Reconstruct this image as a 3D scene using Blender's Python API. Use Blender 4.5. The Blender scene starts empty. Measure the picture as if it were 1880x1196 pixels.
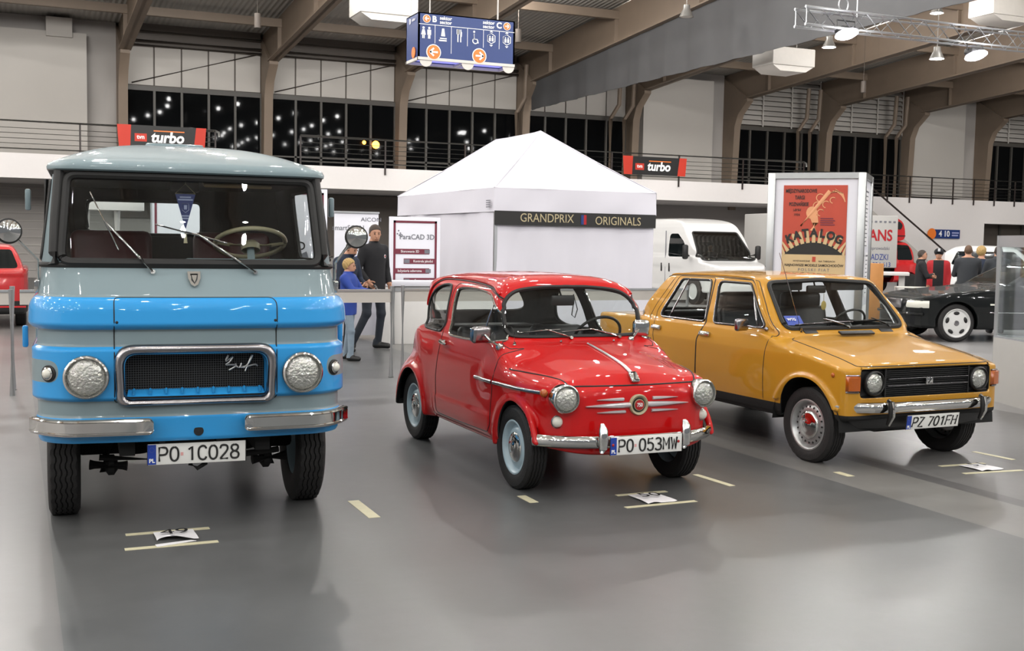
import bpy, bmesh, math, random
import numpy as np
from mathutils import Vector, Matrix
from mathutils.bvhtree import BVHTree
PI = math.pi
R_ = math.radians
COL = bpy.context.scene.collection
random.seed(7)

# ---------------------------------------------------------------- materials
def lin(h):
    if isinstance(h, str):
        h = h.lstrip('#'); c = [int(h[i:i+2], 16)/255 for i in (0, 2, 4)]
    else: c = list(h)
    return tuple(x/12.92 if x <= .04045 else ((x+.055)/1.055)**2.4 for x in c)+(1,)

M = {}
def mat(name, col, rough=.5, metal=0., coat=0., spec=.5, noise=0., nscale=8., bump=0., bscale=60., emit=0., cr=.03, trans=0., alpha=1., sub=None):
    m = bpy.data.materials.new(name); m.use_nodes = True
    nt = m.node_tree; b = nt.nodes['Principled BSDF']
    c = lin(col)
    b.inputs['Base Color'].default_value = c
    b.inputs['Roughness'].default_value = rough
    b.inputs['Metallic'].default_value = metal
    b.inputs['Coat Weight'].default_value = coat
    b.inputs['Coat Roughness'].default_value = cr
    b.inputs['Specular IOR Level'].default_value = spec
    b.inputs['Transmission Weight'].default_value = trans
    if emit:
        b.inputs['Emission Color'].default_value = c
        b.inputs['Emission Strength'].default_value = emit
    tc = nt.nodes.new('ShaderNodeTexCoord')
    n = nt.nodes.new('ShaderNodeTexNoise'); n.inputs['Scale'].default_value = nscale; n.inputs['Detail'].default_value = 4
    nt.links.new(tc.outputs['Object'], n.inputs['Vector'])
    mr = nt.nodes.new('ShaderNodeMapRange')
    mr.inputs['To Min'].default_value = 1-max(noise, .004); mr.inputs['To Max'].default_value = 1+max(noise, .004)
    nt.links.new(n.outputs['Fac'], mr.inputs['Value'])
    mx = nt.nodes.new('ShaderNodeMix'); mx.data_type = 'RGBA'; mx.blend_type = 'MULTIPLY'; mx.inputs['Factor'].default_value = 1
    mx.inputs['A'].default_value = c
    nt.links.new(mr.outputs['Result'], mx.inputs['B'])
    nt.links.new(mx.outputs['Result'], b.inputs['Base Color'])
    if bump:
        n2 = nt.nodes.new('ShaderNodeTexNoise'); n2.inputs['Scale'].default_value = bscale; n2.inputs['Detail'].default_value = 3
        nt.links.new(tc.outputs['Object'], n2.inputs['Vector'])
        bp = nt.nodes.new('ShaderNodeBump'); bp.inputs['Strength'].default_value = bump; bp.inputs['Distance'].default_value = .01
        nt.links.new(n2.outputs['Fac'], bp.inputs['Height']); nt.links.new(bp.outputs['Normal'], b.inputs['Normal'])
    M[name] = m
    return m

def glass(name, tint='#ffffff', refl=.06, rough=.01):
    """thin pane: transparent with a fresnel reflection"""
    m = bpy.data.materials.new(name); m.use_nodes = True
    nt = m.node_tree; nt.nodes.remove(nt.nodes['Principled BSDF'])
    out = nt.nodes['Material Output']
    t = nt.nodes.new('ShaderNodeBsdfTransparent'); t.inputs['Color'].default_value = lin(tint)
    g = nt.nodes.new('ShaderNodeBsdfGlossy'); g.inputs['Roughness'].default_value = rough
    g.inputs['Color'].default_value = (1, 1, 1, 1)
    lw = nt.nodes.new('ShaderNodeLayerWeight'); lw.inputs['Blend'].default_value = .5
    pw = nt.nodes.new('ShaderNodeMath'); pw.operation = 'POWER'; pw.inputs[1].default_value = 4.5
    nt.links.new(lw.outputs['Facing'], pw.inputs[0])
    mr = nt.nodes.new('ShaderNodeMapRange'); mr.inputs['To Min'].default_value = refl; mr.inputs['To Max'].default_value = .95
    nt.links.new(pw.outputs[0], mr.inputs['Value'])
    mx = nt.nodes.new('ShaderNodeMixShader')
    nt.links.new(mr.outputs['Result'], mx.inputs['Fac']); nt.links.new(t.outputs[0], mx.inputs[1]); nt.links.new(g.outputs[0], mx.inputs[2])
    nt.links.new(mx.outputs[0], out.inputs['Surface'])
    M[name] = m
    return m

# ---------------------------------------------------------------- scene graph
def tag(o, label=None, cat=None, group=None, kind=None):
    if label: o['label'] = label
    if cat: o['category'] = cat
    if group: o['group'] = group
    if kind: o['kind'] = kind
    return o

def empty(name, loc=(0, 0, 0), rz=0., label=None, cat=None, group=None):
    o = bpy.data.objects.new(name, None); COL.objects.link(o)
    o.location = loc; o.rotation_euler = (0, 0, rz); o.empty_display_size = .2
    return tag(o, label, cat, group)

KIDS = {}
def copy_tree(o, parent=None):
    c = o.copy(); COL.objects.link(c)
    if parent: c.parent = parent; KIDS.setdefault(parent.name, []).append(c)
    for k in list(KIDS.get(o.name, [])): copy_tree(k, c)
    return c

def link(o, parent):
    COL.objects.link(o)
    if parent:
        o.parent = parent; KIDS.setdefault(parent.name, []).append(o)
    return o

def frame_from(d, up=None):
    d = Vector(d).normalized()
    u = Vector(up) if up is not None else (Vector((0, 0, 1)) if abs(d.z) < .95 else Vector((1, 0, 0)))
    a = d.cross(u).normalized(); b = a.cross(d).normalized()
    return a, b, d

class MB:
    """collects shapes and links them as ONE mesh object"""
    def __init__(s): s.v = []; s.f = []; s.m = []; s.cur = 0
    def add(s, vs, fs, mi=None):
        o = len(s.v); s.v += [tuple(p) for p in vs]
        s.f += [tuple(o+i for i in f) for f in fs]; s.m += [s.cur if mi is None else mi]*len(fs)
        return s
    def box(s, c, size, bev=0., rot=None, seg=2):
        bm = bmesh.new(); bmesh.ops.create_cube(bm, size=1)
        bmesh.ops.scale(bm, vec=size, verts=bm.verts)
        if bev > 0:
            bmesh.ops.bevel(bm, geom=bm.edges[:], offset=min(bev, min(size)*.49), segments=seg, profile=.5, affect='EDGES')
        mt = Matrix.Translation(c)
        if rot is not None: mt = mt @ (rot.to_4x4() if not isinstance(rot, Matrix) or len(rot) == 3 else rot)
        bm.verts.ensure_lookup_table()
        vs = [mt @ v.co for v in bm.verts]; fs = [[v.index for v in f.verts] for f in bm.faces]
        bm.free(); return s.add(vs, fs)
    def boxe(s, a, b, bev=0.):
        return s.box([(a[i]+b[i])/2 for i in range(3)], [abs(b[i]-a[i]) for i in range(3)], bev)
    def bar(s, p, q, w, h, up=None, bev=0.):
        p = Vector(p); q = Vector(q); a, b, d = frame_from(q-p, up)
        rot = Matrix((a, b, d)).transposed()
        return s.box((p+q)/2, (w, h, (q-p).length), bev, rot)
    def tube(s, path, r, n=8, closed=False, cap=True, sx=1., up=None):
        P = [Vector(p) for p in path]; k = len(P)
        if k < 2: return s
        rr = r if hasattr(r, '__len__') else [r]*k
        vs = []; pa = None
        for i in range(k):
            if closed: d = P[(i+1) % k]-P[i-1]
            else: d = P[min(i+1, k-1)]-P[max(i-1, 0)]
            if d.length < 1e-9: d = Vector((0, 0, 1))
            d.normalize()
            if pa is None or up is not None: a, b, _ = frame_from(d, up)
            else:
                a = pa-d*pa.dot(d)
                if a.length < 1e-6: a, b, _ = frame_from(d)
                a.normalize(); b = d.cross(a)
            pa = a
            for j in range(n):
                t = 2*PI*j/n
                vs.append(P[i]+a*(math.cos(t)*rr[i]*sx)+b*(math.sin(t)*rr[i]))
        fs = []
        for i in range(k if closed else k-1):
            for j in range(n):
                i2 = (i+1) % k; j2 = (j+1) % n
                fs.append((i*n+j, i*n+j2, i2*n+j2, i2*n+j))
        if cap and not closed:
            fs.append(tuple(range(n))[::-1]); fs.append(tuple((k-1)*n+j for j in range(n)))
        return s.add(vs, fs)
    def cyl(s, p, q, r, n=16, r2=None):
        return s.tube([p, q], [r, r if r2 is None else r2], n)
    def lathe(s, prof, o, d, n=32, wave=None):
        """prof: (radius, along) pairs; revolved about d through o"""
        a, b, d = frame_from(d); o = Vector(o); vs = []; fs = []; k = len(prof)
        for i in range(n):
            t = 2*PI*i/n; e = a*math.cos(t)+b*math.sin(t)
            for j, (r, h) in enumerate(prof):
                if wave: r, h = wave(j, t, r, h)
                vs.append(o+e*r+d*h)
        for i in range(n):
            i2 = (i+1) % n
            for j in range(k-1):
                fs.append((i*k+j, i2*k+j, i2*k+j+1, i*k+j+1))
        return s.add(vs, fs)
    def prism(s, pts, o, ax, ay, depth, az=None):
        """2D outline in plane (ax, ay) through o, extruded along az by depth"""
        o = Vector(o); ax = Vector(ax); ay = Vector(ay); az = Vector(az) if az is not None else ax.cross(ay).normalized()
        n = len(pts); lo = [o+ax*p[0]+ay*p[1] for p in pts]; hi = [p+az*depth for p in lo]
        area = sum(pts[i][0]*pts[(i+1) % n][1]-pts[(i+1) % n][0]*pts[i][1] for i in range(n))
        fs = [tuple(range(n))[::-1], tuple(range(n, 2*n))]+[(i, (i+1) % n, n+(i+1) % n, n+i) for i in range(n)]
        if (area < 0) != (depth < 0): fs = [f[::-1] for f in fs]
        return s.add(lo+hi, fs)
    def ball(s, c, r, n=12, rings=8, rot=None):
        r = r if hasattr(r, '__len__') else (r, r, r); vs = []; fs = []
        for i in range(rings+1):
            t = PI*i/rings
            for j in range(n):
                u = 2*PI*j/n; p = Vector((r[0]*math.sin(t)*math.cos(u), r[1]*math.sin(t)*math.sin(u), r[2]*math.cos(t)))
                if rot is not None: p = rot @ p
                vs.append(Vector(c)+p)
        for i in range(rings):
            for j in range(n): fs.append((i*n+j, (i+1)*n+j, (i+1)*n+(j+1) % n, i*n+(j+1) % n))
        return s.add(vs, fs)
    def grid(s, rows, closed=False):
        """rows of equally many points -> quads"""
        k = len(rows[0]); vs = [p for r in rows for p in r]; fs = []
        for i in range(len(rows)-1):
            for j in range(k if closed else k-1):
                fs.append((i*k+j, i*k+(j+1) % k, (i+1)*k+(j+1) % k, (i+1)*k+j))
        return s.add(vs, fs)
    def build(s, name, mats, parent=None, ang=40, label=None, cat=None, group=None, kind=None, weld=True):
        me = bpy.data.meshes.new(name); me.from_pydata(s.v, [], s.f)
        if not isinstance(mats, (list, tuple)): mats = [mats]
        for m in mats: me.materials.append(M[m] if isinstance(m, str) else m)
        if len(mats) > 1: me.polygons.foreach_set('material_index', s.m)
        if weld:
            bm = bmesh.new(); bm.from_mesh(me); bmesh.ops.remove_doubles(bm, verts=bm.verts, dist=1e-6)
            bmesh.ops.recalc_face_normals(bm, faces=bm.faces); bm.to_mesh(me); bm.free()
        me.polygons.foreach_set('use_smooth', [True]*len(me.polygons))
        me.set_sharp_from_angle(angle=R_(ang)); me.update()
        o = bpy.data.objects.new(name, me); link(o, parent)
        return tag(o, label, cat, group, kind)

def rot_to(d, up=(0, 0, 1)):
    """local x, y, z -> right, up, d as a rotation matrix"""
    d = Vector(d).normalized(); a = Vector(up).cross(d).normalized(); b = d.cross(a)
    return Matrix((a, b, d)).transposed()

def text(body, loc, nrm, size, m, parent=None, up=(0, 0, 1), bold=0., wide=1., shear=0., depth=.001, spacing=1., align='CENTER', name='lettering', label=None):
    cu = bpy.data.curves.new(name, 'FONT'); cu.body = body; cu.size = size; cu.extrude = depth; cu.offset = bold
    cu.align_x = align; cu.align_y = 'CENTER'; cu.shear = shear; cu.space_character = spacing; cu.resolution_u = 3
    cu.materials.append(M[m])
    mt = Matrix.Translation(loc) @ rot_to(nrm, up).to_4x4() @ Matrix.Diagonal((wide, 1, 1, 1))
    tmp = bpy.data.objects.new(name, cu); me = bpy.data.meshes.new_from_object(tmp); bpy.data.objects.remove(tmp)
    me.name = name; me.transform(mt)
    o = bpy.data.objects.new(name, me); link(o, parent)
    return tag(o, label)

def spline(pts, n=6, closed=True):
    """Catmull-Rom through pts"""
    k = len(pts); out = []
    P = [np.array(p, float) for p in pts]
    for i in range(k if closed else k-1):
        if closed: a, b, c, d = P[i-1], P[i], P[(i+1) % k], P[(i+2) % k]
        else: a, b, c, d = P[max(i-1, 0)], P[i], P[i+1], P[min(i+2, k-1)]
        for j in range(n):
            t = j/n
            out.append(.5*((2*b)+(c-a)*t+(2*a-5*b+4*c-d)*t*t+(3*b-a-3*c+d)*t**3))
    if not closed: out.append(P[-1])
    return [tuple(p) for p in out]

def rpoly(pts, r, n=5):
    """polygon with filleted corners; r a number or one per corner"""
    k = len(pts); out = []
    for i in range(k):
        p = np.array(pts[i], float); a = np.array(pts[i-1], float)-p; b = np.array(pts[(i+1) % k], float)-p
        la, lb = np.linalg.norm(a), np.linalg.norm(b); rr = r[i] if hasattr(r, '__len__') else r
        a /= la; b /= lb
        ang = math.acos(max(-1, min(1, float(a@b))))
        t = min(rr/max(math.tan(ang/2), 1e-3), la*.49, lb*.49)
        if t < 1e-4: out.append(tuple(p)); continue
        q0, q2 = p+a*t, p+b*t
        for j in range(n+1):
            u = j/n; out.append(tuple((1-u)**2*q0+2*u*(1-u)*p+u*u*q2))
    return out

def mirx(half):
    """half outline (x>=0, first and last on the axis) -> closed symmetric outline"""
    return list(half)+[(-x, y) for x, y in half[-2:0:-1]] if abs(half[0][0]) < 1e-9 and abs(half[-1][0]) < 1e-9 else list(half)+[(-x, y) for x, y in half[::-1] if abs(x) > 1e-9]

# ---------------------------------------------------------------- signed distance bodies
def psd(poly, x, y):
    d = None; s = None; n = len(poly)
    for i in range(n):
        ax, ay = poly[i]; bx, by = poly[i-1]
        ex, ey = bx-ax, by-ay; wx, wy = x-ax, y-ay
        l = ex*ex+ey*ey
        if l < 1e-14: continue
        t = np.clip((wx*ex+wy*ey)/l, 0, 1)
        q = (wx-ex*t)**2+(wy-ey*t)**2
        c1 = y >= ay; c2 = y < by; c3 = ex*wy > ey*wx
        fl = (c1 & c2 & c3) | (~c1 & ~c2 & ~c3)
        if d is None: d = q; s = np.where(fl, -1., 1.)
        else: d = np.minimum(d, q); s = np.where(fl, -s, s)
    return s*np.sqrt(d)
def smax(a, b, k):
    h = np.maximum(k-np.abs(a-b), 0)/k
    return np.maximum(a, b)+h*h*k*.25
def smin(a, b, k): return -smax(-a, -b, k)
def capsule(x, y, z, a, b, r0, r1):
    a = np.array(a, float); b = np.array(b, float); d = b-a; l = d@d
    t = np.clip(((x-a[0])*d[0]+(y-a[1])*d[1]+(z-a[2])*d[2])/l, 0, 1)
    return np.sqrt((x-a[0]-d[0]*t)**2+(y-a[1]-d[1]*t)**2+(z-a[2]-d[2]*t)**2)-(r0+(r1-r0)*t)
def ellip(x, y, z, c, r):
    k0 = np.sqrt(((x-c[0])/r[0])**2+((y-c[1])/r[1])**2+((z-c[2])/r[2])**2)
    k1 = np.sqrt(((x-c[0])/r[0]**2)**2+((y-c[1])/r[1]**2)**2+((z-c[2])/r[2]**2)**2)+1e-9
    return k0*(k0-1)/k1
def ring_x(x, y, z, xc, yc, zc, R, r):
    return np.sqrt((np.sqrt((y-yc)**2+(z-zc)**2)-R)**2+(np.abs(x)-xc)**2)-r
def sstep(a, b, x):
    t = np.clip((x-a)/(b-a), 0, 1); return t*t*(3-2*t)

class Surf:
    """a dense surface whose faces carry tags; cut() splits it exactly along a field"""
    def from_sdf(s, F, lo, hi, h):
        ax = [np.arange(lo[i], hi[i]+h, h) for i in range(3)]
        X, Y, Z = np.ix_(*ax)
        G = np.broadcast_to(F(X, Y, Z), [len(a) for a in ax]).astype(np.float32)
        n = np.array(G.shape); sg = G < 0
        c = np.zeros(n-1, np.int8)
        for dx in (0, 1):
            for dy in (0, 1):
                for dz in (0, 1): c += sg[dx:n[0]-1+dx, dy:n[1]-1+dy, dz:n[2]-1+dz]
        act = (c > 0) & (c < 8); idx = -np.ones(n-1, np.int64); k = int(act.sum())
        idx[act] = np.arange(k)
        ci = np.argwhere(act)
        acc = np.zeros((k, 3)); cnt = np.zeros(k)
        cor = [np.array((a, b, d)) for a in (0, 1) for b in (0, 1) for d in (0, 1)]
        for p in range(8):
            for q in range(p+1, 8):
                if abs(cor[p]-cor[q]).sum() != 1: continue
                i0 = ci+cor[p]; i1 = ci+cor[q]
                g0 = G[tuple(i0.T)].astype(float); g1 = G[tuple(i1.T)].astype(float)
                m = (g0 < 0) != (g1 < 0); t = np.zeros(k); t[m] = g0[m]/(g0[m]-g1[m])
                acc[m] += (i0+(i1-i0)*t[:, None])[m]; cnt[m] += 1
        V = acc/cnt[:, None]*h+np.array(lo)
        Q = []
        for a in range(3):
            b, d = (a+1) % 3, (a+2) % 3
            sl0 = [slice(None)]*3; sl1 = [slice(None)]*3; sl0[a] = slice(0, -1); sl1[a] = slice(1, None)
            s0 = sg[tuple(sl0)]; s1 = sg[tuple(sl1)]
            e = np.argwhere(s0 != s1)
            e = e[(e[:, b] > 0) & (e[:, d] > 0) & (e[:, b] < n[b]-1) & (e[:, d] < n[d]-1)]
            fl = s0[tuple(e.T)]
            ub = np.zeros(3, int); ub[b] = 1; ud = np.zeros(3, int); ud[d] = 1
            q = np.stack([idx[tuple((e-ub-ud).T)], idx[tuple((e-ud).T)], idx[tuple(e.T)], idx[tuple((e-ub).T)]], 1)
            q[~fl] = q[~fl][:, ::-1]
            Q.append(q)
        Q = np.concatenate(Q)
        s.F = F
        for it in range(4):
            v, g = s.grad(V); V = V-np.clip(v, -h, h)[:, None]*g
        s.V = V; s.N = s.grad(V)[1]
        s.f = [tuple(int(i) for i in q) for q in Q]; s.t = ['body']*len(s.f)
        return s
    def grad(s, V, e=2e-3):
        x, y, z = V.T; f0 = s.F(x, y, z)
        g = np.stack([s.F(x+e, y, z)-s.F(x-e, y, z), s.F(x, y+e, z)-s.F(x, y-e, z), s.F(x, y, z+e)-s.F(x, y, z-e)], 1)/(2*e)
        l = np.linalg.norm(g, axis=1)+1e-9
        return f0/np.maximum(l, .3), g/l[:, None]
    def from_grid(s, P, closed=False):
        P = np.asarray(P, float); a, b, _ = P.shape
        s.V = P.reshape(-1, 3)
        s.f = [(i*b+j, i*b+(j+1) % b, (i+1)*b+(j+1) % b, (i+1)*b+j) for i in range(a-1) for j in range(b if closed else b-1)]
        s.t = ['body']*len(s.f); s.F = None
        du = np.gradient(P, axis=0); dv = np.gradient(P, axis=1); nn = np.cross(dv, du)
        nn /= np.linalg.norm(nn, axis=2)[..., None]+1e-12
        s.N = nn.reshape(-1, 3); return s
    def flat(s):
        n = np.array([len(f) for f in s.f]); fl = np.fromiter((i for f in s.f for i in f), np.int64, n.sum())
        return fl, np.concatenate([[0], np.cumsum(n)[:-1]]), n
    def cut(s, field, sel, new, frm=None):
        fl, st, ln = s.flat()
        Cn = np.add.reduceat(s.V[fl], st, 0)/ln[:, None]; Nn = np.add.reduceat(s.N[fl], st, 0)/ln[:, None]
        ok = sel(Cn, Nn)
        if frm is not None:
            frm = [frm] if isinstance(frm, str) else frm
            ok = ok & np.array([t in frm for t in s.t])
        d = np.full(len(s.V), 9.); use = np.unique(np.concatenate([fl[a:a+n] for a, n in zip(st[ok], ln[ok])])) if ok.any() else np.zeros(0, int)
        if len(use) == 0: return s
        d[use] = field(s.V[use]); d = np.where(np.abs(d) < 1.2e-3, 0., d)
        mx = np.maximum.reduceat(d[fl], st); mn = np.minimum.reduceat(d[fl], st)
        for i in np.where(ok & (mx <= 0))[0]: s.t[i] = new
        mixed = np.where(ok & (mx > 0) & (mn < 0))[0]
        V = []; N = []; em = {}; n0 = len(s.V)
        def mid(i, j):
            k = (i, j) if i < j else (j, i)
            if k not in em:
                a, b = k; t = d[a]/(d[a]-d[b])
                V.append(s.V[a]*(1-t)+s.V[b]*t); nn = s.N[a]*(1-t)+s.N[b]*t; N.append(nn/(np.linalg.norm(nn)+1e-12))
                em[k] = n0+len(V)-1
            return em[k]
        done = set()
        for q in mixed:
            f = s.f[q]; t = s.t[q]; ds = [d[i] for i in f]; n = len(f); res = []
            for sgn, tg in ((-1, new), (1, t)):
                poly = []
                for k in range(n):
                    if ds[k]*sgn >= 0: poly.append(f[k])
                    if ds[k]*ds[(k+1) % n] < 0: poly.append(mid(f[k], f[(k+1) % n]))
                if len(poly) >= 3: res.append((tuple(poly), tg))
            if res:
                s.f[q], s.t[q] = res[0]
                for r in res[1:]: s.f.append(r[0]); s.t.append(r[1])
        if em:   # faces beside the cut take the new points into their edges
            touched = np.zeros(n0+len(V), bool)
            for a, b in em: touched[a] = touched[b] = True
            fl, st, ln = s.flat()
            for q in np.where(np.add.reduceat(touched[fl].astype(int), st) >= 2)[0]:
                f = s.f[q]; n = len(f); p = []; ch = False
                for k in range(n):
                    i, j = f[k], f[(k+1) % n]; p.append(i)
                    e = em.get((i, j) if i < j else (j, i))
                    if e is not None and e not in f: p.append(e); ch = True
                if ch: s.f[q] = tuple(p)
            s.V = np.vstack([s.V, V]); s.N = np.vstack([s.N, N])
        return s
    def loops(s, tags):
        tags = {tags} if isinstance(tags, str) else set(tags)
        E = {}
        for f, t in zip(s.f, s.t):
            if t in tags:
                for k in range(len(f)): E[(f[k], f[(k+1) % len(f)])] = 1
        nx = {}
        for (a, b) in E:
            if (b, a) not in E: nx.setdefault(a, []).append(b)
        out = []
        while nx:
            a = next(iter(nx)); L = [a]; c = a
            while c in nx:
                b = nx[c].pop()
                if not nx[c]: del nx[c]
                c = b
                if c == a: break
                L.append(c)
            out.append((L, c == a))
        return out
    def path(s, L, closed, step=.012, out=0., sm=2):
        P = s.V[L]; Nn = s.N[L]
        if closed: P = np.vstack([P, P[:1]]); Nn = np.vstack([Nn, Nn[:1]])
        l = np.concatenate([[0], np.cumsum(np.linalg.norm(np.diff(P, axis=0), axis=1))])
        n = max(4, int(l[-1]/step)); u = np.linspace(0, l[-1], n+1)
        P = np.stack([np.interp(u, l, P[:, i]) for i in range(3)], 1); Nn = np.stack([np.interp(u, l, Nn[:, i]) for i in range(3)], 1)
        if closed: P = P[:-1]; Nn = Nn[:-1]
        for _ in range(sm):
            if closed: P = (np.roll(P, 1, 0)+2*P+np.roll(P, -1, 0))/4
            else: P[1:-1] = (P[:-2]+2*P[1:-1]+P[2:])/4
        return P+Nn*out
    def outline(s, mb, tags, r, out=0., n=6, minlen=8, keep=None):
        for L, cl in s.loops(tags):
            if len(L) < minlen: continue
            P = s.path(L, cl, out=out)
            if keep is not None:
                m = keep(P)
                if not m.all():
                    i0 = int(np.argmin(m)); P = np.roll(P, -i0, 0); m = np.roll(m, -i0)
                    run = []
                    for p, k in zip(P, m):
                        if k: run.append(p)
                        else:
                            if len(run) > 3: mb.tube(run, r, n)
                            run = []
                    if len(run) > 3: mb.tube(run, r, n)
                    continue
            mb.tube(P, r, n, closed=cl)
        return mb
    def part(s, name, tags, mats, parent, thick=0., tagmat=None, label=None, half=None):
        """object from the faces with these tags; mats[tagmat[tag]] outside, last mat inside when thick"""
        tags = [tags] if isinstance(tags, str) else list(tags)
        fs = [(f, t) for f, t in zip(s.f, s.t) if t in tags]
        if half is not None:
            fs = [(f, t) for f, t in fs if half*s.V[list(f), 0].mean() > 0]
        if not fs: return None
        used = sorted({i for f, _ in fs for i in f}); mp = {u: k for k, u in enumerate(used)}
        V = s.V[used]; N = s.N[used]; F = [tuple(mp[i] for i in f) for f, _ in fs]
        mi = [(tagmat or {}).get(t, 0) for _, t in fs]
        nv = len(V); vs = V; nr = N
        if thick:
            vs = np.vstack([V, V-N*thick]); nr = np.vstack([N, -N]); inner = len(mats)-1
            E = {(f[k], f[(k+1) % len(f)]): m for f, m in zip(F, mi) for k in range(len(f))}
            G = [tuple(i+nv for i in f[::-1]) for f in F]
            rim = [(b, a, a+nv, b+nv) for (a, b) in E if (b, a) not in E]
            F = F+G+rim; mi = mi+[inner]*len(G)+[inner]*len(rim)
        me = bpy.data.meshes.new(name); me.from_pydata([tuple(p) for p in vs], [], F)
        for m in mats: me.materials.append(M[m])
        me.polygons.foreach_set('material_index', mi)
        me.polygons.foreach_set('use_smooth', [True]*len(me.polygons)); me.update()
        me.normals_split_custom_set_from_vertices([tuple(n) for n in nr])
        o = bpy.data.objects.new(name, me); link(o, parent)
        return tag(o, label)
    def bvh(s, tags=None):
        return BVHTree.FromPolygons([tuple(v) for v in s.V], [f for f, t in zip(s.f, s.t) if tags is None or t in tags])

def drop(bvh, pts, d, far=6.):
    """project points along d on the surface -> [(point, normal)]"""
    d = Vector(d).normalized(); out = []
    for p in pts:
        h = bvh.ray_cast(Vector(p)-d*far, d)
        if h[0] is not None:
            n = h[1] if h[1].dot(d) < 0 else -h[1]
            out.append((h[0], n))
    return out
def strip_on(mb, bvh, pts, d, w, hgt, out=0., n=6):
    """a raised moulding following the surface"""
    q = drop(bvh, pts, d)
    if len(q) < 2: return mb
    rows = []
    k = len(q)
    for i in range(k):
        t = (q[min(i+1, k-1)][0]-q[max(i-1, 0)][0]).normalized(); nn = q[i][1]; b = nn.cross(t).normalized()
        ww = w[i] if hasattr(w, '__len__') else w
        rows.append([q[i][0]+b*(math.cos(a)*ww/2)+nn*(math.sin(a)*hgt+out) for a in np.linspace(0, PI, n)])
    mb.grid(rows)
    for r in (rows[0], rows[-1]): mb.add(r, [tuple(range(len(r)))])
    return mb
def dense(pts, n=10): return [tuple(np.array(a)*(1-j/n)+np.array(b)*j/n) for a, b in zip(pts[:-1], pts[1:]) for j in range(n)]+[pts[-1]]
# ---------------------------------------------------------------- materials in use
mat('red_paint', '#bd0709', .5, coat=1., noise=.02, nscale=2, spec=.12)
mat('yellow_paint', '#b78423', .5, coat=.9, noise=.03, nscale=2, spec=.15)
mat('truck_grey', '#7d8e93', .5, coat=.7, noise=.03, nscale=2, spec=.15)
mat('truck_blue', '#2f95d6', .5, coat=.9, noise=.03, nscale=2, spec=.15)
mat('chrome', '#d2d2d0', .06, 1., noise=.01)
mat('worn_chrome', '#9c9a9c', .22, 1., noise=.05, nscale=20)
mat('bright_trim', '#d2d0d2', .25, .6, noise=.03)
mat('dull_alu', '#a9abab', .34, 1., noise=.05, nscale=12)
mat('rubber', '#191918', .62, noise=.10, nscale=30)
mat('tyre_rubber', '#1c1b1b', .72, noise=.15, nscale=14, bump=.25, bscale=90)
mat('black_trim', '#141414', .45, noise=.05)
mat('liner', '#1b1c1d', .8, noise=.10, nscale=12)
mat('headliner', '#5a5d5e', .85, noise=.06, nscale=12)
mat('underbody', '#0d0d0d', .85, noise=.2, nscale=10)
mat('seat_vinyl', '#1d1f22', .45, noise=.12, nscale=30, bump=.15, bscale=40)
mat('seat_red', '#4a1418', .5, noise=.12, nscale=20, bump=.15, bscale=40)
mat('rim_blue', '#a8bcc4', .3, coat=.4, noise=.04)
mat('rim_silver', '#b4b6b6', .32, .75, noise=.04)
mat('lens', '#c2c4be', .10, .85, coat=.8, noise=.22, nscale=45, bump=1.0, bscale=70)
mat('white_lens', '#d9d8cc', .2, coat=.8, noise=.05, nscale=60)
mat('amber', '#a8520c', .18, coat=.8, noise=.10, nscale=70)
mat('red_lens', '#a01414', .2, coat=.8)
mat('plate_white', '#e6e6e2', .4, noise=.02)
mat('plate_blue', '#1f3f9c', .4)
mat('ink', '#101010', .6)
mat('white_ink', '#f0f0f0', .6)
mat('ivory', '#a39a7c', .35, coat=.4, noise=.04)
mat('badge_red', '#a51c20', .35)
mat('mirror_face', '#c9cdd0', .02, 1.)
glass('car_glass', '#f3f7f6', .03)
glass('dark_glass', '#8a9494', .08)
glass('clear_glass', '#f2f6f6', .05)

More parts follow.
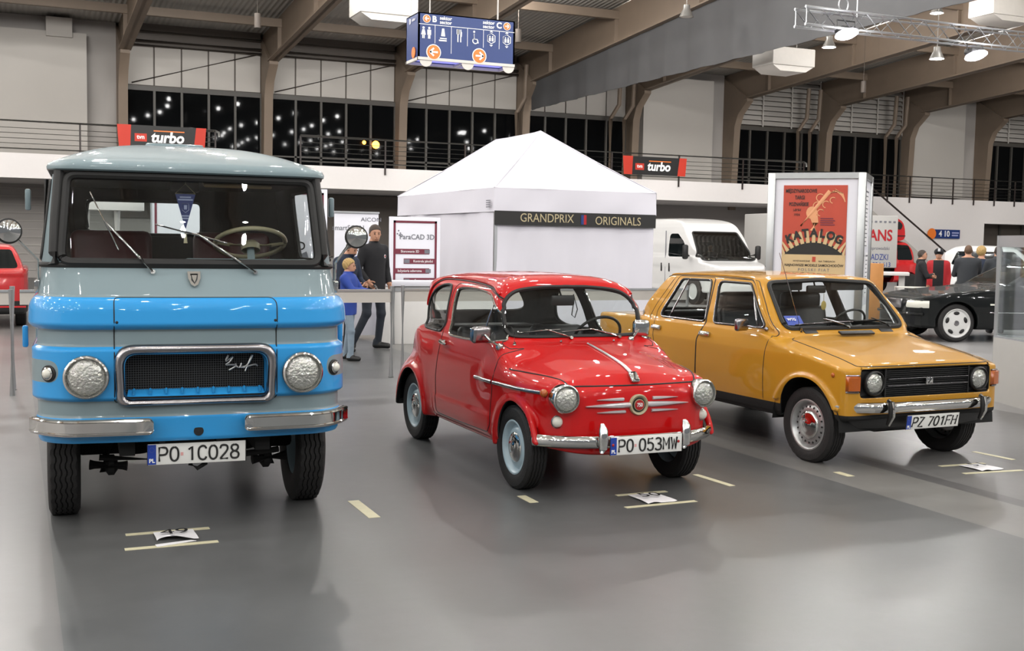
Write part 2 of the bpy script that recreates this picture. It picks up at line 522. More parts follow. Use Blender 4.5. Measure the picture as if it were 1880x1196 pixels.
# ---------------------------------------------------------------- vehicle kit
def wheel(parent, c, side, R, w, rimR, style, ribs=4, zig=.004, capr=.09, holes=0):
    d = (side, 0, 0); h = w/2
    prof = [(rimR-.004, -h*.74), (rimR+.012, -h*.86), (rimR+(R-rimR)*.45, -h), (rimR+(R-rimR)*.8, -h*.97), (R-.012, -h*.86)]
    n0 = len(prof)
    xs = np.linspace(-h*.80, h*.80, ribs+1)
    for k in range(ribs):
        a, b = xs[k], xs[k+1]; g = min(.0045, (b-a)*.2)
        prof += [(R-.009 if k else R-.004, a+g*.2), (R, a+g), (R, b-g), (R-.009 if k < ribs-1 else R-.004, b-g*.2)]
    n1 = len(prof)
    prof += [(R-.012, h*.86), (rimR+(R-rimR)*.8, h*.97), (rimR+(R-rimR)*.45, h), (rimR+.02, h*.92), (rimR+.012, h*.86), (rimR-.004, h*.74)]
    def wave(j, t, r, hh):
        if n0 < j < n1-1: hh += zig*(1 if int(t*60/(2*PI)+.5) % 2 else -1)
        return r, hh
    m = MB(); m.lathe(prof, c, d, 120 if zig else 56, wave if zig else None)
    ty = m.build('wheel', 'tyre_rubber', parent, ang=30)
    m = MB()
    rp = [(rimR-.004, -h*.7), (rimR*.92, -h*.5), (rimR*.90, h*.05), (rimR*.90, h*.35), (rimR*.97, h*.66), (rimR+.004, h*.80), (rimR+.008, h*.86), (rimR+.001, h*.90), (rimR-.008, h*.84), (rimR*.90, h*.60), (rimR*.84, h*.36)]
    if style == 'slots':
        rp += [(rimR*.80, h*.42), (rimR*.70, h*.56), (rimR*.60, h*.62), (rimR*.5, h*.58), (0.001, h*.58)]
    else:
        rp += [(rimR*.78, h*.38), (rimR*.72, h*.56), (rimR*.60, h*.66), (rimR*.5, h*.60), (0.001, h*.60)]
    m.lathe(rp, c, d, 48)
    m.build('rim', {'blue': 'rim_blue', 'slots': 'rim_silver', 'truck': 'rim_blue'}[style], ty, ang=50)
    if holes:
        a, b, dd = frame_from(d); mm = MB()
        for k in range(holes):
            t = 2*PI*k/holes; e = a*math.cos(t)+b*math.sin(t)
            rt = Matrix((e, dd.cross(e), dd)).transposed()
            mm.ball(Vector(c)+e*rimR*.73+dd*h*.53, (.011, .008, .006), 8, 5, rt)
        mm.build('vent_holes', 'ink', ty)
    m = MB()
    q = capr
    m.lathe([(q, h*.60), (q*1.0, h*.70), (q*.93, h*.80), (q*.80, h*.86), (q*.6, h*.92), (q*.36, h*.96), (q*.3, h*1.02), (q*.15, h*1.06), (.0005, h*1.07)], c, d, 32)
    m.build('hub_cap', 'chrome', ty, ang=30)
    return ty

O_ = [(.5, 1), (.12, .86), (0, .5), (.12, .14), (.5, 0), (.88, .14), (1, .5), (.88, .86), (.5, 1)]
GLYPH = {'P': [[(0, 0), (0, 1), (.55, 1)], [(.5, 1), (.85, .95), (1, .74), (.85, .52), (.5, .46), (.3, .46), (.02, .46)]], 'O': [O_], '0': [O_], '1': [[(.15, .78), (.6, 1), (.6, 0)]],
         'C': [[(1, .80), (.82, .96), (.5, 1), (.12, .86), (0, .5), (.12, .14), (.5, 0), (.82, .04), (1, .2)]],
         '2': [[(.02, .76), (.15, .95), (.5, 1), (.88, .93), (.95, .70), (.70, .45), (.3, .2), (.02, 0)], [(.02, 0), (1, 0)]],
         '8': [[(.5, 1), (.15, .93), (.08, .74), (.3, .56), (.5, .53), (.7, .56), (.92, .74), (.85, .93), (.5, 1)], [(.5, .53), (.1, .42), (0, .24), (.15, .05), (.5, 0), (.85, .05), (1, .24), (.9, .42), (.5, .53)]],
         '5': [[(.9, 1), (.15, 1), (.08, .56)], [(.08, .56), (.3, .64), (.6, .63), (.92, .5), (.98, .3), (.85, .07), (.5, 0), (.15, .05), (0, .18)]],
         '3': [[(.05, .92), (.4, 1), (.8, .94), (.92, .75), (.75, .57), (.4, .53)], [(.4, .53), (.85, .45), (1, .27), (.85, .06), (.45, 0), (.1, .05), (0, .15)]],
         'M': [[(0, 0), (0, 1), (.5, .35), (1, 1), (1, 0)]], 'W': [[(0, 1), (.22, 0), (.5, .8), (.78, 0), (1, 1)]], 'Z': [[(0, 1), (1, 1), (0, 0), (1, 0)]],
         '7': [[(0, 1), (1, 1), (.35, 0)]], 'F': [[(0, 0), (0, 1), (.95, 1)], [(0, .52), (.8, .52)]], 'H': [[(0, 0), (0, 1)], [(1, 0), (1, 1)], [(0, .52), (1, .52)]]}

def lettered_plate(parent, c, nrm, body, tilt_up=(0, 0, 1), w=.52, h=.114, size=.092, wide=.82, shear=0.):
    n = Vector(nrm).normalized(); rt = rot_to(n, tilt_up); c = Vector(c)
    m = MB(); m.box(c, (w, h, .006), .0025, rt)
    p = m.build('number_plate', 'plate_white', parent)
    m = MB(); m.box(c+rt @ Vector((-w/2+.024, 0, .0022)), (.044, h-.006, .004), .0, rt); bnd = m.build('country_band', 'plate_blue', p)
    m = MB()
    for k in range(12):
        t = 2*PI*k/12; m.ball(c+rt @ Vector((-w/2+.024+.0125*math.cos(t), .026+.0125*math.sin(t), .0045)), .0018, 6, 4)
    m.build('star_ring', mat('star_yellow', '#5a6aa8', .5) if 'star_yellow' not in M else M['star_yellow'], bnd)
    text('PL', c+rt @ Vector((-w/2+.024, -.034, .0048)), n, .030, 'white_ink', p, tilt_up, bold=.001)
    x = -w/2+.062; m = MB(); sp = (w-.075-(.012 if not body.startswith('PZ') else 0))/ (len(body)-.45)
    for ch in body:
        if ch == ' ': x += sp*.55; continue
        for st in GLYPH[ch]:
            cl = st[0] == st[-1]; pts = spline(st[:-1] if cl else st, 5, cl) if len(st) > 4 else st
            if ch in 'PMWZ71FHK' and len(st) <= 5: pts = st
            P = [c+rt @ Vector((x+px*sp*.72+shear*(py-.5)*h*.6, (py-.5)*h*.66, .0042)) for px, py in pts]
            if cl and len(pts) > 5: m.tube(P, .0058, 6, closed=True)
            else: m.tube(P, .0058, 6)
        x += sp
    m.build('lettering', 'ink', p)
    if not body.startswith('PZ'):
        m = MB(); m.box(c+rt @ Vector((-w/2+.062+sp*2.05, -.002, .003)), (.014, .018, .002), .0, rt); m.build('sticker', mat('pale_red', '#e0a6a4', .5) if 'pale_red' not in M else M['pale_red'], p)
    m = MB()
    for sx in (-1, 1):
        for sy in (-1, 1): m.box(c+rt @ Vector((sx*(w/2-.002), 0, .001)), (.004, h, .006), 0, rt)
    m.build('plate_frame', 'black_trim', p)
    return p

def headlamp(parent, c, d, r, ring=1.0, depth=.06, lens='lens', ringmat='chrome'):
    m = MB(); q = r*ring
    m.lathe([(q*1.10, -depth), (q*1.14, -depth*.5), (q*1.15, -.004), (q*1.12, .010), (q*1.03, .016), (q*.97, .008), (q*.95, -.004)], c, d, 40)
    h = m.build('headlamp', ringmat, parent, ang=60)
    m = MB(); m.lathe([(.0005, .026), (r*.35, .024), (r*.7, .016), (r*.9, .006), (r*.97, -.004)], c, d, 40)
    m.build('lens', lens, h, ang=60)
    return h

def wiper(parent, pivot, tip_a, tip_b, joint, nrm, arm_r=.006, m1='chrome'):
    pv, ja = Vector(pivot), Vector(joint); n = Vector(nrm).normalized()
    m = MB(); m.cyl(pv-n*.02, pv+n*.022, .012, 12)
    a = pv+n*.016; b = ja+n*.022
    m.tube([a, a.lerp(b, .25)+n*.010, a.lerp(b, .9)+n*.006, b], [arm_r*1.5, arm_r*1.3, arm_r*.8, arm_r*.7], 8)
    w = m.build('wiper', m1, parent, ang=50)
    m = MB(); A, B = Vector(tip_a)+n*.012, Vector(tip_b)+n*.012
    m.bar(A, B, .006, .012, n, .002)
    m.tube([A.lerp(B, .1)+n*.006, A.lerp(B, .5)+n*.016, A.lerp(B, .9)+n*.006], .0035, 6)
    m.build('blade', m1, w)
    m = MB(); m.bar(A-n*.007, B-n*.007, .004, .008, n); m.build('rubber_edge', 'rubber', w)
    return w

def steering_wheel(parent, c, axis, r, rr, matname, hubr=.05, column=.4, spokes=(0, PI)):
    a, b, d = frame_from(axis); c = Vector(c); m = MB()
    m.tube([c+(a*math.cos(t)+b*math.sin(t))*r for t in np.linspace(0, 2*PI, 48, endpoint=False)], rr, 10, closed=True)
    w = m.build('steering_wheel', matname, parent)
    m = MB()
    m.lathe([(hubr, -.03), (hubr*1.05, .005), (hubr*.7, .025), (.0005, .03)], c-d*.02, d, 24)
    for t in spokes:
        e = a*math.cos(t)+b*math.sin(t)
        m.tube([c-d*.015+e*hubr*.6, c-d*.012+e*r*.6, c+e*(r-.004)], [.015, .012, .009], 8, sx=1.3)
    m.build('hub', matname, w)
    m = MB(); m.cyl(c-d*.03, c-d*column, .022, 12); m.build('column', 'liner' if matname != 'ivory' else 'truck_grey', w)
    return w

def seat(parent, c, w, matname, back_h=.5, depth=.48, lean=.18, cush=.14, name='seat'):
    """c: centre of the seat cushion top; back is towards +y"""
    x, y, z = c; m = MB(); m.box((x, y, z-cush/2), (w, depth, cush), .05, seg=3)
    s = m.build(name, matname, parent)
    m = MB(); rt = Matrix.Rotation(-lean, 3, 'X')
    m.box((x, y+depth/2+.02+back_h*.5*math.sin(lean), z+back_h/2-.05), (w, .11, back_h), .05, rt, seg=3)
    m.build('backrest', matname, s)
    return s
# ---------------------------------------------------------------- small red car
def build_red():
    root = empty('small_car', (3.6048, 6.739, 0), .0024, 'small rounded red two-door car with chrome whiskers on its nose, between truck and yellow car', 'car')
    side = spline([(-.46, .27), (-.505, .35), (-.518, .46), (-.516, .58), (-.495, .68), (-.455, .748), (-.40, .795), (-.28, .838), (-.05, .885), (.20, .928), (.45, .958),
                   (1., .97), (1.6, .97), (2.0, .95), (2.3, .88), (2.5, .76), (2.61, .60), (2.63, .45), (2.57, .31), (2.3, .26), (1.2, .245), (.2, .245)], 4)
    front = mirx([(0, .24), (.57, .245), (.635, .275), (.668, .34), (.682, .46), (.684, .58), (.676, .70), (.658, .81), (.632, .91), (.60, .97), (.55, 1.01), (0, 1.04)])
    front = spline(front, 3)
    plan = spline(mirx([(0, -.522), (.28, -.508), (.45, -.468), (.57, -.38), (.64, -.22), (.675, .05), (.688, .5), (.69, 1.1), (.684, 1.5), (.664, 1.8), (.618, 2.05), (.54, 2.30), (.40, 2.50), (.18, 2.62), (0, 2.65)]), 3)
    gside = spline([(.20, .70), (.33, .90), (.385, .97), (.465, 1.14), (.545, 1.29), (.62, 1.35), (.75, 1.385), (1.05, 1.402), (1.4, 1.397), (1.8, 1.36), (2.08, 1.28), (2.28, 1.15), (2.43, .98), (2.50, .80), (2.4, .7), (1.2, .68)], 4)
    gfront = spline(mirx([(0, .6), (.60, .62), (.648, .80), (.635, .92), (.608, 1.0), (.576, 1.12), (.54, 1.22), (.505, 1.285), (.44, 1.335), (.28, 1.38), (0, 1.402)]), 3)
    gplan = spline(mirx([(0, .30), (.26, .312), (.44, .342), (.55, .385), (.607, .46), (.633, .60), (.645, .9), (.648, 1.25), (.63, 1.55), (.575, 1.85), (.46, 2.12), (.27, 2.36), (0, 2.46)]), 3)
    ty = np.array([-.6, -.455, -.40, -.28, -.05, .20, .45, 1, 1.6, 2, 2.3, 2.5, 2.7]); tz = np.array([.70, .75, .797, .84, .887, .93, .96, .97, .97, .95, .88, .76, .5])
    def F(x, y, z):
        L = smax(smax(psd(side, y, z), psd(plan, x, y), .05), psd(front, x, z), .05)
        k = .34*(1-sstep(.05, .45, y))+.34*sstep(1.9, 2.3, y)
        L = smax(L, (z-np.interp(y, ty, tz)+k*x*x)*.85, .05)
        L = L-.007*(1-sstep(.43, .452, z))*sstep(.30, .36, y)*(1-sstep(1.44, 1.5, y))
        ax = np.abs(x)
        L = smin(L, capsule(ax, y, z, (.497, -.35, .645), (.555, .42, .70), .098, .105), .07)
        L = smin(L, ellip(ax, y, z, (.55, 2.0, .33), (.168, .52, .375)), .06)
        G = smax(smax(psd(gside, y, z), psd(gplan, x, y), .06), psd(gfront, x, z), .06)
        d = smin(L, G, .05)
        d = smin(d, ring_x(x, y, z, .645, -.05, .27, .325, .022), .03)
        d = smin(d, ring_x(x, y, z, .665, 1.965, .27, .325, .026), .03)
        zb = .245+(.017+.085*(ax/.65)**2)*sstep(-.12, -.34, y)
        return smax(d, zb-z, .02)
    S = Surf().from_sdf(F, (-.80, -.66, .16), (.80, 2.80, 1.46), .0165)
    X, Y, Z = 0, 1, 2
    qw = spline([(1.80, .935), (1.86, 1.0), (1.86, 1.11), (1.78, 1.215), (1.66, 1.262), (1.52, 1.272), (1.445, 1.25), (1.395, 1.14), (1.355, 1.0), (1.36, .945), (1.41, .925), (1.60, .925)], 5)
    dw = spline([(1.20, .935), (1.235, 1.02), (1.295, 1.20), (1.275, 1.252), (1.0, 1.262), (.71, 1.245), (.60, 1.215), (.47, 1.13), (.385, 1.03), (.36, .96), (.41, .925), (.8, .913), (1.15, .913)], 5)
    door = rpoly([(1.33, .90), (1.335, 1.03), (1.385, 1.25), (1.34, 1.288), (1.0, 1.292), (.70, 1.275), (.55, 1.235), (.38, 1.12), (.27, 1.0), (.225, .90), (.24, .79), (.27, .68), (.31, .49), (.325, .37), (.37, .315), (1.0, .305), (1.385, .305), (1.395, .60)], .03)
    ws = spline(mirx([(0, .957), (.20, .955), (.37, .957), (.485, .965), (.540, .995), (.545, 1.06), (.515, 1.17), (.463, 1.232), (.38, 1.270), (.2, 1.290), (0, 1.295)]), 5)
    rw = spline(mirx([(0, 1.01), (.25, 1.01), (.40, 1.03), (.42, 1.10), (.37, 1.21), (.27, 1.26), (0, 1.27)]), 5)
    sidesel = lambda sg: (lambda c, n: (c[:, 0]*sg > .25) & (n[:, 0]*sg > .15))
    fa = [(.215, .15), (.205, .33), (.16, .46), (.065, .555), (-.05, .585), (-.165, .555), (-.255, .47), (-.305, .35), (-.315, .15)]
    ra = [(1.655, .15), (1.672, .35), (1.745, .475), (1.86, .56), (1.97, .585), (2.09, .56), (2.19, .475), (2.26, .35), (2.275, .15)]
    for sg in (-1, 1):
        t = '_r' if sg < 0 else '_l'
        S.cut(lambda V: psd(door, V[:, 1], V[:, 2]), sidesel(sg), 'door'+t, 'body')
        S.cut(lambda V: psd(dw, V[:, 1], V[:, 2]), sidesel(sg), 'dglass'+t, 'door'+t)
        S.cut(lambda V: psd(qw, V[:, 1], V[:, 2]), sidesel(sg), 'qglass'+t, 'body')
        for a in (fa, ra):
            S.cut(lambda V: psd(spline(a, 4), V[:, 1], V[:, 2]), lambda c, n: c[:, 0]*sg > .38, 'void', ('body', 'door'+t))
    S.cut(lambda V: psd(ws, V[:, 0], V[:, 2]), lambda c, n: (c[:, 1] < .9) & (n[:, 1] < -.05) & (c[:, 2] > .9), 'ws', 'body')
    S.cut(lambda V: psd(rw, V[:, 0], V[:, 2]), lambda c, n: (c[:, 1] > 1.7) & (n[:, 1] > .05) & (c[:, 2] > .9), 'rw', 'body')
    hood = spline([(0, -.7), (-.41, -.7), (-.425, -.52), (-.455, -.44), (-.525, -.29), (-.60, -.06), (-.635, .10), (-.60, .20), (-.45, .225), (-.2, .20), (0, .19), (.2, .20), (.45, .225), (.60, .20), (.635, .10), (.60, -.06), (.525, -.29), (.455, -.44), (.425, -.52), (.41, -.7)], 4)
    S.cut(lambda V: np.maximum(psd(hood, V[:, 0], V[:, 1]), .715-V[:, 2]), lambda c, n: (c[:, 1] < .3) & (c[:, 2] > .66) & (c[:, 2] < .99), 'hood', 'body')
    bd = S.part('body', 'body', ['red_paint', 'liner'], root, .022)
    for sg, t in ((-1, '_r'), (1, '_l')):
        dr = S.part('door', 'door'+t, ['red_paint', 'liner'], root, .022)
        S.part('window_pane', 'dglass'+t, ['car_glass'], dr)
        m = MB(); S.outline(m, 'dglass'+t, .008, .002); m.build('window_frame', 'chrome', dr)
        # quarter-light bar
        q = drop(S.bvh(('dglass'+t,)), dense([(sg*.6, .53, 1.205), (sg*.6, .60, 0.915)], 8), (-sg, 0, 0))
        m = MB(); m.tube([p for p, _ in q], .007, 8); m.build('vent_bar', 'worn_chrome', dr)
        m = MB(); bv = S.bvh(('door'+t,)); p, n = drop(bv, [(sg, 1.25, .852)], (-sg, 0, 0))[0]
        m.box(p+n*.012, (.03, .065, .034), .012); m.tube([p+n*.022+Vector((0, .03, .004)), p+n*.036, p+n*.040+Vector((0, -.07, -.008)), p+n*.030+Vector((0, -.105, -.012))], [.013, .016, .013, .008], 8)
        m.build('handle', 'chrome', dr)
        m = MB(); strip_on(m, bv, dense([(sg, .60, .667), (sg, .285, .667)], 10), (-sg, 0, 0), .026, .012); m.build('side_moulding', 'worn_chrome', dr)
        if sg < 0:
            p, n = drop(bv, [(-1, .30, .893)], (1, 0, 0))[0]
            m = MB(); m.ball(p+n*.008, (.028, .028, .028)); m.tube([p+n*.02, p+Vector((-.06, .03, .05)), p+Vector((-.085, .06, .085))], [.014, .010, .010], 10)
            mr = m.build('mirror', 'chrome', dr)
            rt = rot_to((.35, -.93, -.05))
            m = MB(); m.box(p+Vector((-.10, .095, .085)), (.165, .115, .055), .035, rt, seg=4); m.build('mirror_shell', 'worn_chrome', mr)
            m = MB(); m.box(p+Vector((-.105, .095, .085))-rt @ Vector((0, 0, .027)), (.13, .085, .008), .003, rt); m.build('mirror_glass', 'mirror_face', mr)
    m = MB(); p = drop(S.bvh(('door_l', 'body')), [(1, .33, .93)], (-1, 0, 0))[0][0]
    m.ball(p, .024); m.tube([p, p+Vector((.06, .02, .05)), p+Vector((.09, .04, .07))], [.013, .01, .01], 10); rt = rot_to((-.3, -.95, 0))
    m.box(p+Vector((.11, .05, .075)), (.125, .12, .06), .045, rt, seg=4); m.build('far_mirror', 'chrome', root)
    S.part('bonnet', 'hood', ['red_paint', 'liner'], root, .012)
    S.part('windscreen', 'ws', ['car_glass'], root); S.part('rear_window', 'rw', ['car_glass'], root)
    S.part('quarter_window', 'qglass_r', ['car_glass'], root); S.part('quarter_window', 'qglass_l', ['car_glass'], root)
    m = MB(); S.outline(m, 'ws', .015, .001); m.build('windscreen_seal', 'rubber', root)
    m = MB(); S.outline(m, 'rw', .014, .001); m.build('rear_window_seal', 'rubber', root)
    for t in ('_r', '_l'):
        m = MB(); S.outline(m, 'qglass'+t, .010, .001); m.build('quarter_window_seal', 'rubber', root)
    m = MB()
    for t in ('_r', '_l'): S.outline(m, ('door'+t, 'dglass'+t), .0042, -.0012)
    S.outline(m, 'hood', .006, -.001, keep=lambda P: P[:, 1] < .085)
    m.build('panel_gaps', 'ink', root)
    bb = S.bvh(('body', 'hood', 'door_r', 'door_l', 'ws', 'qglass_r', 'qglass_l', 'dglass_r', 'dglass_l'))
    for sg in (-1, 1):   # drip rails
        m = MB(); g = spline([(1.935, 1.09), (1.915, 1.16), (1.86, 1.245), (1.76, 1.302), (1.59, 1.322), (1.08, 1.318), (.71, 1.295), (.56, 1.255), (.40, 1.15), (.31, 1.04), (.272, .97)], 6, False)
        q = drop(bb, [(sg, a, b) for a, b in g], (-sg, 0, 0))
        m.tube([p+n*.006 for p, n in q], .009, 8); m.build('drip_rail', 'red_paint', root)
        m = MB(); q = drop(bb, [(sg, a, b-.012) for a, b in g[12:54]], (-sg, 0, 0)); m.tube([p+n*.001 for p, n in q], .007, 6); m.build('rail_seal', 'rubber', root)
        m = MB(); strip_on(m, bb, dense([(sg, .255, .668), (sg, -.36, .672)], 16), (-sg, 0, 0), .026, .012); m.build('wing_moulding', 'worn_chrome', root)
        q = drop(bb, [(sg, -.385, .672)], (-sg, 0, 0))
        m = MB(); p, n = q[0]; m.ball(p+n*.012, (.026, .03, .026)); m.build('side_repeater', 'amber', root)
        headlamp(root, (sg*.500, -.490, .645), (sg*.06, -1, .02), .080, depth=.12)
        q = drop(bb, [(sg*.525, -2, .497)], (0, 1, 0)); p, n = q[0]
        m = MB(); m.lathe([(.040, -.012), (.042, .004), (.036, .010)], p, (sg*.3, -1, 0), 24); pl = m.build('parking_lamp', 'worn_chrome', root)
        m = MB(); m.ball(p+n*.006, (.035, .030, .035), 16, 10); m.build('lens', 'white_lens', pl)
    # nose brightwork
    cx = 0.
    for z, x0, x1, w, h in ((.632, .105, .290, .022, .015), (.594, .06, .365, .036, .022), (.553, .095, .290, .022, .015)):
        for sg in (-1, 1):
            xs = np.linspace(x0, x1, 14); m = MB()
            strip_on(m, bb, [(sg*a, -2, z) for a in xs], (0, 1, 0), [max(.004, w*(1-((i)/13.)**2*.85)) for i in range(14)], h); m.build('whisker', 'bright_trim', root)
    p, n = drop(bb, [(0, -2, .594)], (0, 1, 0))[0]
    m = MB(); m.lathe([(.065, -.01), (.068, .010), (.062, .020), (.052, .018), (.048, .008), (.0005, .008)], p, (0, -1, 0), 40); bg = m.build('nose_badge', 'ivory', root, ang=60)
    for a, b, c in ((.045, .012, 'ink'), (.037, .016, 'ivory'), (.032, .020, 'badge_red')):
        m = MB(); m.lathe([(a, .0), (a, b), (.0005, b+.001)], p, (0, -1, 0), 32); m.build('badge_disc', c, bg)
    text('750', p+Vector((0, -.0225, 0)), (0, -1, 0), .034, 'white_ink', bg, bold=.0006, wide=.8)
    q = drop(bb, [(0, a, 2) for a in np.linspace(.20, -.40, 24)], (0, 0, -1)); m = MB()
    m.tube([p+n*.006 for p, n in q], [.006+.004*i/23 for i in range(24)], 8, sx=1.3); m.build('bonnet_strip', 'bright_trim', root)
    p, n = drop(bb, [(0, -.418, 2)], (0, 0, -1))[0]; p2, n2 = drop(bb, [(0, -2, .735)], (0, 1, 0))[0]
    m = MB(); a = p+n*.012; b = p2+n2*.014; rt = rot_to((n+n2), a-b)
    m.box((a+b)/2, (.062, (a-b).length+.03, .03), .012, rt, seg=3); cr = m.build('bonnet_crest', 'chrome', root)
    m = MB(); c = (a+b)/2+rt @ Vector((0, 0, .016)); m.tube([c+rt @ Vector(v) for v in ((-.016, .030, 0), (.014, .034, 0), (-.012, -.03, 0), (.016, -.034, 0))], .004, 6); m.build('emblem', 'ink', cr)
    # bumper, overriders, plate
    xs = np.linspace(-.655, .655, 41); by = lambda x: -.575+.235*(abs(x)/.655)**3.2
    rows = []
    for x in xs:
        y = by(x); dx = .01; t = Vector((dx*2, by(x+dx)-by(x-dx), 0)).normalized(); n = Vector((t.y, -t.x, 0))
        c = Vector((x, y, .374))
        rows.append([c-n*.018+Vector((0, 0, .036)), c-n*.004+Vector((0, 0, .040)), c+n*.010+Vector((0, 0, .030)), c+n*.016+Vector((0, 0, .008)), c+n*.012+Vector((0, 0, -.022)), c-n*.002+Vector((0, 0, -.036)), c-n*.018+Vector((0, 0, -.036))])
    m = MB(); m.grid(rows); m.add(rows[0], [tuple(range(7))]); m.add(rows[-1], [tuple(range(7))[::-1]]); m.build('bumper', 'chrome', root, ang=50)
    for sg in (-1, 1):
        m = MB(); m.tube([(sg*.297, -.585, .318), (sg*.297, -.602, .345), (sg*.297, -.606, .40), (sg*.297, -.602, .46), (sg*.297, -.582, .495)], [.012, .024, .028, .026, .012], 14, sx=1.2); m.build('overrider', 'chrome', root)
    pl = lettered_plate(root, (0.005, -.612, .358), (0, -1, 0), 'PO 053MW', wide=.92)
    for x in (-.235, .235):
        m = MB(); m.ball((x, -.618, .366), (.009, .005, .009)); m.build('plate_screw', 'badge_red', pl)
    # washers, aerial, wipers
    m = MB()
    for x, y in ((-.17, .27), (.24, .27)):
        p, n = drop(bb, [(x, y, 2)], (0, 0, -1))[0]; m.ball(p+n*.008, (.008, .008, .010))
    m.build('washer_jets', 'worn_chrome', root)
    p, n = drop(bb, [(-.505, .30, 2)], (0, 0, -1))[0]; m = MB(); m.cyl(p-n*.01, p+n*.018, .014, 12, .010); m.tube([p, p+Vector((0, .01, .085))], .004, 6); m.build('aerial_base', 'chrome', root)
    for ox in (0., .385):
        e = lambda x, z: (lambda r: r[0][0] if r else Vector((x, .36, z)))(drop(bb, [(x, -2, z)], (0, 1, 0)))
        wiper(root, e(-.06+ox, .945), e(-.44+ox*.85, .982), e(.0+ox*.7-.12, 1.0), e(-.24+ox*.9, 1.0), (0, -.9, .35), .005)
    # cabin
    for x in (-.30, .30): seat(root, (x, .98, .52), .46, 'seat_vinyl', .50, .46)
    seat(root, (0, 1.66, .52), 1.02, 'seat_vinyl', .46, .42, name='rear_bench')
    steering_wheel(root, (.335, .70, .925), (0, .80, .60), .185, .011, 'black_trim', .04, .3, (0, PI))
    m = MB(); m.boxe((-.56, .40, .78), (.56, .56, .915), .04); m.build('dashboard', 'liner', root)
    m = MB(); m.boxe((-.40, 1.90, .90), (.40, 2.15, .925), .01); m.build('parcel_shelf', 'liner', root)
    m = MB(); m.box((.0, .60, 1.195), (.185, .025, .075), .012); m.tube([(0, .61, 1.21), (0, .66, 1.26), (0, .66, 1.33)], .008, 8); rm = m.build('rear_view_mirror', 'black_trim', root)
    m = MB(); m.tube([(.085, .60, 1.24), (.12, .60, 1.13), (.10, .60, 1.07), (.075, .60, 1.09), (.085, .60, 1.16)], .004, 6); m.build('cord', 'black_trim', rm)
    m = MB(); m.boxe((-.46, -.05, .27), (.46, 2.2, .29), .01)
    for sg in (-1, 1):
        for yc in (0, 1.97):
            q = [(yc-.02+.315*math.cos(t), .30+.30*math.sin(t)) for t in np.linspace(.12 if yc else 0, PI-(0 if yc else .30), 17)]
            m.grid([[(sg*.36, a, b) for a, b in q], [(sg*.62, a, b) for a, b in q]])
            m.add([(sg*.36, a, b) for a, b in q], [tuple(range(17))])
    m.build('underbody', 'underbody', root, weld=False)
    for sg in (-1, 1):
        wheel(root, (sg*.575, 0, .272), sg, .274, .142, .172, 'blue', 5, .0015, .098)
        wheel(root, (sg*.575, 2.0, .272), sg, .274, .142, .172, 'blue', 5, .0015, .098)
    return root
build_red()
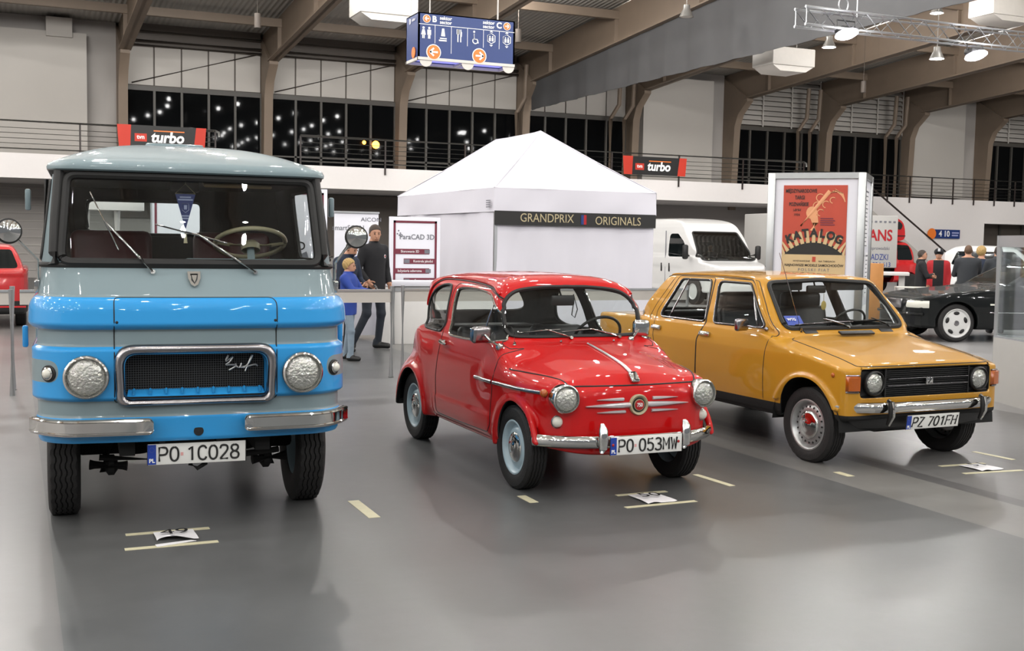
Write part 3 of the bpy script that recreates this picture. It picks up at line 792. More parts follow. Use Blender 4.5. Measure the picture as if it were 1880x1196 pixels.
# ---------------------------------------------------------------- yellow saloon
def build_yellow():
    root = empty('saloon_car', (6.1484, 6.8927, 0), .0346, 'mustard yellow boxy saloon car with a black grille, parked beside the red car', 'car')
    side = spline([(-.40, .36), (-.452, .42), (-.466, .52), (-.470, .64), (-.474, .735), (-.462, .772), (-.43, .790), (-.25, .828), (.0, .868), (.25, .905), (.45, .932), (.8, .945),
                   (1.4, .95), (2.2, .955), (2.6, .958), (2.95, .95), (3.14, .925), (3.20, .86), (3.215, .70), (3.20, .50), (3.12, .37), (2.8, .30), (1.4, .30), (.2, .30)], 4)
    front = mirx([(0, .28), (.66, .285), (.735, .32), (.762, .40), (.775, .52), (.783, .66), (.787, .780), (.781, .815), (.762, .875), (.742, .935), (.715, .965), (.60, .99), (0, 1.0)])
    front = spline(front, 3)
    plan = spline(mirx([(0, -.478), (.3, -.476), (.55, -.470), (.68, -.455), (.745, -.415), (.770, -.30), (.780, -.1), (.787, .4), (.790, 1.2), (.787, 2.1), (.765, 2.8), (.725, 3.10), (.64, 3.19), (.4, 3.215), (0, 3.22)]), 3)
    gside = spline([(.25, .70), (.36, .90), (.42, .955), (.60, 1.150), (.765, 1.325), (.84, 1.368), (1.0, 1.390), (1.3, 1.404), (1.6, 1.402), (1.9, 1.382), (2.06, 1.350), (2.17, 1.27), (2.34, 1.08), (2.46, .96), (2.56, .85), (2.5, .7), (1.4, .68)], 4)
    gfront = spline(mirx([(0, .6), (.72, .62), (.752, .80), (.740, .93), (.712, 1.02), (.672, 1.13), (.635, 1.235), (.610, 1.305), (.592, 1.335), (.55, 1.358), (.42, 1.382), (.2, 1.40), (0, 1.404)]), 3)
    gplan = spline(mirx([(0, .26), (.35, .285), (.56, .335), (.66, .42), (.715, .56), (.742, .9), (.75, 1.4), (.742, 2.0), (.705, 2.32), (.60, 2.44), (.3, 2.50), (0, 2.52)]), 3)
    hy = np.array([-.5, -.46, -.43, -.25, 0, .25, .45, .8]); hz = np.array([.74, .775, .79, .83, .872, .91, .936, .95])
    def F(x, y, z):
        ax = np.abs(x)
        L = smax(smax(psd(side, y, z), psd(plan, x, y), .03), psd(front, x, z), .035)
        kk = (.03*sstep(.50, .78, ax)+.018*(ax/.6)**2)*(1-sstep(.3, .6, y))
        L = smax(L, (z-np.interp(y, hy, hz)+kk)*.95, .025)
        G = smax(smax(psd(gside, y, z), psd(gplan, x, y), .05), psd(gfront, x, z), .05)
        d = smin(L, G, .025)
        d = smin(d, ring_x(x, y, z, .768, -.02, .28, .365, .020)+np.maximum(0, .44-z)*1.5, .03)
        d = smin(d, ring_x(x, y, z, .768, 2.43, .28, .365, .020)+np.maximum(0, .44-z)*1.5, .03)
        # recessed grille panel
        g = np.maximum(np.maximum(np.abs(x)-.632, np.abs(z-.635)-.098), y+.44)
        return smax(d, -g, .008)
    S = Surf().from_sdf(F, (-.88, -.60, .2), (.88, 3.32, 1.46), .0165)
    fdoor = rpoly([(.475, .30), (.475, .64), (.452, .81), (.425, .93), (.60, 1.13), (.79, 1.328), (1.365, 1.333), (1.335, 1.12), (1.31, .945), (1.375, .82), (1.39, .54), (1.39, .30)], .02)
    rdoor = rpoly([(1.398, .30), (1.398, .54), (1.383, .82), (1.318, .945), (1.342, 1.12), (1.372, 1.333), (1.91, 1.330), (2.10, 1.0), (2.06, .78), (2.02, .64), (1.93, .54), (1.86, .42), (1.85, .30)], .02)
    fw_ = rpoly([(1.205, .958), (1.30, 1.305), (.865, 1.302), (.525, .965)], [.03, .045, .05, .025])
    rw_ = rpoly([(2.035, .962), (1.855, 1.305), (1.405, 1.310), (1.325, .962)], [.03, .05, .045, .03])
    ws = rpoly(mirx([(0, .960), (.615, .962), (.545, 1.312), (0, 1.336)]), [0, .06, .07, 0, .07, .06])
    bw = rpoly(mirx([(0, 1.005), (.60, 1.01), (.53, 1.30), (0, 1.312)]), [0, .06, .06, 0, .06, .06])
    fa = [(.285, .10), (.275, .36), (.235, .50), (.13, .605), (-.01, .640), (-.15, .615), (-.265, .53), (-.335, .40), (-.36, .30), (-.37, .10)]
    ra = [(2.15, .10), (2.155, .36), (2.20, .50), (2.30, .58), (2.43, .605), (2.56, .58), (2.66, .50), (2.71, .36), (2.715, .10)]
    ssel = lambda sg: (lambda c, n: (c[:, 0]*sg > .3) & (n[:, 0]*sg > .15))
    for sg, t in ((-1, '_r'), (1, '_l')):
        S.cut(lambda V: psd(fdoor, V[:, 1], V[:, 2]), ssel(sg), 'fdoor'+t, 'body')
        S.cut(lambda V: psd(rdoor, V[:, 1], V[:, 2]), ssel(sg), 'rdoor'+t, 'body')
        S.cut(lambda V: psd(fw_, V[:, 1], V[:, 2]), ssel(sg), 'fglass'+t, 'fdoor'+t)
        S.cut(lambda V: psd(rw_, V[:, 1], V[:, 2]), ssel(sg), 'rglass'+t, 'rdoor'+t)
        for a in (fa, ra):
            S.cut(lambda V: psd(spline(a, 4), V[:, 1], V[:, 2]), lambda c, n: c[:, 0]*sg > .5, 'void', ('body', 'rdoor'+t))
        S.cut(lambda V: V[:, 2]-.405, lambda c, n: (c[:, 2] < .5), 'sill', 'body')
        S.cut(lambda V: V[:, 2]-.405, lambda c, n: (c[:, 2] < .5), 'sill', 'fdoor'+t); S.cut(lambda V: V[:, 2]-.405, lambda c, n: (c[:, 2] < .5), 'sill', 'rdoor'+t)
    S.cut(lambda V: psd(ws, V[:, 0], V[:, 2]), lambda c, n: (c[:, 1] < 1.) & (n[:, 1] < -.05) & (c[:, 2] > .92), 'ws', 'body')
    S.cut(lambda V: psd(bw, V[:, 0], V[:, 2]), lambda c, n: (c[:, 1] > 1.9) & (n[:, 1] > .05) & (c[:, 2] > .96), 'bw', 'body')
    gp = rpoly([(-.638, .530), (.638, .530), (.638, .740), (-.638, .740)], .035)
    S.cut(lambda V: psd(gp, V[:, 0], V[:, 2]), lambda c, n: (c[:, 1] < -.36) , 'grille', 'body')
    hood = rpoly([(-.640, -.60), (.640, -.60), (.640, -.43), (.625, .33), (.5, .355), (-.5, .355), (-.625, .33), (-.640, -.43)], .02)
    S.cut(lambda V: np.maximum(psd(hood, V[:, 0], V[:, 1]), .757-V[:, 2]), lambda c, n: (c[:, 1] < .42) & (c[:, 2] > .7) & (n[:, 2] > -.2), 'hood', 'body')
    S.part('body', ('body', 'sill'), ['yellow_paint', 'underbody', 'liner'], root, .02, {'sill': 1})
    S.part('bonnet', 'hood', ['yellow_paint', 'liner'], root, .012)
    S.part('windscreen', 'ws', ['car_glass'], root); S.part('rear_window', 'bw', ['car_glass'], root)
    gr = S.part('grille', 'grille', ['black_trim'], root)
    m = MB(); S.outline(m, 'ws', .020, .0); m.build('windscreen_seal', 'rubber', root)
    m = MB(); S.outline(m, 'bw', .014, .0); m.build('rear_window_seal', 'rubber', root)
    m = MB()
    for t in ('_r', '_l'):
        S.outline(m, ('fdoor'+t, 'fglass'+t), .0038, -.001, keep=lambda P: P[:, 2] > .41); S.outline(m, ('rdoor'+t, 'rglass'+t), .0038, -.001, keep=lambda P: P[:, 2] > .41)
    S.outline(m, 'hood', .0045, -.001, keep=lambda P: P[:, 1] < .34)
    m.build('panel_gaps', 'ink', root)
    bb = S.bvh(('body', 'hood', 'fdoor_r', 'rdoor_r', 'fdoor_l', 'rdoor_l', 'ws', 'grille', 'sill'))
    for sg, t in ((-1, '_r'), (1, '_l')):
        for k, (w_, bar) in {'fdoor': ('fglass', ((.63, .97), (.835, 1.30))), 'rdoor': ('rglass', ((1.875, .965), (1.755, 1.305)))}.items():
            dr = S.part('door', k+t, ['yellow_paint', 'liner'], root, .02)
            S.part('window_pane', w_+t, ['car_glass'], dr)
            m = MB(); S.outline(m, w_+t, .011, -.002); m.build('window_seal', 'rubber', dr)
            m = MB(); S.outline(m, w_+t, .0045, .009); m.build('window_trim', 'worn_chrome', dr)
            q = drop(S.bvh((w_+t,)), dense([(sg, *bar[0]), (sg, *bar[1])], 8), (-sg, 0, 0)); m = MB(); m.tube([p for p, n in q], .008, 8); m.build('vent_bar', 'worn_chrome', dr)
            y0 = 1.27 if k == 'fdoor' else 2.10
            if k == 'rdoor': y0 = 2.02
            p, n = drop(bb, [(sg, y0, .862)], (-sg, 0, 0))[0]; rt = rot_to(n)
            m = MB(); m.box(p+n*.012, (.145, .040, .026), .010, rt); m.box(p+n*.020-Vector((0, 0, .006)), (.10, .022, .024), .008, rt); m.build('handle', 'chrome', dr)
            if sg < 0 and k == 'fdoor':
                p, n = drop(bb, [(-1, .53, .955)], (1, 0, 0))[0]
                m = MB(); m.ball(p, .020); m.tube([p, p+Vector((-.07, .05, .012)), p+Vector((-.12, .09, .022))], [.010, .007, .007], 8); mr = m.build('mirror', 'worn_chrome', dr)
                rt = rot_to((.3, -.95, 0)); m = MB(); m.box(p+Vector((-.155, .12, .03)), (.15, .10, .05), .022, rt, seg=3); m.build('mirror_shell', 'worn_chrome', mr)
        m = MB(); g = [(2.115, 1.322), (1.96, 1.345), (1.40, 1.353), (.96, 1.345), (.83, 1.322), (.70, 1.20), (.56, 1.05), (.47, .955)]
        g = spline(g, 5, False); q = drop(bb, [(sg, a, b) for a, b in g], (-sg, 0, 0)); m.tube([p+n*.004 for p, n in q], .007, 6); m.build('drip_rail', 'yellow_paint', root)
        m = MB(); q = drop(bb, [(sg, a, b-.010) for a, b in g[:26]], (-sg, 0, 0)); m.tube([p for p, n in q], .005, 6); m.build('under_rail_line', 'ink', root)  # thin dark line just below the drip rail
        # C pillar seam and vent badge, shoulder crease, lower crease
        q = drop(bb, dense([(sg, 1.97, 1.322), (sg, 2.12, 1.10), (sg, 2.20, .955), (sg, 2.16, .93)], 8), (-sg, 0, 0)); m = MB(); m.tube([p-n*.001 for p, n in q], .0035, 6); m.build('pillar_seam', 'ink', root)
        p, n = drop(bb, [(sg, 2.36, .975)], (-sg, 0, 0))[0]; m = MB(); m.lathe([(.026, -.004), (.026, .006), (.018, .010), (.0005, .006)], p, n, 20); m.build('pillar_vent', 'chrome', root)
        p, n = drop(bb, [(sg, -.315, .688)], (-sg, 0, 0))[0]; m = MB(); m.ball(p, (.012, .018, .018)); m.build('side_repeater', 'amber', root)
        # front corner lamps
        rows = []
        for z in (.582, .590, .682, .690):
            row = []
            for u in np.linspace(0, 1, 14):
                # follow the rounded corner
                a = u*PI/2; xx = .655+.112*math.sin(min(a*1.15, PI/2)); row.append((sg*xx, -2, z))
            rows.append(row)
        pts = []
        for z in (.580, .588, .684, .692):
            r_ = []
            for j, xx in enumerate(np.linspace(.646, .740, 10)):
                q = drop(bb, [(sg*xx, -2, z)], (0, 1, 0)); p, n = q[0]
                off = .026 if .583 < z < .690 and 0 < j < 9 else .002
                r_.append(p+n*off)
            pts.append(r_)
        m = MB(); m.grid(pts); ln = m.build('indicator', 'amber', root, ang=50)
        m = MB(); m.tube([p+Vector((0, -.004, .004)) for p in pts[3]], .006, 6); m.tube([p+Vector((0, -.004, -.004)) for p in pts[0]], .006, 6); m.build('indicator_rim', 'worn_chrome', ln)
        h = headlamp(root, (sg*.515, -.468, .636), (0, -1, 0), .080, depth=.03, ringmat='black_trim')
    # grille: bars, badge
    m = MB()
    for k in range(13):
        z = .545+.0148*k; m.boxe((-.405, -.462, z-.0025), (.405, -.440, z+.0025))
    m.boxe((-.415, -.466, .535), (-.405, -.44, .735)); m.boxe((.405, -.466, .535), (.415, -.44, .735))
    m.build('grille_bars', 'black_trim', gr)
    for z in (.663, .613):
        m = MB(); m.boxe((-.39, -.474, z-.003), (.40, -.462, z+.003), .001); m.build('grille_trim', 'worn_chrome', gr)
    m = MB(); m.box((.0, -.478, .638), (.066, .014, .052), .004); bg = m.build('badge', 'chrome', gr)
    m = MB(); m.tube([(-.018, -.487, .655), (.014, -.487, .655), (-.016, -.487, .621), (.018, -.487, .621)], .0035, 6); m.build('emblem', 'ink', bg)
    # bumper
    xs = np.linspace(-.765, .765, 45); by = lambda x: -.535+.20*(abs(x)/.765)**5
    rows = []
    for x in xs:
        y = by(x); t = Vector((.02, by(x+.01)-by(x-.01), 0)).normalized(); n = Vector((t.y, -t.x, 0)); c = Vector((x, y, .462)); e = 1-.5*max(0, abs(x)-.68)/.085
        rows.append([c+n*a+Vector((0, 0, b*e)) for a, b in ((-.03, .030), (-.012, .041), (.010, .034), (.022, .012), (.020, -.012), (.006, -.034), (-.03, -.038))])
    m = MB(); m.grid(rows); m.add(rows[0], [tuple(range(7))]); m.add(rows[-1], [tuple(range(7))[::-1]]); bp = m.build('bumper', 'chrome', root, ang=50)
    for sg in (-1, 1):
        m = MB(); m.tube([(sg*.452, -.545, .520), (sg*.452, -.572, .505), (sg*.452, -.580, .46), (sg*.452, -.578, .41), (sg*.452, -.545, .345)], [.016, .022, .024, .022, .012], 12); ov = m.build('overrider', 'black_trim', root)
        m = MB(); m.tube([(sg*.452, -.548, .526), (sg*.452, -.592, .512), (sg*.452, -.606, .46), (sg*.452, -.602, .41), (sg*.452, -.560, .340)], [.008, .010, .010, .010, .007], 8); m.build('overrider_strip', 'chrome', ov)
    m = MB(); m.grid([[(x, y+.09*(abs(x)/.74)**4, z) for x in np.linspace(-w_, w_, 21)] for y, z, w_ in ((-.44, .43, .735), (-.450, .36, .725), (-.43, .30, .66), (-.38, .275, .56))])
    m.build('front_apron', 'black_trim', root)
    lettered_plate(root, (.015, -.515, .345), (0, -1, -.12), 'PZ 701FH', (0, -.12, 1), h=.105, shear=.25)
    # bonnet intake, aerial, washers, wipers, wiper arms
    p, n = drop(bb, [(.0, .385, 2)], (0, 0, -1))[0]
    m = MB(); m.box(p+n*.006+Vector((0, -.085, -.004)), (.34, .05, .018), .004, rot_to(n, (0, 1, 0))); m.build('air_intake', 'black_trim', root)
    for x in (-.38, .40):
        p, n = drop(bb, [(x, .40, 2)], (0, 0, -1))[0]; m = MB(); m.box(p+n*.003, (.13, .05, .008), .003, rot_to(n, (0, 1, 0))); m.build('cowl_vent', 'black_trim', root)
    p, n = drop(bb, [(-.47, .40, 2)], (0, 0, -1))[0]; m = MB(); m.cyl(p, p+Vector((0, 0, .03)), .010); m.tube([p, p+Vector((-.09, .03, .30)), p+Vector((-.185, .07, .62))], [.0045, .0035, .002], 6); m.build('aerial', 'chrome', root)
    e = lambda x, z: (lambda r: r[0][0])(drop(bb, [(x, -2, z)], (0, 1, 0)))
    nn = (0, -.75, .65)
    wiper(root, e(.02, .958), e(-.50, .985), e(.10, 1.0), e(-.20, 1.02), nn, .008, 'worn_chrome')
    wiper(root, e(.45, .960), e(-.02, 1.0), e(.52, 1.01), e(.30, 1.02), nn, .006, 'black_trim')
    # windscreen sticker
    q = [e(-.565, .985), e(-.405, .985), e(-.405, 1.055), e(-.565, 1.055)]; c = sum(q, Vector())/4
    nn = (q[1]-q[0]).cross(q[3]-q[0]).normalized()
    m = MB(); m.add([p+nn*.006 for p in q]+[p+nn*.008 for p in q], [(3, 2, 1, 0), (4, 5, 6, 7), (0, 1, 5, 4), (1, 2, 6, 5), (2, 3, 7, 6), (3, 0, 4, 7)]); st = m.build('windscreen_sticker', 'plate_blue', root)
    text('WTG', c+nn*.0095+Vector((-.025, 0, .006)), nn, .035, 'white_ink', st, bold=.0006)
    # cabin
    for x in (-.33, .33):
        s_ = seat(root, (x, 1.02, .58), .50, 'seat_vinyl', .56, .46)
        m = MB(); m.box((x, 1.39, 1.13), (.42, .10, .16), .045, seg=3); m.build('headrest', 'seat_vinyl', s_)
    seat(root, (0, 1.86, .58), 1.20, 'seat_vinyl', .48, .44, name='rear_bench')
    steering_wheel(root, (.335, .80, .945), (0, .80, .60), .18, .010, 'black_trim', .045, .3, (0, PI))
    m = MB(); m.boxe((-.66, .46, .78), (.66, .66, .925), .04); m.build('dashboard', 'liner', root)
    m = MB(); m.boxe((-.62, 2.08, .925), (.62, 2.42, .945), .01); m.build('parcel_shelf', 'liner', root)
    m = MB(); m.box((.02, .82, 1.255), (.20, .03, .065), .014); m.tube([(.02, .83, 1.26), (.02, .86, 1.34)], .008, 8); m.build('rear_view_mirror', 'black_trim', root)
    for sg in (-1, 1):
        m = MB(); m.box((sg*.33, .80, 1.285), (.36, .03, .075), .012); m.build('sun_visor', 'liner', root)
    m = MB(); m.tube([(.09, .80, 1.22), (.09, .80, 1.15)], .002, 5); m.ball((.09, .80, 1.12), (.028, .004, .04)); m.build('air_freshener', mat('freshener', '#b09a50', .5), root)
    m = MB(); m.boxe((-.60, -.30, .28), (.60, 3.0, .31), .01); m.boxe((-.25, -.20, .22), (.25, .35, .30), .04)
    for sg in (-1, 1):
        for yc in (-.02, 2.43):
            q = [(yc+.375*math.cos(t), .28+.375*math.sin(t)) for t in np.linspace(0, PI, 17)]
            m.grid([[(sg*.42, a, b) for a, b in q], [(sg*.765, a, b) for a, b in q]]); m.add([(sg*.42, a, b) for a, b in q], [tuple(range(17))])
    m.build('underbody', 'underbody', root, weld=False)
    for sg in (-1, 1):
        wheel(root, (sg*.655, 0, .278), sg, .282, .150, .185, 'slots', 5, .0015, .105, 20)
        wheel(root, (sg*.66, 2.44, .278), sg, .282, .150, .185, 'slots', 5, .0015, .105, 20)
    return root
build_yellow()
# ---------------------------------------------------------------- blue and grey truck
def build_truck():
    root = empty('light_truck', (.938, 6.9816, 0), -.0526, 'grey forward-control light truck with glossy blue bands and chrome grille surround', 'truck')
    # half-width, front position, corner radius per height
    hz = [.515, .53, .66, .74, 1.03, 1.12, 1.28, 1.43, 1.70, 1.955]
    hw = [.790, .796, .806, .808, .808, .806, .800, .788, .752, .722]
    hy = [-.690, -.700, -.715, -.718, -.715, -.710, -.690, -.585, -.50, -.43]
    hr = [.22, .22, .24, .25, .26, .26, .27, .24, .16, .13]
    YB = 1.22
    zs = []
    def band(z):   # raised bands
        b = 0
        for z0, z1, h, e0, e1 in ((.50, .655, .010, .01, .010), (.735, 1.028, .026, .022, .022), (1.113, 1.285, .045, .030, .075)):
            b = max(b, h*float(sstep(z0-.004, z0+e0, z)*(1-sstep(z1-e1, z1+.004, z)))) if z0 < 1.1 else max(b, h*math.sqrt(max(0, float(np.clip((z-z0)/e0, 0, 1))))*math.sqrt(max(0., 1-max(0., (z-(z1-e1))/e1)**2)) if z0 <= z <= z1 else 0)
        return b
    zs = sorted(set(list(np.arange(.515, 1.30, .008))+list(np.arange(1.30, 1.955, .02))+[1.955]))
    def plan(w, y0, r, off, n=160):
        # right side (x<0) back -> front -> left side back, with an outward offset; the front is slightly bowed
        w += off; y0 -= off; r += off*.5
        P = []
        sx = np.linspace(YB, y0+r, 40)
        P += [(-w, y) for y in sx[:-1]]
        P += [(-w+r-r*math.cos(t), y0+r-r*math.sin(t)) for t in np.linspace(0, PI/2, 22)]
        P += [(x, y0-.030*(1-(x/(w-r))**2)) for x in np.linspace(-w+r, w-r, 80)[1:-1]]
        P += [(w-r+r*math.sin(t), y0+r-r*math.cos(t)) for t in np.linspace(0, PI/2, 22)]
        P += [(w, y) for y in sx[::-1][1:]]
        return P
    rows = []
    for z in zs:
        w, y0, r = np.interp(z, hz, hw), np.interp(z, hz, hy), np.interp(z, hz, hr)
        rows.append([(x, y, z) for x, y in plan(w, y0, r, band(z))])
    S = Surf().from_grid(np.array(rows)); S.N *= -1 if S.N[S.N.shape[0]//2-3][1] > 0 else 1
    if S.N[:, 0][S.V[:, 0] < -.7].mean() > 0: S.N *= -1
    a, b = S.f[0][0], S.f[0]
    c0 = S.V[list(b)]; fn = np.cross(c0[1]-c0[0], c0[2]-c0[0])
    if fn @ S.N[b[0]] < 0: S.f = [f[::-1] for f in S.f]
    anyf = lambda c, n: np.ones(len(c), bool)
    for z0, z1 in ((.4, .652), (.738, 1.025), (1.116, 1.283)):
        S.cut(lambda V: np.maximum(z0-V[:, 2], V[:, 2]-z1), anyf, 'blue', 'body')
    # grey notch round the indicators on each corner
    notch = rpoly([(-1.2, .955), (-.70, .955), (-.70, .838), (-1.2, .838)], .055)
    for sg in (-1, 1):
        S.cut(lambda V: psd(notch, -np.abs(V[:, 0])-np.maximum(0, V[:, 1]+.35)*.6, V[:, 2]), lambda c, n: c[:, 0]*sg > .3, 'notch', 'blue')
    hood = rpoly([(-.425, .728), (.415, .728), (.415, 1.26), (.395, 1.283), (-.425, 1.283)], .012)
    fr = lambda c, n: (n[:, 1] < -.5)
    opening = rpoly([(-.375, .752), (.362, .752), (.362, .985), (-.375, .985)], [.03, .03, .065, .065])
    for t in ('blue', 'body'):
        S.cut(lambda V: psd(hood, V[:, 0], V[:, 2]), fr, 'panel_'+t, t)
    for t in ('panel_blue', 'panel_body'):
        S.cut(lambda V: psd(opening, V[:, 0], V[:, 2]), fr, 'void', t)
    ws = rpoly([(-.685, 1.462), (.685, 1.462), (.650, 1.93), (-.650, 1.93)], .05)
    S.cut(lambda V: psd(ws, V[:, 0], V[:, 2]), fr, 'ws', 'body')
    qw = rpoly([(-.46, 1.47), (-.29, 1.47), (-.29, 1.90), (-.395, 1.90)], .02)
    dw = rpoly([(-.20, 1.47), (.62, 1.47), (.62, 1.90), (-.20, 1.90)], .05)
    door = rpoly([(-.27, .56), (.72, .56), (.72, 1.94), (-.25, 1.94)], .04)
    for sg, t in ((-1, '_r'), (1, '_l')):
        sd = lambda c, n: (c[:, 0]*sg > .4) & (n[:, 0]*sg > .35)
        S.cut(lambda V: psd(dw, V[:, 1], V[:, 2]), sd, 'dglass'+t, 'body')
        S.cut(lambda V: psd(rpoly([(-.375, 1.48), (-.265, 1.48), (-.265, 1.90), (-.325, 1.90)], .02), V[:, 1], V[:, 2]), sd, 'qglass'+t, 'body')
        for k in ('blue', 'body', 'notch'):
            S.cut(lambda V: psd(door, V[:, 1], V[:, 2]), sd, k+'_door'+t, k)
        arch = spline([(-.42, .3), (-.41, .52), (-.34, .72), (-.18, .85), (0, .885), (.18, .85), (.34, .72), (.41, .52), (.42, .3)], 4)
        for k in ('blue', 'body', 'notch', 'blue_door'+t, 'body_door'+t, 'notch_door'+t):
            S.cut(lambda V: psd(arch, V[:, 1], V[:, 2]), sd, 'void', k)
    tm = {'blue': 1, 'notch': 0}
    S.part('cab_shell', ('body', 'blue', 'notch'), ['truck_grey', 'truck_blue', 'liner'], root, .02, tm)
    S.part('front_panel', ('panel_body', 'panel_blue'), ['truck_grey', 'truck_blue', 'liner'], root, .015, {'panel_blue': 1})
    S.part('windscreen', 'ws', ['car_glass'], root)
    m = MB(); S.outline(m, 'ws', .024, .002, 8); m.build('windscreen_seal', 'rubber', root)
    m = MB(); S.outline(m, ('panel_body', 'panel_blue', 'void'), .0035, -.0005, keep=lambda P: (P[:, 1] < -.5)); m.build('panel_gap', 'ink', root)
    for sg, t in ((-1, '_r'), (1, '_l')):
        dr = S.part('door', ('body_door'+t, 'blue_door'+t, 'notch_door'+t, ), ['truck_grey', 'truck_blue', 'liner'], root, .02, {'blue_door'+t: 1})
        S.part('window_pane', 'dglass'+t, ['car_glass'], dr)
        S.part('vent_pane', 'qglass'+t, ['car_glass'], dr)
        m = MB(); S.outline(m, 'dglass'+t, .016, 0); S.outline(m, 'qglass'+t, .012, 0); m.build('window_seal', 'rubber', dr)
        m = MB(); x = sg*.80
        m.cyl((sg*.79, .05, 1.46), (sg*.765, .05, 1.92), .012); m.build('window_bar', 'rubber', dr)
    bb = S.bvh()
    # A pillars in black rubber
    for sg in (-1, 1):
        m = MB(); pp = []
        for z in np.linspace(1.445, 1.95, 9):
            w, y0, r = np.interp(z, hz, hw), np.interp(z, hz, hy), np.interp(z, hz, hr); t = PI/4
            pp.append((sg*(w-r+r*math.sin(t)-.004), y0+r-r*math.cos(t)+.004, z))
        m.tube(pp, .036, 10, sx=1.3); m.build('pillar_cover', 'rubber', root)
    m = MB(); q = [(x, y, 1.953) for x, y in plan(.722, -.43, .13, .004)][30:-30]; m.tube(q, .020, 8); m.build('roof_seal', 'rubber', root)
    m = MB(); q = [(x, y, 1.446) for x, y in plan(.786, -.575, .235, .002)][40:-40]; m.tube(q, .015, 8); m.build('sill_seal', 'rubber', root)
    # roof
    rr_ = []
    prof = [(0.020, 1.950), (.036, 1.958), (.038, 1.972), (.030, 1.992)]
    for o, z in prof: rr_.append([(x, y, z) for x, y in plan(.716, -.45, .15, o)])
    base = plan(.716, -.45, .15, .030)
    for k in np.linspace(.06, 1, 16):
        f = 1-k; row = []
        for x, y in base:
            yc = .55; sx = math.sin(f*PI/2)**.8 if f > 0 else 0
            row.append((x*f, yc+(y-yc)*f if y < yc else y+(yc-y)*0, 1.992+.170*(1-f**2.4)*(1 if y > .2 else 1)))
        rr_.append(row)
    m = MB(); m.grid(rr_); m.build('roof', 'truck_grey', root, ang=50)
    m = MB(); m.boxe((-.21, .30, 2.14), (.13, .75, 2.172), .012); m.build('roof_hatch', 'truck_grey', root)
    m = MB(); m.boxe((-.68, -.36, 1.925), (.68, 1.2, 1.94), .0); m.build('headliner', 'liner', root)
    # cab back wall with a rear window
    x0, x1, z0, z1 = -.545, .20, 1.615, 1.845
    m = MB()
    m.boxe((-.80, 1.20, .5), (.80, 1.24, z0)); m.boxe((-.75, 1.20, z1), (.75, 1.24, 1.96)); m.boxe((-.78, 1.20, z0), (x0, 1.24, z1)); m.boxe((x1, 1.20, z0), (.78, 1.24, z1))
    m.cur = 0; m.build('cab_back', 'liner', root)
    m = MB(); m.boxe((x0, 1.218, z0), (x1, 1.224, z1)); m.build('rear_window', 'car_glass', root)
    m = MB(); m.tube([(a, 1.198, b) for a, b in rpoly([(x0, z0), (x1, z0), (x1, z1), (x0, z1)], .045)], .012, 8, closed=True); m.build('rear_window_seal', 'rubber', root)
    # grille
    yf = -.772
    m = MB(); rows = []
    for d, dy in ((.052, .020), (.054, .0), (.046, -.022), (.030, -.032), (.014, -.026), (.004, -.004), (.002, .03)):
        so = rpoly([(-.375-d, .752-d*.75), (.362+d, .752-d*.75), (.362+d, .985+d), (-.375-d, .985+d)], [.03+d*.2, .03+d*.2, .065+d*.8, .065+d*.8], 8)
        so = [(x*(1-.05*max(0, (.80-z)/.1)), z) for x, z in so]
        rows.append([(x, yf-.002+dy+.014*(x/.4)**2, z) for x, z in so])
    m.grid(rows, closed=True); gs = m.build('grille_surround', 'worn_chrome', root, ang=60)
    m = MB(); ib = opening; m.grid([[(x, yf+.02+.013*(x/.4)**2, z) for x, z in ib], [(x*.985, yf+.10, .868+(z-.868)*.95) for x, z in ib]], closed=True); m.build('grille_tunnel', 'truck_blue', root)
    m = MB()
    for k in range(9):
        x = -.33+k*.082; m.tube([(x, yf+.03, .772), (x+.004, yf+.09, .792)], .006, 6)
    m.grid([[(-.365, yf+.025, .758), (.352, yf+.025, .758)], [(-.355, yf+.098, .792), (.345, yf+.098, .792)]]); m.build('grille_ledge', 'truck_blue', root)
    m = MB()
    for x in np.arange(-.366, .355, .0125): m.boxe((x-.0009, yf+.088, .752), (x+.0009, yf+.090, .985))
    for z in np.arange(.756, .985, .0125): m.boxe((-.37, yf+.090, z-.0009), (.357, yf+.092, z+.0009))
    tag(m.build('grille_mesh', mat('mesh_wire', '#56585a', .5, .6), root, weld=False), kind=None)
    m = MB(); m.boxe((-.39, yf+.20, .72), (.38, yf+.22, 1.0)); m.build('radiator', 'underbody', root)
    # script badge
    ks = [((.155, .945), (.160, .968), (.150, .935), (.185, .958), (.168, .930), (.150, .915), (.205, .912), (.165, .885)),
          ((.200, .925), (.205, .905), (.222, .900), (.232, .922), (.228, .900), (.244, .903)),
          ((.250, .875), (.262, .905), (.282, .955), (.290, .962), (.268, .918), (.238, .898), (.265, .905), (.305, .913), (.318, .905))]
    m = MB()
    for k in ks: m.tube([(x, yf+.070, z) for x, z in spline(k, 5, False)], .0048, 6)
    m.build('script_badge', 'dull_alu', root)
    # lamps, indicators
    for sg, x in ((-1, -.565), (1, .553)):
        y = drop(bb, [(x, -3, .872)], (0, 1, 0))[0][0].y
        headlamp(root, (x, y-.035, .872), (sg*.10, -1, 0), .100, depth=.06)
        x2 = sg*.745; p, n = drop(bb, [(x2, -3, .886)], (0, 1, 0))[0]
        m = MB(); m.lathe([(.042, -.02), (.044, .006), (.038, .010), (.032, .006)], p, n, 28); ind = m.build('indicator', 'rubber', root)
        m = MB(); m.lathe([(.034, -.002), (.034, .014), (.028, .018)], p, n, 28); m.build('ring', 'chrome', ind); m = MB(); m.ball(p+n*.012, .027, 16, 10); m.build('lens', 'white_lens', ind)
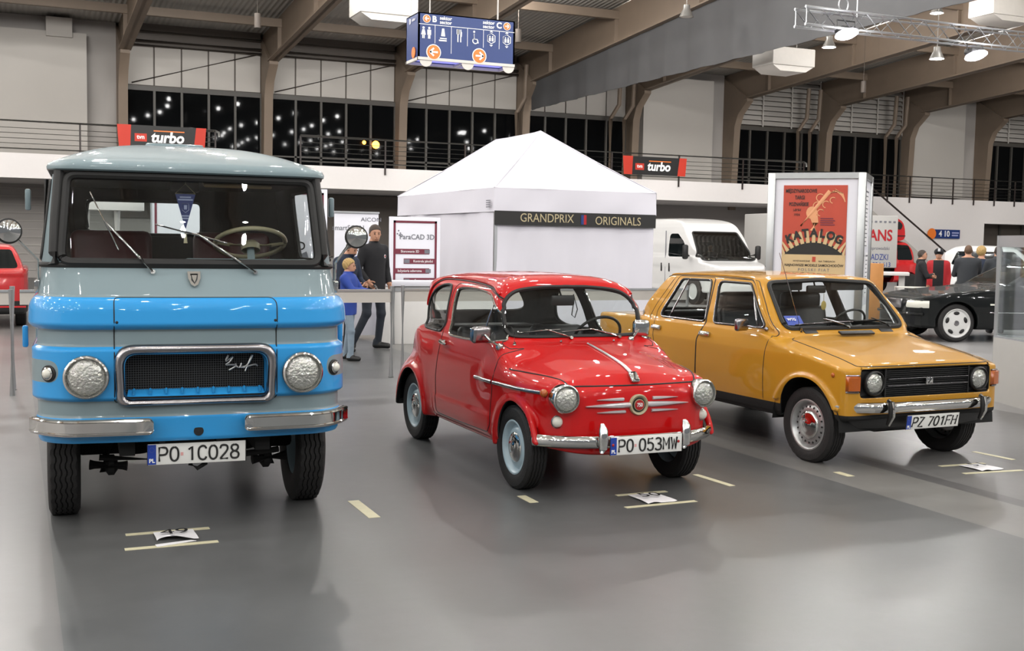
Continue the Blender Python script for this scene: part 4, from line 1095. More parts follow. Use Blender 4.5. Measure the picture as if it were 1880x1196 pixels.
    p, n = drop(bb, [(0, -3, .565)], (0, 1, 0))[0]; m = MB(); m.lathe([(.026, .002), (.0005, .003)], p, (0, -1, 0), 24); m.build('crank_hole', 'ink', root)
    for x, z in ((-.412, 1.155), (.405, 1.16)):
        p, n = drop(bb, [(x, -3, z)], (0, 1, 0))[0]; m = MB(); m.ball(p, (.008, .005, .008), 10, 6); m.build('latch', 'ink', root)
    # bumpers: two chrome halves
    for sg in (-1, 1):
        xs = [.235, .245, .26]+list(np.linspace(.29, .62, 10))+list(np.linspace(.65, .832, 14))
        by = lambda x: -.812+(.02*(abs(x)/.6)**2)+(.0 if abs(x) < .60 else .22*((abs(x)-.60)/.245)**2.2)
        rows = []
        for x in xs:
            y = by(x); t = Vector((.02, by(x+.01)-by(x-.01), 0)).normalized(); n = Vector((t.y, -t.x, 0)); inset = .6 if x < .24 else (.9 if x < .25 else 1)
            flat = 1 if .27 < x < .80 else .25
            c = Vector((x*sg, y, .607)); n = Vector((n.x*sg, n.y, 0))
            rows.append([c+n*a*inset+Vector((0, 0, b*inset)) for a, b in ((-.05, .034), (-.014, .045), (.012, .041), (.018, .034), (.018-.007*flat, .028), (.018-.007*flat, -.022), (.018, -.028), (.010, -.041), (-.012, -.045), (-.05, -.036))])
        m = MB(); m.grid(rows); m.add(rows[0], [tuple(range(10))]); m.add(rows[-1], [tuple(range(10))[::-1]]); m.build('bumper', 'chrome', root, ang=35)
    lettered_plate(root, (-.003, -.695, .438), (0, -1, -.03), 'PO 1C028', wide=.92)
    m = MB(); m.boxe((-.20, -.69, .485), (-.17, -.66, .51)); m.boxe((.10, -.69, .485), (.17, -.66, .51)); m.build('plate_bracket', 'black_trim', root)
    # crest, wipers, mirrors
    p, n = drop(bb, [(-.013, -3, 1.375)], (0, 1, 0))[0]; rt = rot_to(n)
    m = MB(); m.prism([(-.034, .044), (.034, .044), (.032, .0), (.018, -.040), (0, -.052), (-.018, -.040), (-.032, .0)], p+n*.002, rt.col[0], rt.col[1], .014, n); cr = m.build('crest', 'chrome', root)
    m = MB(); m.tube([p+n*.018+rt @ Vector(v) for v in ((-.018, .025, 0), (.018, .025, 0), (.012, -.01, 0), (0, -.034, 0), (-.012, -.01, 0))], .004, 6, closed=True); m.build('crest_shield', 'black_trim', cr)
    e = lambda x, z: (lambda r: r[0][0])(drop(bb, [(x, -3, z)], (0, 1, 0)))
    nn = (0, -.97, .2)
    wiper(root, e(-.225, 1.413), e(-.535, 1.835), e(-.395, 1.525), e(-.462, 1.675), nn, .007)
    wiper(root, e(.315, 1.413), e(-.205, 1.668), e(.17, 1.572), e(.005, 1.622), nn, .007)
    for sg in (-1, 1):
        b = Vector((sg*.775, -.40, 1.33)); p1 = Vector((sg*.80, -.45, 1.47)); c = Vector((sg*.895, -.56, 1.62)) if sg > 0 else Vector((sg*.935, -.56, 1.62))
        m = MB(); m.tube([b+Vector((0, 0, -.05)), b+Vector((sg*.02, -.02, 0)), b+Vector((sg*.025, -.03, .05)), p1, c-Vector((sg*.02, -.02, .02)), c], .008, 8); m.box(b+Vector((sg*.03, -.01, .0)), (.03, .06, .07), .008); mr = m.build('mirror', 'chrome', root)
        m = MB(); d = Vector((-sg*.15+.10, -1, .05)).normalized(); m.lathe([(.0005, .006), (.052, .004), (.058, .0), (.066, -.002), (.067, -.012), (.060, -.024), (.0005, -.035)], c+d*.02, d, 32); m.build('mirror_rim', 'rubber', mr)
        m = MB(); m.lathe([(.0005, .016), (.03, .013), (.057, .004), (.059, -.002)], c+d*.02, d, 32); m.build('mirror_back', 'chrome', mr)
        m = MB(); m.box((sg*.86, -.02, 1.80), (.03, .05, .12), .01); m.build('hinge', 'truck_grey', root)
        m = MB(); m.box((sg*.875, -.22, 1.045), (.03, .05, .12), .01); m.build('hinge', 'truck_blue', root)
    # inside
    for x, w in ((-.40, .50), (.36, .50)):
        m = MB(); m.box((x, .50, 1.10), (w, .50, .14), .05, seg=3); s_ = m.build('seat', 'seat_red', root)
        m = MB(); m.box((x, .80, 1.40), (w, .12, .48), .05, Matrix.Rotation(-.12, 3, 'X'), seg=3); m.build('backrest', 'seat_red', s_)
    steering_wheel(root, (.365, -.06, 1.575), (.0, .42, .90), .205, .014, 'ivory', .055, .35, (.0, PI))
    m = MB(); m.boxe((-.70, -.42, 1.36), (.70, -.22, 1.43), .03); m.build('dashboard', 'liner', root)
    m = MB(); m.boxe((-.04, -.40, 1.42), (.66, -.25, 1.485), .02); m.build('instrument_binnacle', 'truck_grey', root)
    m = MB(); m.boxe((-.60, .0, .78), (.65, 1.15, .82)); m.boxe((-.25, -.2, .82), (.25, .6, 1.1), .05); m.build('cab_floor', 'liner', root)
    m = MB(); m.prism([(-.055, .10), (.055, .10), (0, -.10)], (-.035, -.385, 1.745), (1, 0, 0), (0, 0, 1), .004, (0, -1, 0)); pn = m.build('pennant', mat('pennant_blue', '#1c2a62', .6, noise=.1), root)
    m = MB(); m.tube([(-.09, -.387, 1.845), (-.035, -.387, 1.90), (.02, -.387, 1.845)], .0015, 5); m.tube([(-.035, -.387, 1.90), (-.035, -.387, 1.93)], .0015, 5); m.build('cord', 'ivory', pn)
    m = MB(); m.tube([(-.09, -.388, 1.845), (.02, -.388, 1.845)], .003, 6); m.tube([(-.035, -.388, 1.64), (-.035, -.388, 1.62), (-.035, -.388, 1.57)], [.004, .006, .011], 8); m.build('tassel', 'ivory', pn)
    m = MB()
    for z, w in ((1.826, .06), (1.812, .080), (1.722, .040), (1.708, .034)):
        m.boxe((-.035-w/2, -.3905, z-.004), (-.035+w/2, -.389, z+.004))
    q = [(-.053, 1.79), (-.017, 1.79), (-.017, 1.755), (-.035, 1.74), (-.053, 1.755)]; m.tube([(x, -.390, z) for x, z in q], .002, 5, closed=True); m.boxe((-.043, -.3905, 1.758), (-.027, -.389, 1.782))
    m.build('pennant_print', mat('print_pale', '#8f97b4', .6), pn)
    m = MB(); m.box((-.035, -.335, 1.885), (.16, .03, .06), .012); m.build('rear_view_mirror', 'liner', root)
    m = MB(); m.box((.26, -.30, 1.905), (.38, .10, .02), .008, Matrix.Rotation(.2, 3, 'X')); m.build('sun_visor', mat('visor_tan', '#8a7350', .6), root)
    # chassis, axle, load bed
    m = MB()
    for sg in (-1, 1): m.boxe((sg*.36-.04, -.60, .42), (sg*.36+.04, 3.35, .52))
    m.boxe((-.62, -.05, .33), (.62, .06, .42), .03); m.boxe((-.2, -.45, .34), (.12, .5, .60), .08)
    for sg in (-1, 1):
        m.tube([(sg*.45, -.12, .25), (sg*.47, -.10, .40), (sg*.44, -.05, .60)], .05, 10); m.tube([(sg*.35, -.25, .30), (sg*.55, -.22, .31)], .03, 8); m.cyl((sg*.30, -.16, .36), (sg*.30, -.16, .56), .07)
        m.lathe([(.03, .0), (.06, .02), (.06, .05), (.03, .07)], (sg*.40, -.2, .30), (sg, 0, 0), 12)
    m.tube([(-.5, -.28, .36), (0, -.30, .32), (.5, -.28, .36)], .018, 8); m.tube([(-.04, -.64, .37), (0, -.66, .345), (.05, -.64, .37)], .012, 8)
    m.build('chassis', 'underbody', root, weld=False)
    m = MB()
    for sg in (-1, 1):
        q = [(.42*math.cos(t), .45+.43*math.sin(t)) for t in np.linspace(.34, PI-.34, 17)]
        m.grid([[(sg*.42, a, b) for a, b in q], [(sg*.80, a, b) for a, b in q]]); m.add([(sg*.42, a, b) for a, b in q], [tuple(range(17))])
    m.boxe((-.70, -.50, .60), (.70, 1.2, .62)); m.build('wheel_housing', 'underbody', root, weld=False)
    m = MB(); m.boxe((-.86, 1.30, .74), (.86, 3.50, .80), .01)
    for sg in (-1, 1): m.boxe((sg*.86-.02, 1.30, .80), (sg*.86+.02, 3.50, 1.22), .01)
    m.boxe((-.86, 1.30, .80), (.86, 1.33, 1.22), .01); m.boxe((-.86, 3.47, .80), (.86, 3.50, 1.22), .01); m.build('load_bed', 'truck_grey', root)
    for sg in (-1, 1):
        wheel(root, (sg*.685, 0, .366), sg, .372, .172, .215, 'truck', 5, .004, .10)
        wheel(root, (sg*.685, 2.70, .366), sg, .372, .172, .215, 'truck', 5, .004, .10)
    return root
build_truck()
# ---------------------------------------------------------------- the exhibition hall
EXPOSURE = -.42; WORLD = (.93, .96, 1.0); WORLD_S = .30
mat('wall_white', '#d9d6d2', .7, noise=.03, nscale=.8)
mat('wall_panel', '#b9b4ad', .7, noise=.06, nscale=.6)
mat('wall_grey', '#a5a09b', .75, noise=.05, nscale=.8)
mat('balcony_white', '#e4dfdc', .6, noise=.02)
mat('steel_brown', '#7e6f60', .6, noise=.08, nscale=2)
mat('steel_dark', '#5d554e', .6, noise=.08, nscale=2)
mat('drape_grey', '#525253', .9, noise=.10, nscale=1.5)
mat('dark_frame', '#4a4742', .5, noise=.05)
mat('night_pane', '#0b0c0d', .03, spec=.035, noise=.2, nscale=.7)
mat('rail_metal', '#a8a8a4', .3, .85, noise=.03)
mat('rail_dark', '#2e2522', .5)
mat('board_white', '#dedee6', .45, noise=.02)
mat('maroon', '#6e2436', .5, noise=.04)
mat('alu', '#b6b8ba', .35, .8, noise=.03)
mat('tent_fabric', '#d2d0d8', .75, noise=.02, nscale=3, bump=.06, bscale=4)
mat('banner_black', '#171615', .55, noise=.1)
mat('gold_ink', '#b3a583', .5)
mat('sign_blue', '#17336f', .4, noise=.04)
mat('sign_orange', '#ea7a2c', .45)
mat('tape_cream', '#c9c3a4', .6, noise=.08, nscale=20)
mat('paper', '#e9e8ea', .6, noise=.02)
mat('counter_white', '#dddbd8', .5, noise=.03)
mat('heater_white', '#cfcac2', .5, noise=.05)
mat('wood', '#b98046', .5, noise=.15, nscale=6)
mat('carpet_red', '#d8503a', .9, noise=.1)

# floor: coated concrete with cover strips let in along the hall
def floor_material():
    m = bpy.data.materials.new('floor_coating'); m.use_nodes = True; nt = m.node_tree; b = nt.nodes['Principled BSDF']
    N = nt.nodes.new; L = nt.links.new
    tc = N('ShaderNodeTexCoord'); sp = N('ShaderNodeSeparateXYZ'); L(tc.outputs['Object'], sp.inputs[0])
    n1 = N('ShaderNodeTexNoise'); n1.inputs['Scale'].default_value = .9; n1.inputs['Detail'].default_value = 8; n1.inputs['Roughness'].default_value = .65; L(tc.outputs['Object'], n1.inputs['Vector'])
    n2 = N('ShaderNodeTexNoise'); n2.inputs['Scale'].default_value = 9; n2.inputs['Detail'].default_value = 5; L(tc.outputs['Object'], n2.inputs['Vector'])
    cr = N('ShaderNodeValToRGB'); e = cr.color_ramp; e.interpolation = 'CONSTANT'
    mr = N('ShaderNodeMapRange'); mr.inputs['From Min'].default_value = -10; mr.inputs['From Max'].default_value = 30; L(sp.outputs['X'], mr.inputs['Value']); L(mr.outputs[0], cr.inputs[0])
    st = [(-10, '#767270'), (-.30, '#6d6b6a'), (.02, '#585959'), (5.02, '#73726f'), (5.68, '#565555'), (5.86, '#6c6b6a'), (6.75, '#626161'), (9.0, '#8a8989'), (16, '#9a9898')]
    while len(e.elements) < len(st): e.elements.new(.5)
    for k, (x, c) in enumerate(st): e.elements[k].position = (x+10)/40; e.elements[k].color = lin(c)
    m1 = N('ShaderNodeMapRange'); m1.inputs['From Min'].default_value = .3; m1.inputs['From Max'].default_value = .7; m1.inputs['To Min'].default_value = .86; m1.inputs['To Max'].default_value = 1.12; L(n1.outputs['Fac'], m1.inputs['Value'])
    m2 = N('ShaderNodeMapRange'); m2.inputs['To Min'].default_value = .94; m2.inputs['To Max'].default_value = 1.06; L(n2.outputs['Fac'], m2.inputs['Value'])
    mu = N('ShaderNodeMath'); mu.operation = 'MULTIPLY'; L(m1.outputs[0], mu.inputs[0]); L(m2.outputs[0], mu.inputs[1])
    mx = N('ShaderNodeMix'); mx.data_type = 'RGBA'; mx.blend_type = 'MULTIPLY'; mx.inputs['Factor'].default_value = 1; L(cr.outputs[0], mx.inputs['A']); L(mu.outputs[0], mx.inputs['B'])
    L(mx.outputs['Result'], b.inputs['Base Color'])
    m3 = N('ShaderNodeMapRange'); m3.inputs['To Min'].default_value = .22; m3.inputs['To Max'].default_value = .42; L(n1.outputs['Fac'], m3.inputs['Value']); L(m3.outputs[0], b.inputs['Roughness'])
    b.inputs['Specular IOR Level'].default_value = .5
    bp = N('ShaderNodeBump'); bp.inputs['Strength'].default_value = .04; bp.inputs['Distance'].default_value = .01; L(n2.outputs['Fac'], bp.inputs['Height']); L(bp.outputs[0], b.inputs['Normal'])
    M['floor_coating'] = m
floor_material()
def deck_material():
    m = bpy.data.materials.new('roof_deck'); m.use_nodes = True; nt = m.node_tree; b = nt.nodes['Principled BSDF']
    N = nt.nodes.new; L = nt.links.new
    tc = N('ShaderNodeTexCoord'); w = N('ShaderNodeTexWave'); w.bands_direction = 'X'; w.inputs['Scale'].default_value = 1.6; L(tc.outputs['Object'], w.inputs['Vector'])
    bp = N('ShaderNodeBump'); bp.inputs['Strength'].default_value = .6; bp.inputs['Distance'].default_value = .05; L(w.outputs['Fac'], bp.inputs['Height']); L(bp.outputs[0], b.inputs['Normal'])
    b.inputs['Base Color'].default_value = lin('#a8a49d'); b.inputs['Roughness'].default_value = .65
    M['roof_deck'] = m
deck_material()

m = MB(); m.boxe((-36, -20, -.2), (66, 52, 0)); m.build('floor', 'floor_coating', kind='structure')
SL = .066; roof_z = lambda y: 9.75+SL*(46-y)
m = MB(); m.add([(-36, -20, roof_z(-20)), (66, -20, roof_z(-20)), (66, 47, roof_z(47)), (-36, 47, roof_z(47)), (-36, -20, roof_z(-20)+.2), (66, -20, roof_z(-20)+.2), (66, 47, roof_z(47)+.2), (-36, 47, roof_z(47)+.2)],
                [(0, 1, 2, 3), (7, 6, 5, 4), (0, 4, 5, 1), (1, 5, 6, 2), (2, 6, 7, 3), (3, 7, 4, 0)]); m.build('ceiling', 'roof_deck', kind='structure')
m = MB(); m.boxe((-36, 46.9, 0), (66, 47.2, 11)); m.build('wall_back', 'wall_grey', kind='structure')
m = MB(); m.boxe((-36.3, -20, 0), (-36, 47, 14)); m.build('wall_left', 'wall_white', kind='structure')
m = MB(); m.boxe((66, -20, 0), (66.3, 47, 14)); m.build('wall_right', 'wall_white', kind='structure')
# portal frames
PX = [-12.9, -7.35, -1.8, 3.85, 9.30, 14.87, 20.45, 25.9, 31.35, 36.75, 42.0, 47.3, 52.7]
for k, x in enumerate(PX):
    y0 = 46.; zb = 8.35
    m = MB(); m.prism([(46.35, 3.3), (45.75, 3.3), (45.55, 7.2), (45.30, 7.75), (44.6, 8.30), (44.6, 8.42), (46.6, 9.6), (46.6, 3.3)], (x-.17, 0, 0), (0, 1, 0), (0, 0, 1), .34, (1, 0, 0))
    m.prism([(46.6, zb+.02), (44.6, zb+SL*1.4), (-19, zb+SL*65), (-19, zb+SL*65+1.25), (46.6, zb+1.32)], (x-.06, 0, 0), (0, 1, 0), (0, 0, 1), .12, (1, 0, 0))
    m.prism([(44.8, zb+SL*1.2), (-19, zb+SL*65), (-19, zb+SL*65+.05), (44.8, zb+SL*1.2+.05)], (x-.22, 0, 0), (0, 1, 0), (0, 0, 1), .44, (1, 0, 0))
    for q in range(10):
        yy = 43-5.6*q; m.boxe((x-.20, yy-.03, zb+SL*(46-yy)), (x+.20, yy+.03, zb+SL*(46-yy)+1.2))
    m.build('trim_%d' % (k+1), 'steel_brown', kind='structure', weld=False)
m = MB()
for y in (43, 37.4, 31.8, 26.2, 20.6, 15):
    m.boxe((-30, y-.10, roof_z(y)-.52), (60, y+.10, roof_z(y)-.22))
m.build('trim_14', 'steel_brown', kind='structure', weld=False)
# back wall bays
wn = 0
bays = list(zip(PX[:-1], PX[1:]))
for k, (a, b) in enumerate(bays):
    a += .17; b -= .17; y = 46.25
    solid = k in (2, 7, 10)
    if k < 2: continue
    if solid:
        m = MB()
        if k == 2: m.boxe((a-6, y-.25, 4.3), (2.60, y+.2, 9.1)); m.boxe((1.2, y-.4, 8.9), (2.1, y+.2, 9.6))
        elif k == 7: m.boxe((a+.45, y-.25, 4.3), (b-.9, y+.2, 9.3))
        else: m.boxe((a+.3, y-.25, 4.3), (b-1.2, y+.2, 9.2))
        m.build('wall_panel_%d' % k if False else 'trim_%d' % (20+k), 'wall_panel', kind='structure')
        m = MB(); m.boxe((a, y+.25, 3.3), (b, y+.4, 9.7)); m.build('trim_%d' % (40+k), 'wall_grey', kind='structure')
        continue
    wn += 1
    n = 5; ws_ = (b-a)/n
    w = empty('window_%d' % wn, (a, y, 4.25)); w['kind'] = 'structure'
    m = MB(); m.boxe((0, .02, -.9), (b-a, .05, 3.0)); m.build('glazing', 'night_pane', w)
    m = MB()
    for q in range(n+1): m.boxe((ws_*q-.045, -.08, -.9), (ws_*q+.045, .02, 3.0))
    m.boxe((0, -.10, 2.92), (b-a, .02, 3.10)); m.boxe((0, -.08, .62), (b-a, .02, .68)); m.build('window_frame', 'dark_frame', w)
    if k < 7:
        m = MB()
        for q in range(n): m.boxe((ws_*q+.03, .0, 3.14), (ws_*(q+1)-.03, .06, 4.60))
        m.build('upper_panels', 'wall_panel', w)
        m = MB(); m.boxe((0, .06, 3.1), (b-a, .12, 5.6))
        for z in (4.62, 4.80, 5.15): m.tube([(0, -.12, z), (b-a, -.12, z)], .05, 8)
        m.tube([(.2, -.05, 3.2), (b-a-.2, -.05, 4.6)], .025, 6); m.build('pipe_rack', 'steel_dark', w)
    else:
        m = MB()
        for z in np.arange(3.2, 5.4, .24):
            m.add([(0, -.10, z), (b-a, -.10, z), (b-a, .06, z+.20), (0, .06, z+.20), (0, -.09, z-.02), (b-a, -.09, z-.02), (b-a, .07, z+.18), (0, .07, z+.18)], [(0, 1, 2, 3), (7, 6, 5, 4), (0, 4, 5, 1), (2, 6, 7, 3)])
        for q in range(4): m.boxe(((b-a)/3*q-.03, -.13, 3.1), ((b-a)/3*q+.03, -.09, 5.5))
        m.build('louvres', 'wall_panel', w, weld=False)
        m = MB(); m.boxe((0, .10, 3.1), (b-a, .14, 5.6)); m.build('upper_backing', 'steel_dark', w)
# pipes and ducts beside the columns
m = MB()
for x in (20.0, 24.6, 25.3, 34.9, 35.6, 40.3, 41.0):
    m.tube([(x, 45.6, 4.2), (x, 45.6, 7.2), (x+.25, 45.3, 7.8), (x+.25, 45.2, 9.2)], .10, 8)
m.build('trim_60', 'steel_brown', kind='structure', weld=False)
# grey drape along one frame
ys = np.linspace(18.0, 45.2, 90)
m = MB(); rows = []
for y in ys:
    j = .05*math.sin(y*3.1)+.03*math.sin(y*7.7)
    rows.append([(20.45+j*f, y, z) for f, z in ((.2, 8.45+SL*(46-y)), (.7, 7.9+(SL*.6)*(46-y)), (1, 7.28+.004*(46-y)))])
m.grid(rows); m.grid([[(x+.03, y, z) for x, y, z in r] for r in rows]); tag(m.build('hanging_drape', 'drape_grey', weld=False), 'long grey fabric drape hanging along a roof beam above the tent', 'drape')
# balcony
m = MB(); m.boxe((-36, 41, 3.45), (33.4, 46.9, 4.26)); m.build('trim_61', 'balcony_white', kind='structure')
m = MB(); m.boxe((-36, 45.9, 0), (36, 46.1, 3.45)); m.build('wall_under', 'wall_grey', kind='structure')
m = MB()
for z in np.arange(.3, 3.4, .30): m.boxe((-36, 45.86, z-.012), (3, 45.91, z+.012))
m.build('trim_62', 'wall_panel', kind='structure', weld=False)
m = MB(); m.boxe((6.5, 45.7, .9), (18.0, 45.95, 3.4)); m.boxe((3.5, 45.7, 2.3), (6.5, 45.95, 3.4)); m.build('trim_63', 'steel_dark', kind='structure')
m = MB(); m.boxe((33.4, 44, 0), (45.5, 44.3, 4.11)); m.boxe((45.5, 44, 2.95), (64, 44.3, 4.11)); m.boxe((33.4, 41, 0), (33.7, 44.2, 4.11)); m.build('wall_stair', 'balcony_white', kind='structure')
m = MB(); m.boxe((44.6, 45.5, 0), (64, 45.8, 2.95))
m.build('door_1', 'steel_dark', kind='structure')
m = MB()
for x in np.arange(46.5, 62, 1.6): m.boxe((x-.06, 45.4, 0), (x+.06, 45.5, 2.95))
m.build('trim_64', 'dark_frame', kind='structure', weld=False)
# stair flight in front of the white wall
m = MB(); m.prism([(36.0, 3.7), (37.1, 3.7), (42.7, 0.0), (40.7, 0.0)], (0, 43.2, 0), (1, 0, 0), (0, 0, 1), .7, (0, 1, 0)); m.build('trim_65', 'wall_panel', kind='structure')
st = MB(); st.tube([(36.2, 42.9, 5.05), (37.2, 42.9, 4.45), (43.0, 42.9, .80)], .045, 8); tag(st.build('stair_handrail', 'rail_dark'), 'dark sloping handrail of the staircase on the white wall', 'handrail')
# balcony railing
def railing(name, x0, x1, y, zf, label, step=2.35, top='rail_metal', wires=5, h=1.04):
    r = empty(name, ((x0+x1)/2, y, zf), 0, label, 'railing', 'balcony railings')
    m = MB(); hw = (x1-x0)/2; m.tube([(-hw, 0, h), (hw, 0, h), (hw+.12, 0, h-.05), (hw+.14, 0, h-.2)], .045, 8); m.build('handrail', top, r)
    m = MB()
    for q in range(wires): m.tube([(-hw, 0, .14+q*(h-.2)/wires), (hw, 0, .14+q*(h-.2)/wires)], .014 if q else .03, 5)
    m.build('wires', 'rail_metal', r, weld=False)
    n = int((x1-x0)/step)
    for q in range(n+1):
        x = -hw+(x1-x0)*q/n; m = MB(); m.boxe((x-.03, -.02, -.25), (x+.03, .02, h)); m.build('post', 'rail_dark', r)
    return r
railing('balcony_railing', -20, 6.5, 40.95, 4.26, 'long balcony railing with thin wires behind the truck roof', 4.4)
railing('balcony_railing', 9.5, 31.7, 40.95, 4.26, 'balcony railing with a steel tube running behind the white tent', 3.1)
railing('balcony_railing', 33.5, 60, 43.95, 4.11, 'dark posted balcony railing above the white stair wall on the right', 1.35)
m = MB(); m.tube([(6.6, 40.9, 5.0), (6.6, 40.9, 4.2), (6.62, 40.9, 3.95)], .03, 6)
# banners on the railing
for x0, x1, zz, lab in ((3.30, 6.12, 4.62, 'black and red channel banner hung on the railing above the truck cab'), (22.7, 25.6, 4.44, 'black and red channel banner hung on the railing right of the tent')):
    w = x1-x0; h = .74; t = empty('railing_banner', ((x0+x1)/2, 40.86, zz), 0, lab, 'banner', 'banners on the balcony railing')
    m = MB(); m.boxe((-w/2, -.012, 0), (w/2, .012, h)); m.build('cloth', 'banner_black', t)
    for sg in (-1, 1):
        m = MB(); m.prism([(sg*w*.37, 0), (sg*w*.5, 0), (sg*w*.52, h), (sg*w*(.36 if sg < 0 else .40), h)], (0, -.016, 0), (1, 0, 0), (0, 0, 1), .01, (0, 1, 0)); m.build('corner_panel', mat('banner_red', '#c2331f', .6) if 'banner_red' not in M else M['banner_red'], t)
    text('turbo', (w*.06, -.018, h*.46), (0, -1, 0), .50, 'white_ink', t, bold=.018, wide=.95, shear=.15)
    m = MB(); m.boxe((-w*.32, -.02, h*.26), (-w*.18, -.016, h*.62)); m.build('logo_tag', 'banner_red', t)
    text('tvn', (-w*.25, -.024, h*.46), (0, -1, 0), .20, 'white_ink', t, bold=.006)
    m = MB(); m.boxe((-w*.10, -.02, h*.74), (w*.26, -.016, h*.79)); m.build('stripe', 'sign_orange', t)

# ---------------------------------------------------------------- hanging sector sign
t = empty('hanging_sign', (7.75, 20.35, 4.95), 0, 'blue hanging direction sign box with white pictograms and orange arrows', 'sign')
W2, D2, H2 = .955, .35, .80
m = MB(); m.boxe((-W2, -D2, 0), (W2, -D2+.03, H2)); m.boxe((-W2, D2-.03, 0), (W2, D2, H2)); m.boxe((-W2, -D2, 0), (-W2+.03, D2, H2)); m.boxe((W2-.03, -D2, 0), (W2, D2, H2)); m.boxe((-W2, -D2, H2-.02), (W2, D2, H2)); m.build('box', 'sign_blue', t)
m = MB(); m.boxe((-W2-.005, -D2-.012, -.05), (W2+.005, -D2+.04, .0)); m.boxe((-W2-.005, D2-.04, -.05), (W2+.005, D2+.012, .0)); m.boxe((-W2-.005, -D2, -.05), (-W2+.04, D2, .0)); m.boxe((W2-.04, -D2, -.05), (W2+.005, D2, .0)); m.boxe((-.02, -D2, -.04), (.02, D2, 0)); m.build('lower_frame', 'heater_white', t)
yf = -D2-.008
def arrow_disc(x, z, r, d, parent):
    m = MB(); m.lathe([(r*1.14, 0), (r*1.14, .006), (.0005, .006)], (x, yf+.004, z), (0, -1, 0), 28); a = m.build('disc_rim', 'white_ink', parent)
    m = MB(); m.lathe([(r, 0), (r, .012), (.0005, .012)], (x, yf+.004, z), (0, -1, 0), 28); m.build('arrow_disc', 'sign_orange', a)
    m = MB(); s = r*.62; m.boxe((x-s, yf-.016, z-r*.13), (x+s, yf-.009, z+r*.13))
    for k in (-1, 1): m.bar((x+d*s, yf-.0125, z), (x+d*(s-r*.62), yf-.0125, z+k*r*.55), r*.26, .007, (0, 1, 0))
    m.build('arrow', 'white_ink', a)
arrow_disc(-.80, .69, .065, -1, t); arrow_disc(.79, .69, .065, 1, t); arrow_disc(-.66, .10, .125, -1, t); arrow_disc(.24, .10, .125, 1, t)
text('B', (-.65, yf, .69), (0, -1, 0), .15, 'white_ink', t, bold=.006); text('sektor', (-.43, yf, .725), (0, -1, 0), .09, 'white_ink', t, bold=.002); text('sector', (-.43, yf, .65), (0, -1, 0), .09, 'white_ink', t, bold=.002)
text('C', (.63, yf, .69), (0, -1, 0), .15, 'white_ink', t, bold=.006); text('sektor', (.42, yf, .725), (0, -1, 0), .09, 'white_ink', t, bold=.002); text('sector', (.42, yf, .65), (0, -1, 0), .09, 'white_ink', t, bold=.002)
m = MB(); m.boxe((-W2+.01, yf, .585), (W2-.01, yf+.006, .595))
for q in range(1, 6): x = -W2+q*2*W2/6; m.boxe((x-.004, yf, .26 if q != 2 else .1), (x+.004, yf+.006, .585))
m.build('divider_lines', 'white_ink', t, weld=False)
def picto(fn): m = MB(); fn(m); m.build('pictogram', 'white_ink', t, weld=False)
B_ = lambda m, x0, z0, x1, z1: m.boxe((x0, yf-.004, z0), (x1, yf+.004, z1))
def wc(m):
    for x, f in ((-.86, 1), (-.75, 0)):
        m.lathe([(.022, 0), (.022, .006), (.0005, .006)], (x, yf+.002, .525), (0, -1, 0), 14)
        if f: m.prism([(x-.02, .495), (x+.02, .495), (x+.045, .40), (x-.045, .40)], (0, yf+.004, 0), (1, 0, 0), (0, 0, 1), .008, (0, -1, 0))
        else: B_(m, x-.035, .40, x+.035, .495)
        B_(m, x-.022, .335, x-.004, .41); B_(m, x+.004, .335, x+.022, .41)
picto(wc)
def shower(m):
    m.prism([(-.50, .54), (-.46, .54), (-.44, .40), (-.52, .40)], (0, yf+.004, 0), (1, 0, 0), (0, 0, 1), .006, (0, -1, 0)); B_(m, -.56, .31, -.41, .335); B_(m, -.54, .35, -.41, .37)
picto(shower)
def fork(m): B_(m, -.20, .32, -.18, .55); B_(m, -.215, .46, -.165, .55); B_(m, -.145, .32, -.125, .55); m.prism([(-.145, .55), (-.145, .42), (-.115, .42), (-.11, .50)], (0, yf+.004, 0), (1, 0, 0), (0, 0, 1), .006, (0, -1, 0))
picto(fork)
def chair(m):
    m.tube([(.155+.05*math.cos(a), yf, .37+.05*math.sin(a)) for a in np.linspace(2.4, 6.6, 16)], .010, 6); m.tube([(.13, yf, .50), (.135, yf, .40), (.19, yf, .40), (.215, yf, .33)], .011, 6); m.lathe([(.02, 0), (.02, .006), (.0005, .006)], (.13, yf+.002, .535), (0, -1, 0), 14)
picto(chair)
for x in (.475, .79):
    def lift(m):
        m.tube([(x+.075*px, yf, .44+.095*pz) for px, pz in ((-1, .55), (0, 1), (1, .55), (1, -.55), (0, -1), (-1, -.55))], .008, 6, closed=True)
        for k in (-1, 1): m.prism([(x-.035, .44+k*.115), (x+.035, .44+k*.115), (x, .44+k*.15)], (0, yf+.004, 0), (1, 0, 0), (0, 0, 1), .006, (0, -1, 0))
        for d in (-.028, .028): m.lathe([(.014, 0), (.014, .006), (.0005, .006)], (x+d, yf+.002, .475), (0, -1, 0), 12); B_(m, x+d-.018, .39, x+d+.018, .455)
    picto(lift)
for x in (-.80, .02, .84):
    m = MB(); m.prism([(x+.12*math.cos(a), -.05+.12*math.sin(a)) for a in np.linspace(PI, 2*PI, 16)], (0, yf+.03, 0), (1, 0, 0), (0, 0, 1), .012, (0, -1, 0)); m.build('lower_tab', 'heater_white', t)
xl = -W2-.008
m = MB(); m.lathe([(.10, 0), (.10, .010), (.0005, .010)], (xl, -.12, .10), (-1, 0, 0), 24); m.build('arrow_disc', 'sign_orange', t)
text('B', (xl-.004, .10, .69), (-1, 0, 0), .13, 'white_ink', t, bold=.004); text('sektor', (xl-.004, -.10, .70), (-1, 0, 0), .08, 'white_ink', t)
